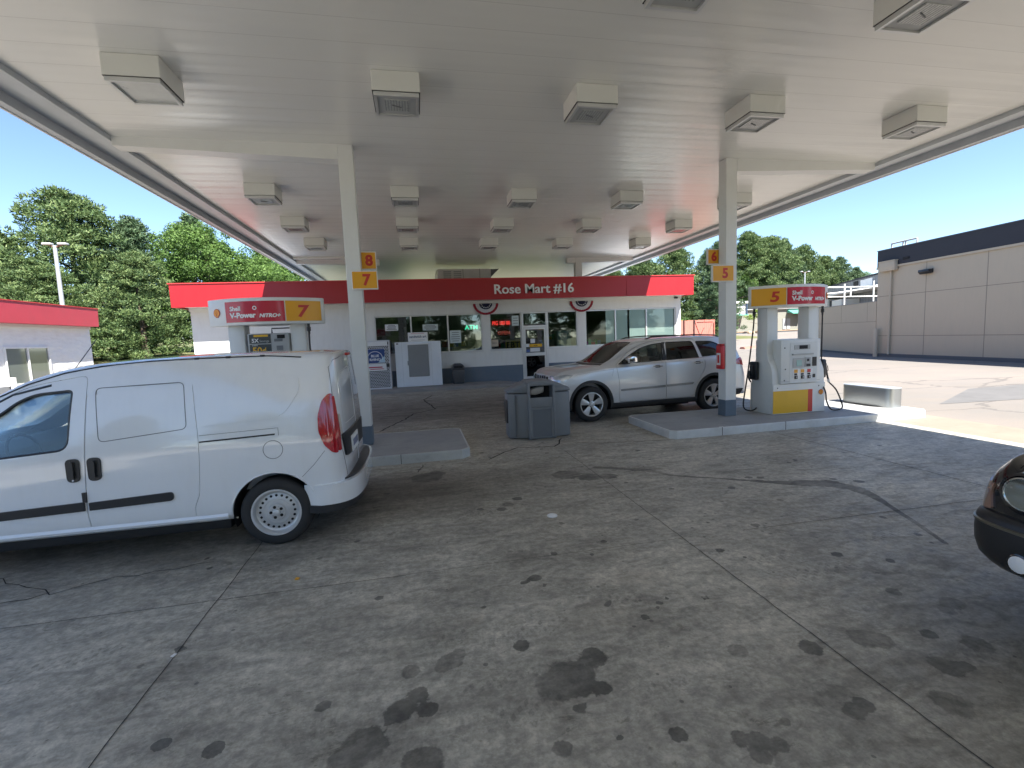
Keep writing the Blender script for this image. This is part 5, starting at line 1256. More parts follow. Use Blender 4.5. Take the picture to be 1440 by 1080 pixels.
def rpoly(P, r, n=5):
    """round the corners of a 2D polygon"""
    out = []; N = len(P); P = [Vector(p) for p in P]
    for i in range(N):
        a, b, c = P[i-1], P[i], P[(i+1) % N]; rr = r[i] if isinstance(r, (list, tuple)) else r
        u = (a-b); v = (c-b); rr = min(rr, u.length*.45, v.length*.45); u.normalize(); v.normalize()
        p0, p1 = b+u*rr, b+v*rr
        for k in range(n+1):
            t = k/n; out.append(tuple(p0*(1-t)**2+b*2*t*(1-t)+p1*t*t))
    return out
def xsec(P, x):
    zs = []
    for a, b in zip(P, P[1:]+P[:1]):
        if (a[0]-x)*(b[0]-x) <= 0 and a[0] != b[0]:
            zs.append(a[1]+(b[1]-a[1])*(x-a[0])/(b[0]-a[0]))
    return (min(zs), max(zs)) if zs else None
def patch(skin, mode, poly, off=0.004, thick=0.006, nx=22, ny=10):
    """solid panel that follows the body skin inside a 2D outline (monotone along the first axis)"""
    x0, x1 = min(p[0] for p in poly), max(p[0] for p in poly); m = MB(); G = []
    xs = sorted(set([round(x0+1e-4, 5), round(x1-1e-4, 5)]+[round(x0+(x1-x0)*i/nx, 5) for i in range(1, nx)]+[round(p[0], 5) for p in poly if x0+2e-4 < p[0] < x1-2e-4]))
    for x in xs:
        s_ = xsec(poly, x)
        if s_ is None: continue
        G.append([(x, s_[0]+(s_[1]-s_[0])*j/ny) for j in range(ny+1)])
    O = [[skin.pt(mode, a, b, off+thick) for a, b in row] for row in G]; I = [[skin.pt(mode, a, b, off-.004) for a, b in row] for row in G]
    W = ny+1; H = len(G); vs = [p for row in O for p in row]+[p for row in I for p in row]; k = H*W; fs = []
    for i in range(H-1):
        for j in range(ny):
            a = i*W+j; fs.append((a, a+W, a+W+1, a+1)); fs.append((k+a, k+a+1, k+a+W+1, k+a+W))
    for i in range(H-1):
        for j in (0, ny): a = i*W+j; fs.append((a, k+a, k+a+W, a+W))
    for j in range(ny):
        for i in (0, H-1): a = i*W+j; fs.append((a, a+1, k+a+1, k+a))
    m.add(vs, fs); return m
def seam(skin, mode, pts, r=.004, off=0.0, closed=False, step=.04):
    P = [];
    L_ = list(zip(pts[:-1], pts[1:]))+([(pts[-1], pts[0])] if closed else [])
    for a, b in L_:
        n = max(1, int(math.dist(a, b)/step))
        for i in range(n): P.append(skin.pt(mode, a[0]+(b[0]-a[0])*i/n, a[1]+(b[1]-a[1])*i/n, off))
    if not closed: P.append(skin.pt(mode, *pts[-1], off))
    return MB().tube(P, r, 6, closed=closed)
def vbuild(mb, name, mat, par, sm=35): return mb.build(name, mat, par, smooth=sm, world=False)
M_tyre = pm('tyre_rubber', (0.022, 0.022, 0.023), 0.75, var=.2, bump=.2, bs=80)
M_rimsteel = pm('painted_steel_rim', (0.58, 0.59, 0.60), 0.30, 0.25, dirt=.2)
M_chrome = pm('chrome', (0.75, 0.76, 0.78), 0.12, 1.0)
M_well = pm('wheel_well_liner', (0.012, 0.012, 0.012), 0.9)
def wheel(par, x, y, rt, wd, style, rrim):
    """y: outer face of the tyre, sign gives the side"""
    s = 1 if y > 0 else -1
    w = bpy.data.objects.new('wheel', None); COL.objects.link(w); w.parent = par; w.location = (x, y, rt); w.empty_display_size = .2
    if s < 0: w.rotation_euler = (0, 0, PI)
    # local: outer face at y=0, wheel goes to -y
    T = MB(); ri = rrim
    T.lathe([(ri-.01, -.012), (ri+.012, -.004), (ri+.03, 0.0), (rt-.045, -.002), (rt-.02, -.012), (rt-.004, -.035), (rt, -.06), (rt, -wd+.06), (rt-.02, -wd+.01), (ri+.02, -wd), (ri-.01, -wd+.01), (ri-.01, -.012)], (0, 0, 0), 'y', 56, cap=False)
    vbuild(T, 'tyre', M_tyre, w)
    g = MB()
    for k in range(3): g.lathe([(rt+.0006, -.075-k*.045), (rt+.0006, -.067-k*.045)], (0, 0, 0), 'y', 40, cap=False)
    vbuild(g, 'tread_groove', M_dark, w)
    if style == 'steel':
        r = MB()
        r.lathe([(ri-.002, -.014), (ri+.004, -.004), (ri-.012, -.004), (ri-.024, -.020), (ri-.028, -.045), (ri-.045, -.052), (ri-.095, -.040), (ri-.105, -.030), (.085, -.028), (.075, -.012), (.035, -.010), (0, -.008)], (0, 0, 0), 'y', 48, cap=False)
        vbuild(r, 'rim', M_rimsteel, w, 30)
        h = MB()
        for k in range(20):
            a = 2*PI*k/20; h.cyl(((ri-.066)*math.cos(a), -.0475, (ri-.066)*math.sin(a)), .0125, .0045, 'y', 10)
        for k in range(5):
            a = 2*PI*k/5; h.cyl((.052*math.cos(a), -.014, .052*math.sin(a)), .015, .006, 'y', 8)
        vbuild(h, 'rim_holes', M_dark, w)
        c = MB(); c.lathe([(.034, -.010), (.032, .008), (.02, .014), (0, .014)], (0, 0, 0), 'y', 16)
        for k in range(5):
            a = 2*PI*k/5+.6; c.cyl((.052*math.cos(a), -.012, .052*math.sin(a)), .008, .012, 'y', 6)
        vbuild(c, 'hub_cap', M_rimsteel, w)
    else:
        r = MB(); r.lathe([(ri-.002, -.02), (ri+.006, -.004), (ri-.010, -.002), (ri-.020, -.014), (ri-.026, -.10), (ri-.03, -.16)], (0, 0, 0), 'y', 48, cap=False)
        ns = style
        for k in range(ns):
            a = 2*PI*k/ns+PI/2
            def P(rad, da, yy): return (rad*math.cos(a+da), yy, rad*math.sin(a+da))
            hw = 1
            R0, R1 = .05, ri-.014
            vs = [P(R0, -.6, -.03), P(R0, .6, -.03), P(R1*.6, .36, -.022), P(R1*.6, -.36, -.022), P(R1, .31, -.012), P(R1, -.31, -.012), P(R1*.6, 0, -.008), P(R0, 0, -.022), P(R1, 0, -.004)]
            vb = [(v[0], v[1]-.03, v[2]) for v in vs]
            b0 = len(vs)
            r.add(vs+vb, [(0, 7, 6, 3), (7, 1, 2, 6), (3, 6, 8, 5), (6, 2, 4, 8), (0, 3, 3+b0, b0), (3, 5, 5+b0, 3+b0), (1, 1+b0, 2+b0, 2), (2, 2+b0, 4+b0, 4)])
        r.lathe([(.07, -.04), (.066, -.012), (.03, -.004), (0, -.004)], (0, 0, 0), 'y', 20, cap=False)
        vbuild(r, 'rim', pm('polished_rim', (0.62, 0.63, 0.64), .25, .5) if style == 5 else M_rimsteel, w, 25)
        b = MB(); b.lathe([(ri-.03, -.12), (.02, -.11), (0, -.11)], (0, 0, 0), 'y', 32); vbuild(b, 'brake_disc', M_dark, w)
        n_ = MB()
        for k in range(5):
            aa = 2*PI*k/5+.3; n_.cyl((.045*math.cos(aa), -.012, .045*math.sin(aa)), .008, .010, 'y', 6)
        vbuild(n_, 'wheel_nuts', M_dark, w)
    return w
def archcut(x, r, rz, w, wd=.32, depth_from=None):
    m = MB(); P = [(x+r*math.cos(a), rz+r*math.sin(a)) for a in np.linspace(-.5, PI+.5, 36)]
    P += [(x-r*.93, -.3), (x+r*.93, -.3)]
    for s in (1, -1): m.prism(P, 'y', s*(w-wd) if s > 0 else -w-.3, w+.3 if s > 0 else -(w-wd))
    return m

def well(par, x, rz, r, yo, yi):
    for sg in (1, -1):
        m = MB(); n = 26; A = np.linspace(-.35, PI+.35, n); vs = []
        for a in A:
            for (y, rr) in ((yo, r), (yi, r), (yi, .02)): vs.append((x+rr*math.cos(a), sg*y, max(.22, rz+rr*math.sin(a))))
        m.add(vs, [(3*i+j, 3*i+j+1, 3*i+4+j, 3*i+3+j) for i in range(n-1) for j in range(2)])
        m.build('wheel_well', M_well, par, world=False, smooth=60, recalc=False)

# ================= white van
van = thing('white_van', 'white panel van with black side strip and steel wheels parked at the left', 'van', (-1.41, 5.67, 0)); van.rotation_euler = (0, 0, PI)
def vprof(x, zb, zm, zbelt, Rf, w, wr, lean=0.0, wbelt=None, tx=None, zt=None):
    wb_ = w-.015 if wbelt is None else wbelt
    h = Rf-zbelt; J = [(0, zb), (w-.16, zb), (w-.05, zb+.03), (w-.005, zb+.16), (w, zm), (w-.004, (zm+zbelt)/2), (wb_, zbelt), (wb_+(wr-wb_)*.42, zbelt+h*.48), (wr+.015, Rf-.115 if h > .3 else zbelt+h*.75), (wr-.05, Rf-.035), (wr*.6, Rf-.008), (0, Rf)]
    H = max(Rf-zb, .1); return [(x+lean*((z-zb)/H)**3, y, z) for y, z in J]
VS = []
rear = [(.0, -.735), (.45, -.735), (.72, -.715), (.84, -.665), (.895, -.58)]
for (fac, xo) in ((.02, -.668), (.50, -.662), (.80, -.640), (.93, -.60), (.985, -.545), (1.0, -.44)):
    P = vprof(xo, .36, .75, 1.08, 1.835+.02*(xo+.67)/.2, .908, .745, lean=.06)
    VS.append([(x, y*fac, z if j > 0 else z) for j, (x, y, z) in enumerate(P)])
for (x, zb, zm, zbl, Rf, w, wr, ln) in (
    (-.26, .33, .75, 1.08, 1.858, .912, .745, .02), (0.05, .30, .75, 1.08, 1.862, .915, .745, .0), (.6, .28, .75, 1.08, 1.862, .915, .74, 0), (1.2, .28, .75, 1.07, 1.848, .915, .735, 0), (1.6, .28, .75, 1.05, 1.815, .915, .72, 0),
    (2.0, .28, .75, 1.03, 1.725, .915, .70, 0), (2.35, .28, .75, 1.02, 1.56, .912, .69, 0), (2.7, .28, .75, 1.01, 1.34, .905, .69, 0), (3.0, .27, .74, .98, 1.155, .895, .69, 0), (3.2, .27, .72, .95, 1.07, .885, .68, 0), (3.5, .27, .68, .88, 1.0, .86, .62, 0), (3.75, .27, .6, .78, .90, .80, .55, 0)):
    VS.append(vprof(x, zb, zm, zbl, Rf, w, wr, lean=ln))
for (fac, x, Rf) in ((.86, 3.86, .84), (.6, 3.93, .80), (.03, 3.95, .79)):
    VS.append([(a, b*fac, c) for a, b, c in vprof(x, .28, .52, .68, Rf, .78, .5)])
vme = loft(VS, 6, 5); vs_ = Skin(vme)
inn = []
for (x, Rf, w, wr) in ((1.3, 1.80, .87, .68), (1.6, 1.77, .87, .67), (2.0, 1.68, .87, .65), (2.35, 1.51, .86, .64), (2.7, 1.29, .85, .64), (2.95, 1.10, .84, .62)):
    inn.append(vprof(x, .45, .75, 1.0, Rf, w, wr))
inner = loft(inn, 4, 3)
WIN = rpoly([(1.645, 1.075), (2.75, 1.0), (2.83, 1.04), (2.42, 1.27), (2.19, 1.41), (2.06, 1.515), (1.92, 1.57), (1.62, 1.59)], [.09, .05, .03, .1, .1, .1, .1, .04])
wins = MB().prism(WIN, 'y', -1.2, 1.2)
wsh = MB().prism(rpoly([(-.64, 1.14), (.64, 1.14), (.58, 1.68), (-.58, 1.68)], .08), 'x', 1.95, 3.3)
holed = boolean(vme, [inner, wins, wsh, archcut(0, .385, .335, .93), archcut(3.105, .385, .335, .93)])
G = .004
def grow(P, g):
    c = Vector((sum(p[0] for p in P)/len(P), sum(p[1] for p in P)/len(P))); out = []
    for i, p in enumerate(P):
        a, b, d = Vector(P[i-1]), Vector(p), Vector(P[(i+1) % len(P)])
        t = (d-a).normalized(); n = Vector((t.y, -t.x)); 
        if n.dot(b-c) < 0: n = -n
        out.append(tuple(b+n*g))
    return out
M_vwhite = pm('van_white_paint', (0.78, 0.80, 0.825), 0.16, var=.012, vs=.7, coat=1.0, dirt=.10, dirtcol=(.45, .43, .40), streak=True)
FD = rpoly([(1.535, .30), (2.62, .30), (2.60, .62), (2.88, .98), (2.88, 1.05), (2.45, 1.32), (2.14, 1.575), (1.92, 1.65), (1.505, 1.71), (1.52, .95), (1.545, .52)], [.02, .05, .05, .05, .03, .1, .1, .1, .05, .02, .02])
SDm = rpoly([(.693, .30), (1.526, .30), (1.536, .52), (1.511, .95), (1.495, 1.72), (.665, 1.775), (.608, 1.10), (.61, .9), (.635, .58), (.685, .46)], [.01, .01, .03, .02, .03, .03, .1, .1, .03, .03])
doors = {}
fdp = MB().prism(FD, 'y', .50, 1.1); sdp = MB().prism(SDm, 'y', .80, 1.1)
fd = boolean(holed, [fdp], 'INTERSECT'); sdr = boolean(holed, [sdp], 'INTERSECT')
body = boolean(holed, [MB().prism(grow(FD, G), 'y', .50, 1.1), MB().prism(grow(SDm, G), 'y', .79, 1.1)])
for me_, nm in ((body, 'body'), (fd, 'front_door'), (sdr, 'sliding_door')):
    shade_from(me_, vme)
vb = addmesh('body', body, M_vwhite, van); fdo = addmesh('front_door', fd, M_vwhite, van); sdo = addmesh('sliding_door', sdr, M_vwhite, van)
MB().box(1.0, 2.9, -.70, .70, .25, .449).build('floor_pan', M_dark, van, world=False)
# glass, seals
for sg in (1, -1):
    g = vbuild(patch(vs_, ('s', sg), WIN, -.016, .004), 'door_window', M_cglass, fdo if sg > 0 else van, 60)
vbuild(seam(vs_, ('s', 1), WIN, .014, -.010, True, .03), 'window_seal', M_bplast, fdo)
vbuild(seam(vs_, ('s', 1), [(2.86, 1.05), (2.42, 1.41), (2.12, 1.57), (1.8, 1.64)], .012, -.002), 'pillar_trim', M_bplast, fdo)
P = rpoly([(-.66, 1.12), (.66, 1.12), (.60, 1.70), (-.60, 1.70)], .08)
vbuild(patch(vs_, ('e', 1), P, -.012, .004, 20, 14), 'windscreen', M_cglass, van, 60)
# body side details on the near side (local +y)
M_gapd = pm('panel_gap_shadow', (0.03, 0.03, 0.032), 0.8)
for (a, b, za, zb, par) in ((1.552, 2.75, .525, .49, fdo), (.845, 1.515, .547, .525, sdo)):
    P = rpoly([(a, za), (b, zb), (b, zb+.07), (a, za+.08)], [.003, .003, .003, .003] if a > 1 else [.035, .003, .003, .035])
    vbuild(patch(vs_, ('s', 1), P, .0, .016, 12, 4), 'rub_strip', M_bplast, par)
vbuild(patch(vs_, ('s', 1), [(1.53, .60), (1.562, .60), (1.562, .69), (1.53, .69)], .0, .012, 3, 3), 'door_check', M_bplast, fdo)
for (cx_, par) in ((1.608, fdo), (1.444, sdo)):
    P = rpoly([(cx_-.048, .79), (cx_+.048, .79), (cx_+.054, .995), (cx_-.054, .995)], .045)
    vbuild(patch(vs_, ('s', 1), P, .0, .014, 8, 6), 'door_handle', M_bplast, par)
    P = rpoly([(cx_-.016, .82), (cx_+.016, .82), (cx_+.016, .97), (cx_-.016, .97)], .012)
    vbuild(patch(vs_, ('s', 1), P, .016, .02, 4, 4), 'handle_grip', M_bplast, par)
q = vs_.pt(('s', 1), 1.608, .808, .016); MB().cyl((q.x, q.y, q.z), .009, .004, 'y', 10).build('lock', M_chrome, fdo, world=False)
# pressed window outline on the sliding door and the rear quarter
PW = rpoly([(.70, 1.19), (1.404, 1.123), (1.435, 1.596), (.72, 1.612)], .05)
vbuild(seam(vs_, ('s', 1), PW, .004, -.0012, True, .03), 'panel_outline', M_grey, sdo)
PQ = rpoly([(-.12, 1.235), (.58, 1.20), (.60, 1.645), (-.275, 1.622), (-.28, 1.48)], [.12, .02, .02, .06, .12])
vbuild(patch(vs_, ('s', 1), PQ, -.004, .010, 22, 12), 'raised_quarter_panel', M_vwhite, van, 60)
vbuild(patch(vs_, ('s', 1), [(-.046, 1.076), (.60, 1.053), (.60, 1.067), (-.046, 1.090)], .0, .004, 8, 2), 'door_rail_slot', M_bplast, van)
vbuild(seam(vs_, ('s', 1), [(.60, 1.119), (-.075, 1.141), (-.078, 1.07)], .0022, .0), 'rail_cover_seam', M_grey, van)
c = [(-.021+.086*math.cos(a), .94+.086*math.sin(a)) for a in np.linspace(0, 2*PI, 24, endpoint=False)]
vbuild(seam(vs_, ('s', 1), c, .003, .0, True), 'fuel_flap', M_grey, van)
vbuild(seam(vs_, ('s', 1), [(-.259, .655), (-.37, .76), (-.479, .889)], .0025, .0), 'bumper_seam', M_grey, van)
# arch lips and sill
for xc in (0, 3.105):
    lip = MB(); P = []
    for a in np.linspace(-.35, PI+.35, 30):
        q = vs_.pt(('s', 1), xc+.387*math.cos(a), max(.29, .335+.387*math.sin(a)), -.003); P.append(q)
    lip.tube(P, .008, 6); vbuild(lip, 'arch_lip', M_vwhite, van)
vbuild(MB().box(.42, 2.70, -.84, .84, .20, .29, .02), 'underbody', M_dark, van)
sl = MB(); sl.tube([vs_.pt(('s', 1), x, .335, -.012) for x in np.linspace(.42, 2.66, 20)], .035, 8); vbuild(sl, 'sill', M_vwhite, van)
vbuild(MB().box(-.45, .42, -.62, .62, .18, .5), 'rear_underbody', M_dark, van)
vbuild(MB().box(2.7, 3.8, -.62, .62, .2, .6), 'front_underbody', M_dark, van)
for xx in (0, 3.105):
    for sg in (1, -1): wheel(van, xx, sg*.905, .328, .2, 'steel', .222)
    well(van, xx, .335, .379, .885, .60)
# roof edge channel and roof
gt = MB(); gt.tube([vs_.pt(('s', 1), x, z, .003) for x, z in ((-.30, 1.792), (.0, 1.815), (.5, 1.818), (1.0, 1.812), (1.4, 1.785), (1.7, 1.74), (2.0, 1.655), (2.25, 1.55))], .007, 6); vbuild(gt, 'roof_gutter', M_bplast, van)
for x_ in (.05, .35, .62): q = vs_.pt(('s', 1), x_, 1.815, .0); vbuild(MB().box(q.x-.02, q.x+.02, q.y-.02, q.y+.012, q.z-.004, q.z+.016, .004), 'roof_mount', M_bplast, van)
vbuild(MB().tube([(1.86, .35, 1.74), (1.60, .40, 2.04)], .004, 5), 'aerial', M_bplast, van)
# rear end
TL = rpoly([(-.588, .85), (-.545, .865), (-.475, .95), (-.433, 1.08), (-.432, 1.22), (-.47, 1.36), (-.525, 1.425), (-.555, 1.43), (-.58, 1.2)], .03)
M_tail = pm('tail_lamp_red', (0.42, 0.004, 0.012), 0.12, coat=1.0, var=.3, vs=14)
tl = vbuild(patch(vs_, ('s', 1), TL, .0, .014, 16, 12), 'tail_light', M_tail, van)
TLr = rpoly([(.815, .87), (.845, .865), (.855, 1.0), (.84, 1.25), (.81, 1.40), (.79, 1.40), (.805, 1.2)], .012)
vbuild(patch(vs_, ('e', -1), TLr, .0, .014, 10, 12), 'tail_light_rear', M_tail, tl); vbuild(patch(vs_, ('e', -1), [(-a, b) for a, b in TLr], .0, .014, 10, 12), 'tail_light', M_tail, van)
vbuild(patch(vs_, ('e', -1), rpoly([(.765, 1.02), (.795, 1.02), (.79, 1.22), (.765, 1.22)], .01), .0, .010, 4, 6), 'reversing_lens', pm('clear_lens', (0.6, 0.55, 0.5), 0.15, coat=.6), tl)
vbuild(seam(vs_, ('e', -1), [(.70, .56), (.80, .90), (.83, 1.17), (.79, 1.45), (.743, 1.68), (.66, 1.75), (.3, 1.79), (-.3, 1.79), (-.66, 1.75), (-.743, 1.68), (-.79, 1.45), (-.83, 1.17), (-.80, .90), (-.70, .56)], .004, -.001, False, .06), 'rear_door_seam', M_grey, van)
vbuild(seam(vs_, ('e', -1), rpoly([(.68, 1.10), (.66, 1.62), (.04, 1.66), (.04, 1.09)], .08), .005, -.002, True, .05), 'rear_door_pressing', M_lgrey, van)
vbuild(seam(vs_, ('e', -1), [(-.03, .60), (-.03, 1.78)], .004, -.001), 'rear_door_split', M_grey, van)
nb = vbuild(patch(vs_, ('e', -1), rpoly([(-.35, .76), (.735, .785), (.79, 1.02), (-.42, 1.01)], .03), .0, .022, 14, 6), 'plate_recess', M_bplast, van)
pl = vbuild(patch(vs_, ('e', -1), rpoly([(.14, .785), (.54, .785), (.54, .945), (.14, .945)], .01), .026, .006, 4, 4), 'number_plate', M_paper, nb)
vbuild(patch(vs_, ('e', -1), [(.19, .83), (.49, .83), (.49, .90), (.19, .90)], .0325, .002, 10, 2), 'plate_digits', pm('plate_blue', (0.2, 0.22, 0.32), 0.6), nb)
bp = MB()
def bumper(z0, z1, o, mb, w0=.935, x0=-.78):
    P = []
    for k in range(25):
        a = -1+2*k/24; y = w0*math.copysign(abs(math.sin(a*PI/2))**.9, a); x = x0-o+.36*abs(a)**3.2+.02
        P.append((x, y))
    vs = []; n = len(P)
    for (x, y) in P: vs += [(x, y, z0), (x, y, z1), (x+.16, y*.93, z1), (x+.16, y*.93, z0)]
    fs = []
    for k in range(n-1):
        for j in range(4): a = 4*k+j; b = 4*k+(j+1) % 4; fs.append((a, b, b+4, a+4))
    fs += [(0, 3, 2, 1), (4*(n-1), 4*(n-1)+1, 4*(n-1)+2, 4*(n-1)+3)]
    mb.add(vs, fs); return mb
b1 = vbuild(bumper(.36, .56, .02, MB()), 'rear_bumper', M_vwhite, van); vbuild(bumper(.285, .358, -.005, MB()), 'bumper_valance', M_bplast, b1); vbuild(bumper(.562, .575, -.004, MB(), .86), 'bumper_step', M_bplast, b1)
vbuild(MB().box(-.64, -.59, -.10, .10, 1.775, 1.805, .008), 'brake_lamp', M_signred, van)
# cabin
vbuild(MB().prism([(-.78, .46), (.78, .46), (.78, 1.05), (.62, 1.70), (-.62, 1.70), (-.78, 1.05)], 'x', 1.32, 1.38), 'bulkhead', pm('cabin_grey', (0.22, 0.23, 0.24), .7), van)
for sg in (1, -1):
    st = vbuild(MB().prism(rpoly([(1.42, .5), (1.98, .5), (2.0, .72), (1.62, .70), (1.52, 1.18), (1.40, 1.18)], .05), 'y', sg*.40-.25, sg*.40+.25, .03), 'seat', pm('seat_fabric_dark', (0.03, 0.032, 0.035), .8), van)
    vbuild(MB().box(1.40, 1.50, sg*.40-.12, sg*.40+.12, 1.18, 1.36, .03), 'headrest', pm('seat_fabric_dark', (0.03, 0.032, 0.035), .8), st)
vbuild(MB().prism(rpoly([(2.30, .5), (2.95, .5), (2.98, 1.02), (2.60, 1.10), (2.38, 1.0)], .05), 'y', -.80, .80), 'dashboard', M_bplast, van)
vbuild(MB().tube([(2.30+.06*math.sin(a), .40+.19*math.cos(a), 1.0+.17*math.sin(a)) for a in np.linspace(0, 2*PI, 22, endpoint=False)], .014, 6, closed=True), 'steering_wheel', M_bplast, van)
vbuild(MB().box(2.16, 2.19, -.12, .14, 1.50, 1.565, .02), 'rear_view_mirror', M_bplast, van); vbuild(MB().tube([(2.18, 0, 1.56), (2.20, 0, 1.64)], .01), 'mirror_stalk', M_bplast, van)
vbuild(MB().box(2.22, 2.27, .30, .40, 1.43, 1.50, .02).box(2.23, 2.27, .33, .37, 1.50, 1.58, .008), 'dash_camera', M_bplast, van)
mr = vbuild(MB().box(2.62, 2.80, .93, 1.12, 1.06, 1.30, .05), 'door_mirror', M_bplast, van)
HLv = rpoly([(3.45, .70), (3.80, .62), (3.78, .80), (3.30, .92)], .04)
vbuild(patch(vs_, ('s', 1), HLv, .0, .01, 10, 6), 'headlight', pm('lamp_clear_lens', (0.6, 0.62, 0.62), .1, coat=1.0), van); vbuild(patch(vs_, ('s', -1), HLv, .0, .01, 10, 6), 'headlight', pm('lamp_clear_lens', (0.6, 0.62, 0.62), .1), van)

# ================= silver SUV
suv = thing('silver_suv', 'silver SUV with black wheel arches and chrome wheels facing left before the shop', 'car', (6.60, 10.74, 0)); suv.rotation_euler = (0, 0, PI+R(2.6))
def sprof(x, zb, zm, zbl, Rf, w, wr, lean=0.0):
    h = Rf-zbl; J = [(0, zb), (w-.14, zb), (w-.04, zb+.03), (w-.012, zb+.14), (w, zm-.05), (w-.002, zm+.06), (w-.03, zbl-.05), (w-.065, zbl), (w-.065+(wr-w+.065)*.5, zbl+h*.52), (wr+.012, Rf-.10 if h > .28 else zbl+h*.72), (wr-.05, Rf-.035), (wr*.6, Rf-.010), (0, Rf)]
    H = max(Rf-zb, .1); return [(x+lean*((z-zb)/H)**1.6, y, z) for y, z in J]
SS = []
for (fac, xo) in ((.02, -.97), (.5, -.965), (.80, -.94), (.93, -.895), (.985, -.82), (1.0, -.70)):
    P = sprof(xo, .36, .78, 1.22, 1.69+.04*(xo+.97)/.27, .955, .69, lean=.24)
    SS.append([(x, y*fac, z) for (x, y, z) in P])
for (x, zb, zm, zbl, Rf, w, wr, ln) in (
    (-.45, .33, .80, 1.25, 1.745, .965, .70, .14), (0.0, .29, .80, 1.255, 1.765, .97, .71, .04), (.6, .27, .80, 1.25, 1.775, .968, .715, 0), (1.2, .27, .80, 1.235, 1.77, .962, .71, 0), (1.6, .27, .80, 1.22, 1.75, .96, .70, 0),
    (1.95, .27, .80, 1.20, 1.675, .96, .69, 0), (2.3, .27, .80, 1.185, 1.47, .96, .70, 0), (2.6, .27, .80, 1.17, 1.29, .96, .70, 0), (2.78, .27, .80, 1.155, 1.215, .96, .74, 0), (3.1, .27, .80, 1.12, 1.195, .96, .76, 0), (3.4, .28, .78, 1.085, 1.175, .955, .76, 0), (3.58, .29, .76, 1.06, 1.15, .945, .75, 0), (3.70, .30, .74, 1.02, 1.115, .915, .72, 0)):
    SS.append(sprof(x, zb, zm, zbl, Rf, w, wr, ln))
for (fac, x, Rf) in ((.97, 3.76, 1.075), (.86, 3.81, 1.055), (.5, 3.85, 1.05), (.02, 3.86, 1.05)):
    SS.append([(a, b*fac, c) for a, b, c in sprof(x, .30, .66, .96, Rf, .91, .68)])
sme = loft(SS, 6, 5); ss_ = Skin(sme)
inn = []
for (x, Rf, w, wr) in ((-.62, 1.60, .90, .58), (0, 1.70, .91, .61), (.6, 1.72, .91, .61), (1.2, 1.715, .91, .61), (1.6, 1.69, .91, .60), (1.95, 1.60, .91, .59), (2.3, 1.42, .91, .60), (2.6, 1.22, .90, .62)):
    inn.append(sprof(x, .45, .8, 1.2, Rf, w, wr))
inner = loft(inn, 4, 3)
W1 = rpoly([(1.285, 1.25), (2.36, 1.215), (2.08, 1.39), (1.78, 1.545), (1.50, 1.615), (1.225, 1.64)], [.02, .02, .1, .1, .1, .03])
W2 = rpoly([(.36, 1.27), (1.195, 1.25), (1.125, 1.65), (.455, 1.65)], [.02, .02, .03, .06])
W3 = rpoly([(-.60, 1.33), (.268, 1.285), (.365, 1.64), (-.08, 1.63)], [.03, .02, .04, .14])
wsh = MB().prism(rpoly([(-.70, 1.235), (.70, 1.235), (.60, 1.68), (-.60, 1.68)], .08), 'x', 1.75, 3.2)
holed = boolean(sme, [inner]+[MB().prism(W, 'y', -1.2, 1.2) for W in (W1, W2, W3)]+[wsh, archcut(0, .455, .40, .97), archcut(3.03, .455, .40, .97)])
D1 = rpoly([(1.245, .40), (2.375, .40), (2.37, .80), (2.42, 1.20), (2.10, 1.45), (1.80, 1.60), (1.50, 1.67), (1.17, 1.70), (1.235, 1.2)], [.03, .06, .05, .03, .08, .08, .08, .02, .02])
D2 = rpoly([(.56, .40), (1.236, .40), (1.226, 1.2), (1.16, 1.70), (.395, 1.70), (.285, 1.30), (.225, 1.15), (.27, .98), (.50, .66)], [.08, .03, .02, .02, .06, .03, .06, .06, .15])
fd = boolean(holed, [MB().prism(D1, 'y', .50, 1.2)], 'INTERSECT'); rd = boolean(holed, [MB().prism(D2, 'y', .50, 1.2)], 'INTERSECT')
body = boolean(holed, [MB().prism(grow(D1, .008), 'y', .50, 1.2), MB().prism(grow(D2, .008), 'y', .50, 1.2)])
for me_ in (body, fd, rd): shade_from(me_, sme)
M_silver = pm('silver_metallic_paint', (0.66, 0.67, 0.68), 0.30, .35, var=.02, coat=.7)
sb = addmesh('body', body, M_silver, suv); fdo = addmesh('front_door', fd, M_silver, suv); rdo = addmesh('rear_door', rd, M_silver, suv)
for sg in (1, -1):
    for W, nm, par, gm in ((W1, 'front_window', fdo, M_tint2), (W2, 'rear_window', rdo, M_tint), (W3, 'quarter_window', suv, M_tint)):
        vbuild(patch(ss_, ('s', sg), W, -.014, .004, 18, 8), nm, gm, par if sg > 0 else suv, 60)
for W, par in ((W1, fdo), (W2, rdo), (W3, suv)): vbuild(seam(ss_, ('s', 1), W, .009, -.006, True, .04), 'window_seal', M_bplast, par)
vbuild(patch(ss_, ('s', 1), [(1.20, 1.25), (1.285, 1.245), (1.225, 1.65), (1.135, 1.65)], -.003, .004, 3, 6), 'door_pillar_trim', M_bplast, fdo)
vbuild(seam(ss_, ('s', 1), [(-.60, 1.31), (.25, 1.265), (1.24, 1.235), (2.40, 1.198)], .008, .002), 'chrome_waist_line', M_chrome, suv)
vbuild(seam(ss_, ('s', 1), [(2.42, 1.205), (2.11, 1.41), (1.80, 1.57), (1.50, 1.645), (1.2, 1.675), (.4, 1.675)], .006, .001), 'chrome_roof_line', M_chrome, suv)
vbuild(patch(ss_, ('e', 1), rpoly([(-.74, 1.215), (.74, 1.215), (.63, 1.69), (-.63, 1.69)], .08), -.012, .004, 20, 14), 'windscreen', M_tint2, suv, 60)
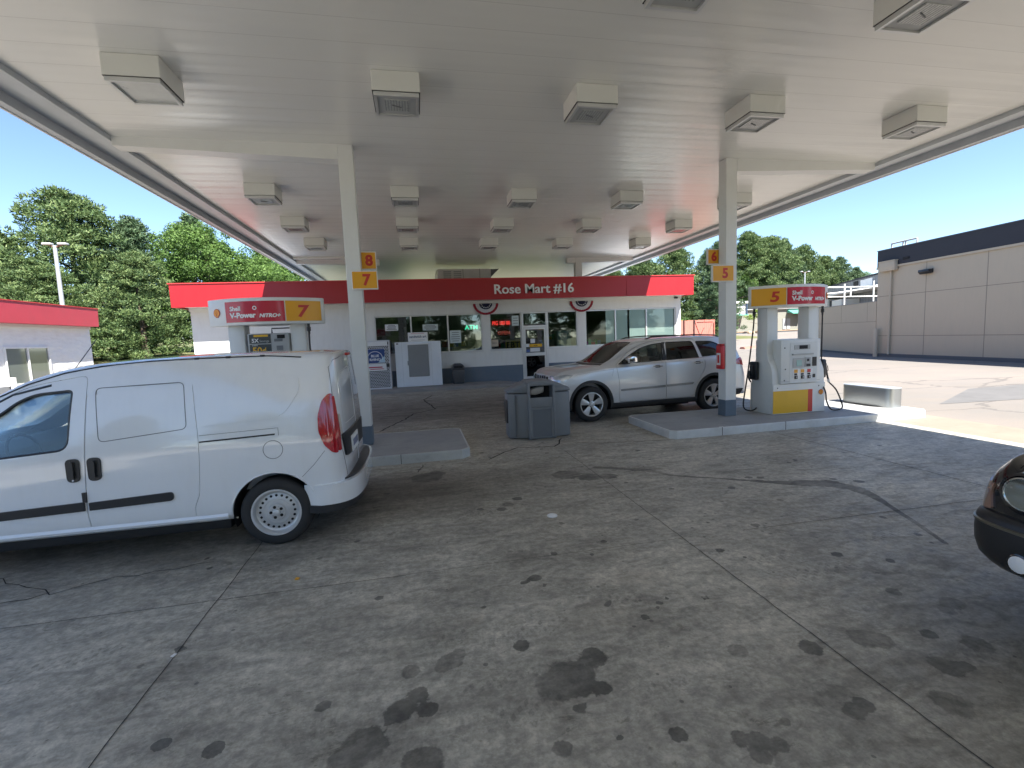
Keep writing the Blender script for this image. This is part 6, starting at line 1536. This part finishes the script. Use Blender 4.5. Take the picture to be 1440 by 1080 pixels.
vbuild(patch(ss_, ('e', 1), [(-.72, 1.205), (.72, 1.205), (.72, 1.225), (-.72, 1.225)], -.004, .012, 14, 2), 'wiper_cowl', M_bplast, suv)
M_mould = pm('shadow_tone_moulding', (0.26, 0.27, 0.28), .25, .4)  # body-coloured moulding, darkened to stand in for the shadow line along it
M_clad = pm('arch_cladding', (0.03, 0.031, 0.033), .55)
for xc in (0, 3.03):
    for sg in (1, -1):
        m = MB(); n = 34; rows = []
        for a in np.linspace(-.30, PI+.30, n):
            rows.append([ss_.pt(('s', sg), xc+r*math.cos(a), max(.285, .40+r*math.sin(a)), o) for r, o in ((.452, -.02), (.452, .012), (.50, .014), (.512, .001))])
        m.add([p for r in rows for p in r], [(4*i+j, 4*i+j+1, 4*i+5+j, 4*i+4+j) for i in range(n-1) for j in range(3)])
        vbuild(m, 'wheel_arch', M_clad, suv)
        wheel(suv, xc, sg*.955, .388, .25, 5, .258)
    well(suv, xc, .40, .448, .93, .62)
vbuild(patch(ss_, ('s', 1), [(.47, .285), (2.55, .285), (2.55, .385), (.47, .385)], .0, .012, 20, 3), 'sill_cladding', M_clad, suv)
vbuild(patch(ss_, ('s', 1), rpoly([(1.26, .655), (2.34, .635), (2.34, .675), (1.26, .705)], .01), .0, .016, 14, 3), 'side_moulding', M_mould, fdo); vbuild(patch(ss_, ('s', 1), rpoly([(.58, .68), (1.22, .66), (1.22, .71), (.54, .725)], .01), .0, .016, 10, 3), 'side_moulding', M_mould, rdo)
for cx_, hz0, par in ((1.436, 1.13, fdo), (.42, 1.165, rdo)):
    p0 = ss_.pt(('s', 1), cx_, hz0, .0)
    vbuild(MB().tube([p0+Vector((-.11, 0, 0)), p0+Vector((-.10, .035, 0)), p0+Vector((.08, .035, 0)), p0+Vector((.10, 0, 0))], .012, 8), 'door_handle', M_chrome, par)
    vbuild(patch(ss_, ('s', 1), rpoly([(cx_-.07, hz0-.03), (cx_+.06, hz0-.03), (cx_+.06, hz0+.025), (cx_-.07, hz0+.025)], .02), .0, .001, 5, 3), 'handle_cup', M_dark, par)
hd = vbuild(MB().prism(rpoly([(2.02, 1.25), (2.22, 1.24), (2.24, 1.36), (2.18, 1.40), (2.03, 1.38)], .04), 'y', .96, 1.14, .02), 'door_mirror', M_chrome, fdo); vbuild(MB().box(2.12, 2.25, .86, .99, 1.215, 1.26, .01), 'mirror_foot', M_bplast, fdo)
for sg in (1, -1):
    P = [ss_.top(x, sg*.60)[0]+Vector((0, 0, h)) for x, h in ((1.55, .0), (1.40, .035), (.9, .04), (.3, .04), (-.25, .035), (-.40, .0))]; vbuild(MB().tube(P, .016, 8), 'roof_rail', M_bplast, suv)
vbuild(MB().tube([ss_.top(-.3, 0)[0], ss_.top(-.3, 0)[0]+Vector((-.12, 0, .20))], .005, 5), 'aerial', M_bplast, suv)
# front end
HL = rpoly([(3.60, .925), (3.78, .91), (3.76, 1.03), (3.60, 1.05), (3.42, 1.045)], .02)
M_hlens = pm('headlamp_lens', (0.50, 0.56, 0.62), .08, .5, coat=1.0, var=.5, vs=12)
vbuild(patch(ss_, ('s', 1), HL, .0, .012, 12, 6), 'headlight', M_hlens, suv)
for sg in (1, -1):
    P = rpoly([(sg*.55, .905), (sg*.86, .90), (sg*.86, 1.02), (sg*.56, 1.02)], .03); 
    vbuild(patch(ss_, ('e', 1), P, .0, .012, 8, 6), 'headlight', M_hlens, suv)
vbuild(patch(ss_, ('e', 1), rpoly([(-.53, .85), (.53, .85), (.52, 1.02), (-.52, 1.02)], .03), .0, .012, 20, 5), 'grille', M_chrome, suv)
gs = MB()
for k in range(7):
    y = -.44+k*.147; q = patch(ss_, ('e', 1), rpoly([(y-.036, .865), (y+.036, .865), (y+.036, 1.005), (y-.036, 1.005)], .02), .014, .003, 4, 3); gs.add(q.v, q.f)
vbuild(gs, 'grille_slots', M_dark, suv)
vbuild(patch(ss_, ('e', 1), rpoly([(-.62, .40), (.62, .40), (.55, .58), (-.55, .58)], .04), .0, .01, 14, 4), 'lower_intake', M_dark, suv)
vbuild(patch(ss_, ('s', 1), rpoly([(-.84, 1.02), (-.58, 1.08), (-.56, 1.16), (-.66, 1.20), (-.80, 1.20)], .03), .0, .014, 8, 6), 'tail_light', M_tail, suv)
TLr = rpoly([(.62, 1.05), (.90, 1.04), (.88, 1.22), (.62, 1.20)], .03)
for sg in (1, -1): vbuild(patch(ss_, ('e', -1), [(sg*a, b) for a, b in TLr], .0, .014, 8, 5), 'tail_light', M_tail, suv)
vbuild(patch(ss_, ('e', -1), rpoly([(-.62, 1.30), (.62, 1.30), (.56, 1.60), (-.56, 1.60)], .06), -.004, .006, 12, 8), 'tailgate_window', M_tint, suv)
vbuild(patch(ss_, ('s', 1), [(-.72, .37), (-.44, .33), (-.44, .50), (-.78, .50)], .0, .012, 6, 3), 'rear_valance', M_clad, suv)
vbuild(seam(ss_, ('s', 1), [(2.48, 1.17), (2.54, .97)], .002, .0), 'wing_seam', M_grey, suv)
vbuild(seam(ss_, ('s', 1), [(2.50, 1.12), (3.0, 1.085), (3.38, 1.04)], .0025, .001), 'bonnet_seam', M_grey, suv)
# interior
vbuild(MB().box(-.6, 2.6, -.85, .85, .30, .449), 'floor_pan', M_dark, suv)
M_seatg = pm('seat_leather_grey', (0.10, 0.095, 0.088), .6)
for (x, y) in ((1.35, .38), (1.35, -.38), (.45, .40), (.45, -.40)):
    st = vbuild(MB().prism(rpoly([(x-.05, .5), (x+.55, .5), (x+.57, .72), (x+.15, .70), (x+.02, 1.32), (x-.12, 1.32)], .05), 'y', y-.25, y+.25, .03), 'seat', M_seatg, suv); vbuild(MB().box(x-.13, x-.02, y-.13, y+.13, 1.33, 1.52, .03), 'headrest', M_seatg, st)
vbuild(MB().prism(rpoly([(2.05, .5), (2.60, .5), (2.60, 1.13), (2.30, 1.20), (2.10, 1.10)], .05), 'y', -.86, .86), 'dashboard', M_bplast, suv)
vbuild(MB().tube([(1.98+.06*math.sin(a), .38+.19*math.cos(a), 1.08+.17*math.sin(a)) for a in np.linspace(0, 2*PI, 22, endpoint=False)], .014, 6, closed=True), 'steering_wheel', M_bplast, suv)
vbuild(MB().box(.48, 3.7, -.66, .66, .2, .4), 'underbody', M_dark, suv); vbuild(MB().box(-.7, .46, -.66, .66, .22, .4), 'rear_underbody', M_dark, suv)

# ================= black SUV at the right edge (faces left, only its far front corner is in the picture)
blk = thing('black_suv', 'black SUV with a round headlight cut off by the right picture edge', 'car', (7.12, 1.55, 0)); blk.rotation_euler = (0, 0, PI)
def bprof(x, zb, zm, zbl, Rf, w, wr, lean=0.0):
    return sprof(x, zb, zm, zbl, Rf, w, wr, lean)
BS = []
for (fac, xo) in ((.02, -.86), (.6, -.85), (.9, -.82), (1.0, -.72)):
    BS.append([(x, y*fac, z) for (x, y, z) in bprof(xo, .36, .75, 1.12, 1.60, .86, .66, .12)])
for (x, zb, zm, zbl, Rf, w, wr, ln) in ((-.45, .33, .78, 1.14, 1.66, .87, .66, .05), (.6, .27, .78, 1.14, 1.67, .875, .66, 0), (1.4, .27, .78, 1.13, 1.65, .875, .65, 0), (1.75, .27, .78, 1.12, 1.55, .875, .64, 0), (2.15, .27, .78, 1.10, 1.24, .875, .66, 0), (2.35, .27, .78, 1.08, 1.13, .875, .70, 0), (2.8, .28, .78, 1.04, 1.10, .87, .72, 0), (3.2, .30, .76, 1.00, 1.075, .865, .72, 0), (3.40, .32, .74, .97, 1.05, .855, .72, 0), (3.50, .34, .70, .93, 1.015, .835, .70, 0)):
    BS.append(bprof(x, zb, zm, zbl, Rf, w, wr, ln))
for (fac, x, Rf) in ((.97, 3.56, .97), (.90, 3.605, .94), (.75, 3.64, .93), (.4, 3.66, .925), (.02, 3.665, .925)):
    BS.append([(a, b*fac, c) for a, b, c in bprof(x, .42, .60, .84, Rf, .84, .66)])
bme = loft(BS, 6, 5); bs_ = Skin(bme)
W1 = rpoly([(1.15, 1.16), (2.12, 1.14), (1.75, 1.46), (1.2, 1.56)], .04); W2 = rpoly([(.25, 1.17), (1.08, 1.16), (1.08, 1.57), (.3, 1.57)], .04)
holed = boolean(bme, [archcut(0, .43, .36, .875), archcut(2.635, .43, .36, .875)]); shade_from(holed, bme)
M_blackp = pm('black_gloss_paint', (0.008, 0.009, 0.012), .14, coat=1.0, var=.1)
addmesh('body', holed, M_blackp, blk)
for sg in (1, -1):
    for W in (W1, W2): vbuild(patch(bs_, ('s', sg), W, .0, .004, 14, 6), 'side_window', pm('privacy_glass', (0.01, 0.012, 0.014), .05, coat=1.0), blk, 60)
    for xc in (0, 2.635): wheel(blk, xc, sg*.865, .35, .22, 6, .225)
vbuild(patch(bs_, ('e', 1), rpoly([(-.66, 1.16), (.66, 1.16), (.58, 1.58), (-.58, 1.58)], .06), .0, .004, 14, 8), 'windscreen', pm('privacy_glass', (0.01, 0.012, 0.014), .05, coat=1.0), blk, 60)
# round headlights, fog lamps, corner markers, chrome trim line
for sg in (1, -1):
    yc, zc = sg*.55, .85
    hx = bs_.pt(('e', 1), yc, zc, 0).x
    h = vbuild(MB().lathe([(.135, hx-.06), (.130, hx+.006), (.112, hx+.016), (.104, hx+.010), (.102, hx-.02), (.06, hx-.045), (0, hx-.05)], (0, yc, zc), 'x', 36), 'headlight', M_blackp, blk)
    vbuild(MB().lathe([(.101, hx-.02), (.085, hx-.035), (.05, hx-.042), (0, hx-.043)], (0, yc, zc), 'x', 30), 'reflector', M_chrome, h)
    vbuild(MB().lathe([(.102, hx+.012), (.09, hx+.032), (.06, hx+.046), (.03, hx+.053), (0, hx+.055)], (0, yc, zc), 'x', 30), 'lens', M_cglass, h, 60)
    vbuild(MB().lathe([(.022, hx-.04), (.022, hx+.0), (0, hx+.012)], (0, yc, zc), 'x', 14), 'bulb', M_chrome, h)
    vbuild(MB().lathe([(.103, hx+.020), (.103, hx+.024), (.095, hx+.03), (.09, hx+.024)], (0, yc, zc), 'x', 30), 'bezel_ring', M_chrome, h)
    M_amb = pm('smoky_amber_marker', (0.30, 0.17, 0.12), .15, coat=1.0)
    vbuild(patch(bs_, ('e', 1), rpoly([(sg*.725, .70), (sg*.84, .68), (sg*.845, .87), (sg*.75, .84)], .015), .0, .012, 8, 6), 'corner_lamp', M_amb, blk)
    vbuild(patch(bs_, ('s', sg), rpoly([(3.36, .71), (3.53, .68), (3.54, .80), (3.40, .84)], .02), .0, .008, 10, 5), 'corner_marker', M_amb, blk)
    fx_ = 3.70
    f_ = vbuild(MB().lathe([(.062, fx_-.02), (.062, fx_+.012), (.05, fx_+.018)], (0, sg*.52, .44), 'x', 24), 'fog_lamp', M_blackp, blk); vbuild(MB().lathe([(.050, fx_+.019), (.03, fx_+.026), (0, fx_+.028)], (0, sg*.52, .44), 'x', 20), 'lens', M_letter, f_)
vbuild(patch(bs_, ('e', 1), rpoly([(-.45, .70), (.45, .70), (.45, .90), (-.45, .90)], .03), .0, .012, 14, 4), 'grille', M_blackp, blk)
gs = MB()
for k in range(7):
    y = -.36+k*.12; q = patch(bs_, ('e', 1), rpoly([(y-.03, .715), (y+.03, .715), (y+.03, .885), (y-.03, .885)], .02), .014, .003, 4, 3); gs.add(q.v, q.f)
vbuild(gs, 'grille_slots', M_dark, blk)
def fbumper(rows, w0=.885, xf=3.715, cr=.34):
    """wrap-around front bumper: rows of (z, outset)"""
    n = 36; vs = []; fs = []
    for k in range(n+1):
        a = -1+2*k/n; y = w0*math.copysign(abs(math.sin(a*PI/2))**.85, a); x = xf-cr*abs(a)**4.2
        ny, nx = (y/w0)*abs(a)**3, 1-.6*abs(a)**3
        for (z, o) in rows: vs.append((x+o*nx, y+o*ny, z))
        vs.append((x-.25, y*.86, rows[-1][0])); vs.append((x-.25, y*.86, rows[0][0]))
    m = len(rows)+2
    for k in range(n):
        for j in range(m):
            q = (j+1) % m; fs.append((k*m+j, k*m+q, (k+1)*m+q, (k+1)*m+j))
    fs.append(tuple(range(m))[::-1]); fs.append(tuple(n*m+j for j in range(m)))
    return MB().add(vs, fs)
fb = vbuild(fbumper([(.30, -.16), (.34, -.10), (.40, -.035), (.48, -.005), (.56, .0), (.62, -.004), (.655, -.012), (.68, -.03), (.69, -.07)]), 'front_bumper', M_bplast, blk, 50)
vbuild(fbumper([(.612, .0), (.616, .008), (.628, .008), (.632, .0)]), 'trim_line', pm('dull_bronze_trim', (0.16, 0.15, 0.12), .3, .5), fb, 50)
hood = MB()
P = [bs_.top(x, -.66)[0]+Vector((0, 0, .001)) for x in np.linspace(2.5, 3.52, 16)]; hood.tube(P, .003, 5); vbuild(hood, 'bonnet_seam', M_dark, blk)
vbuild(MB().box(-.7, 3.4, -.55, .55, .2, .4), 'underbody', M_dark, blk)
# ------------------------------------------------------------------ trees
def leaf_mat(name, cols, trans=.25):
    mt, nt, N, L, b = newmat(name)
    at = N.new('ShaderNodeAttribute'); at.attribute_name = 'tint'
    r = N.new('ShaderNodeValToRGB'); L.new(at.outputs['Fac'], r.inputs[0]); e = r.color_ramp.elements
    e[0].position = 0; e[0].color = (*cols[0], 1); e[1].position = 1; e[1].color = (*cols[-1], 1)
    for i, c in enumerate(cols[1:-1]): q = e.new((i+1)/(len(cols)-1)); q.color = (*c, 1)
    L.new(r.outputs[0], b.inputs['Base Color']); b.inputs['Roughness'].default_value = .6; b.inputs['Specular IOR Level'].default_value = .3
    tr = N.new('ShaderNodeBsdfTranslucent'); L.new(r.outputs[0], tr.inputs[0])
    mx = N.new('ShaderNodeMixShader'); mx.inputs[0].default_value = trans; out = [n for n in N if n.type == 'OUTPUT_MATERIAL'][0]
    L.new(b.outputs[0], mx.inputs[1]); L.new(tr.outputs[0], mx.inputs[2]); L.new(mx.outputs[0], out.inputs[0]); return mt
M_pine = leaf_mat('pine_needles', [(0.045, 0.085, 0.035), (0.085, 0.14, 0.05), (0.15, 0.21, 0.075), (0.22, 0.27, 0.11)])
M_pine2 = leaf_mat('blue_pine_needles', [(0.04, 0.08, 0.042), (0.075, 0.13, 0.062), (0.12, 0.18, 0.085), (0.17, 0.22, 0.11)])
M_leaf = leaf_mat('broad_leaves', [(0.035, 0.075, 0.018), (0.07, 0.135, 0.03), (0.12, 0.21, 0.045), (0.19, 0.29, 0.08)], .35)
M_leafy = leaf_mat('light_yellow_leaves', [(0.10, 0.18, 0.03), (0.22, 0.32, 0.05), (0.36, 0.45, 0.09)], .35)
M_bark = pm('bark', (0.11, 0.08, 0.06), .9, var=.3, bump=.5, bs=15)
def foliage_mesh(name, clumps, n_per, size, mat, elong=1.0, droop=0.0, seed=1, flat=.5, core=True):
    """clumps: (x,y,z,rx,rz) ellipsoids filled with small leaf faces near their skin"""
    g = np.random.default_rng(seed); V = []; T = []
    for (x, y, z, rx, rz_) in clumps:
        n = int(n_per*(rx*rx))+12
        d = g.normal(size=(n, 3)); d /= np.linalg.norm(d, axis=1)[:, None]
        rad = (g.uniform(.35, 1.05, n))**.6
        c = np.array([x, y, z])+d*rad[:, None]*np.array([rx, rx, rz_])
        tone = g.uniform(-.12, .12)
        nrm = d*.8+g.normal(size=(n, 3))*.55+np.array([0, 0, .35]); nrm /= np.linalg.norm(nrm, axis=1)[:, None]
        a = g.normal(size=(n, 3)); u = np.cross(nrm, a); u /= np.linalg.norm(u, axis=1)[:, None]; v = np.cross(nrm, u)
        if elong > 1: # needles: long axis points outward and up
            lng = d*.7+np.array([0, 0, .55])+g.normal(size=(n, 3))*.5; lng /= np.linalg.norm(lng, axis=1)[:, None]
            u = lng; v = np.cross(lng, nrm); v /= (np.linalg.norm(v, axis=1)[:, None]+1e-9)
        s = size*g.uniform(.6, 1.3, n)[:, None]
        q0 = c-u*s*elong*.5-v*s*.5*flat; q1 = c+u*s*elong*.5-v*s*.18; q2 = c+u*s*elong*.62+v*s*.2; q3 = c-u*s*elong*.4+v*s*.5
        V.append(np.stack([q0, q1, q2, q3], 1).reshape(-1, 3)); T.append(np.clip(g.uniform(.1, .8, n)+tone+.12*rad*d[:, 2], 0, 1))
    V = np.concatenate(V); T = np.concatenate(T); n = len(T)
    me = bpy.data.meshes.new(name); me.vertices.add(len(V)); me.vertices.foreach_set('co', V.ravel().astype(np.float32))
    me.loops.add(4*n); me.loops.foreach_set('vertex_index', np.arange(4*n, dtype=np.int32)); me.polygons.add(n); me.polygons.foreach_set('loop_start', (np.arange(n)*4).astype(np.int32))
    me.update(calc_edges=True); at = me.attributes.new('tint', 'FLOAT', 'FACE'); at.data.foreach_set('value', T.astype(np.float32)); me.materials.append(mat)
    return me
def pine_clumps(H, Rmax, seed, base=.12, n=150, top=.0, sh=.75):
    g = np.random.default_rng(seed); out = []
    for i in range(n):
        t = (i+.5)/n; t = t**.85; z = H*(base+(1-base)*t)
        R_ = Rmax*(math.sin(min(1, (1-t)*1.45+.02)*PI/2)**sh)*(.80+.35*g.random())
        a = i*2.39996+g.uniform(-.3, .3); k = g.uniform(.55, 1.0)
        r = R_*k; cr_ = max(.35, Rmax*.16*(1.15-.5*t)*g.uniform(.7, 1.3))
        out.append((r*math.cos(a), r*math.sin(a), z+g.uniform(-.3, .3)-r*.06, cr_, cr_*.62))
    for i in range(int(n*.30)):
        t = g.random(); R_ = Rmax*(math.sin(min(1, (1-t)*1.45)*PI/2)**sh)*.4; a = g.uniform(0, 2*PI)
        out.append((R_*math.cos(a), R_*math.sin(a), H*(base+(1-base)*t*.95), Rmax*.22, Rmax*.2))
    return out
def round_clumps(H, Rmax, seed, base=.2, n=90):
    g = np.random.default_rng(seed); out = []; c = H*(base+1)/2; hz_ = H*(1-base)/2
    for i in range(n):
        d = g.normal(size=3); d /= np.linalg.norm(d); k = g.uniform(.55, 1.0)*(1+.12*math.sin(3*d[0]+seed)+.12*math.sin(4*d[2]+2*d[1]))
        cr_ = Rmax*g.uniform(.14, .28); out.append((d[0]*k*(Rmax-cr_*.4), d[1]*k*(Rmax-cr_*.4), c+d[2]*k*(hz_-cr_*.4), cr_, cr_*.75))
    return out
def trunk_mb(H, r, seed, limbs=7, top=.9, start=.2, spread=.4):
    g = random.Random(seed); m = MB(); P = [(g.uniform(-.1, .1)*i*.4, g.uniform(-.1, .1)*i*.4, H*top*i/6-.2*(i == 0)) for i in range(7)]
    m.tube(P, [r*(1-.8*i/6) for i in range(7)], 8)
    for k in range(limbs):
        t = start+(top-start)*.85*k/limbs; a = k*2.4+g.uniform(-.4, .4); L_ = H*spread*(1-t)*g.uniform(.7, 1.1); z = H*t
        x0, y0 = 0, 0
        m.tube([(x0, y0, z), (L_*.5*math.cos(a), L_*.5*math.sin(a), z+L_*.22), (L_*math.cos(a), L_*math.sin(a), z+L_*.35)], [r*.38, r*.24, r*.08], 5)
    return m
PROTO = {}
def proto(key, crown_me, trunk, H):
    tm = bpy.data.meshes.new('trunk'); tm.from_pydata(trunk.v, [], trunk.f); tm.materials.append(M_bark); set_smooth(tm, 60); PROTO[key] = (crown_me, tm, H)
Hs = 10.0
for i in range(4):
    proto('pine%d' % i, foliage_mesh('pine_crown', pine_clumps(Hs, [3.4, 3.0, 3.8, 2.6][i], 20+i, [.05, .1, .03, .12][i], 230, sh=[.7, .85, .6, .95][i]), 430, .088, M_pine if i in (0, 2) else M_pine2, 1.9, seed=i+1), trunk_mb(Hs, .22, i), Hs)
for i in range(2):
    proto('leafy%d' % i, foliage_mesh('broadleaf_crown', round_clumps(Hs, 3.9, 40+i, .12, 170), 330, .12, M_leaf, 1.0, seed=9+i, flat=.8), trunk_mb(Hs, .2, 7+i), Hs)
proto('bush', foliage_mesh('bush_crown', round_clumps(3.0, 1.9, 61, .02, 60), 420, .10, M_leaf, 1.0, seed=17, flat=.8), trunk_mb(3, .06, 12, 5), 3.0)
proto('young', foliage_mesh('young_crown', [(g_[0], g_[1], g_[2], .5, .28) for g_ in [(-1.4, 0, 2.0), (-.8, .3, 2.4), (-.2, -.3, 2.9), (.5, .2, 2.6), (1.0, -.2, 2.9), (1.5, .3, 2.3), (.2, .5, 3.3), (-.6, -.4, 3.1), (-1.8, .2, 2.2), (1.2, 0, 3.3), (.0, 0, 2.3)]], 260, .13, M_leafy, 1.0, seed=23, flat=.8), trunk_mb(3.2, .07, 14, 6, .85, .3, .6), 3.4)
def tree(key, x, y, H, words, name='pine_tree', cat='tree', group=None, rz=None, wide=1.0):
    cm, tm, H0 = PROTO[key]; z = float(hz(np.array(float(x)), np.array(float(y))))
    t = thing(name, words, cat, (x, y, z-.05), 0, group)
    t.rotation_euler = (0, 0, random.uniform(0, 6.28) if rz is None else rz); s = H/H0; t.scale = (s*wide, s*wide, s)
    a = bpy.data.objects.new('trunk', tm); COL.objects.link(a); a.parent = t
    c = bpy.data.objects.new('crown', cm); COL.objects.link(c); c.parent = t
    return t
GL = 'pines behind the car wash block'; GR = 'pines along the hill behind the far lot'; GB = 'trees across the road behind the camera'
for (k, x, y, H, wd, words) in (
    ('pine2', -24.9, 42, 12.1, 1.2, 'tallest broad pine, behind the lamp pole over the car wash roof'),
    ('pine0', -28.9, 40, 9.4, 1.15, 'pine sloping down left of the tallest one'),
    ('pine1', -21.3, 43, 10.4, 1.25, 'pine sloping down right of the tallest one'),
    ('pine3', -18.7, 47, 11.4, 1.35, 'dark pine with its top rising between the big pine and the light broadleaf tree'),
    ('pine1', -32.8, 41, 9.0, 1.2, 'pine at the left picture edge'),
    ('pine2', -26.6, 35, 6.8, 1.35, 'low pine just above the left end of the car wash roof'),
    ('pine0', -17.3, 35.0, 6.8, 1.25, 'lower spreading pine beside the shop corner'),
    ('pine2', -22.0, 33.5, 6.3, 1.45, 'low wide pine behind the right end of the car wash roof'),
    ('pine0', -37.0, 43, 9.5, 1.1, 'pine beyond the left picture edge')):
    tree(k, x, y, H, words, group=GL, wide=wd)
for (k, x, y, H, wd, words) in (
    ('leafy0', -15.4, 41, 10.2, .95, 'bright green broadleaf tree between the pines and the canopy edge'),
    ('leafy1', -11.0, 40, 7.6, 1.1, 'broadleaf tree half hidden by the canopy edge at left'),
    ('leafy0', -12.8, 46, 9.6, 1.0, 'tall broadleaf crown behind the bright green one'),
    ('leafy1', -2.5, 44, 7.6, 1.1, 'broadleaf tree behind the shop roof'),
    ('leafy0', 54.0, 71.5, 9.8, .9, 'light green leafy tree just right of the right column')):
    tree(k, x, y, H, words, name='broadleaf_tree', wide=wd)
for (k, x, y, H, wd, words) in (
    ('pine0', 22.3, 52, 8.2, 1.3, 'pine just above the right part of the red fascia'),
    ('pine2', 27.0, 54, 9.7, 1.3, 'pine above the right end of the red fascia'),
    ('pine0', 31.8, 55, 11.3, 1.15, 'tallest pine left of the column with the yellow 6'),
    ('pine1', 35.8, 54, 10.6, 1.0, 'dark pine directly left of the yellow 6'),
    ('pine3', 31.2, 45.5, 7.6, 1.25, 'nearer dark pine behind the red gates'),
    ('pine1', 49.8, 72, 14.7, 1.0, 'pine hidden behind the right column'),
    ('pine0', 56.0, 73, 16.4, 1.1, 'tallest pine right of the right column'),
    ('pine2', 60.0, 73, 15.7, 1.1, 'broad rounded pine above the pump marked 5'),
    ('pine1', 63.6, 74, 15.3, 1.0, 'dark pine above the red part of the pump sign'),
    ('pine2', 67.6, 74, 14.3, .95, 'pine further along the hill, fourth from its right end'),
    ('pine0', 72.2, 74, 12.5, 1.0, 'pine third from the right end of the hill'),
    ('pine1', 75.4, 74, 12.3, 1.0, 'pine second from the right end of the hill'),
    ('pine3', 78.8, 74, 10.4, 1.2, 'rightmost and lowest pine left of the beige building'),
    ('pine3', 18.0, 50, 6.8, 1.3, 'low pine mostly behind the shop fascia')):
    tree(k, x, y, H, words, group=GR, wide=wd)
tree('leafy0', 83.0, 77, 10.4, 'small light green tree at the edge of the beige building', name='broadleaf_tree', wide=.9)
tree('bush', 18.9, 31.0, 2.9, 'rounded light green bush above the red gates', name='bush', cat='bush', wide=1.25)
tree('young', 45.8, 57.6, 3.5, 'young tree with sparse yellow-green leaves on the far kerb', name='young_tree', wide=1.1, rz=.3)
tag(COL.objects[-1], None) if False else None
rk = thing('rock_pile', 'small pile of tan rocks beside the far kerb', 'rocks', (44.8, 57.2, 1.0))
m_ = MB(); rs = random.Random(3)
for k in range(9): 
    bm = bmesh.new(); bmesh.ops.create_icosphere(bm, subdivisions=1, radius=rs.uniform(.15, .32))
    for v in bm.verts: v.co *= rs.uniform(.8, 1.15)
    m_.frombm(bm, Matrix.Translation((44.8+rs.uniform(-.8, .8), 57.2+rs.uniform(-.4, .3), .72+float(hz(np.array(44.8), np.array(57.2)))*.3+rs.uniform(0, .25))))
m_.build('rocks', pm('tan_rock', (0.45, 0.33, 0.22), .9, var=.2), rk)
# trees across the road behind the camera (they show only as reflections)
for i in range(15):
    tree(['leafy0', 'pine0', 'leafy1', 'pine2'][i % 4], -44+i*7.2+random.uniform(-1.5, 1.5), -36+random.uniform(-4, 4), random.uniform(8, 12), 'tree of the row across the road behind the camera', name='roadside_tree', group=GB, wide=1.15)
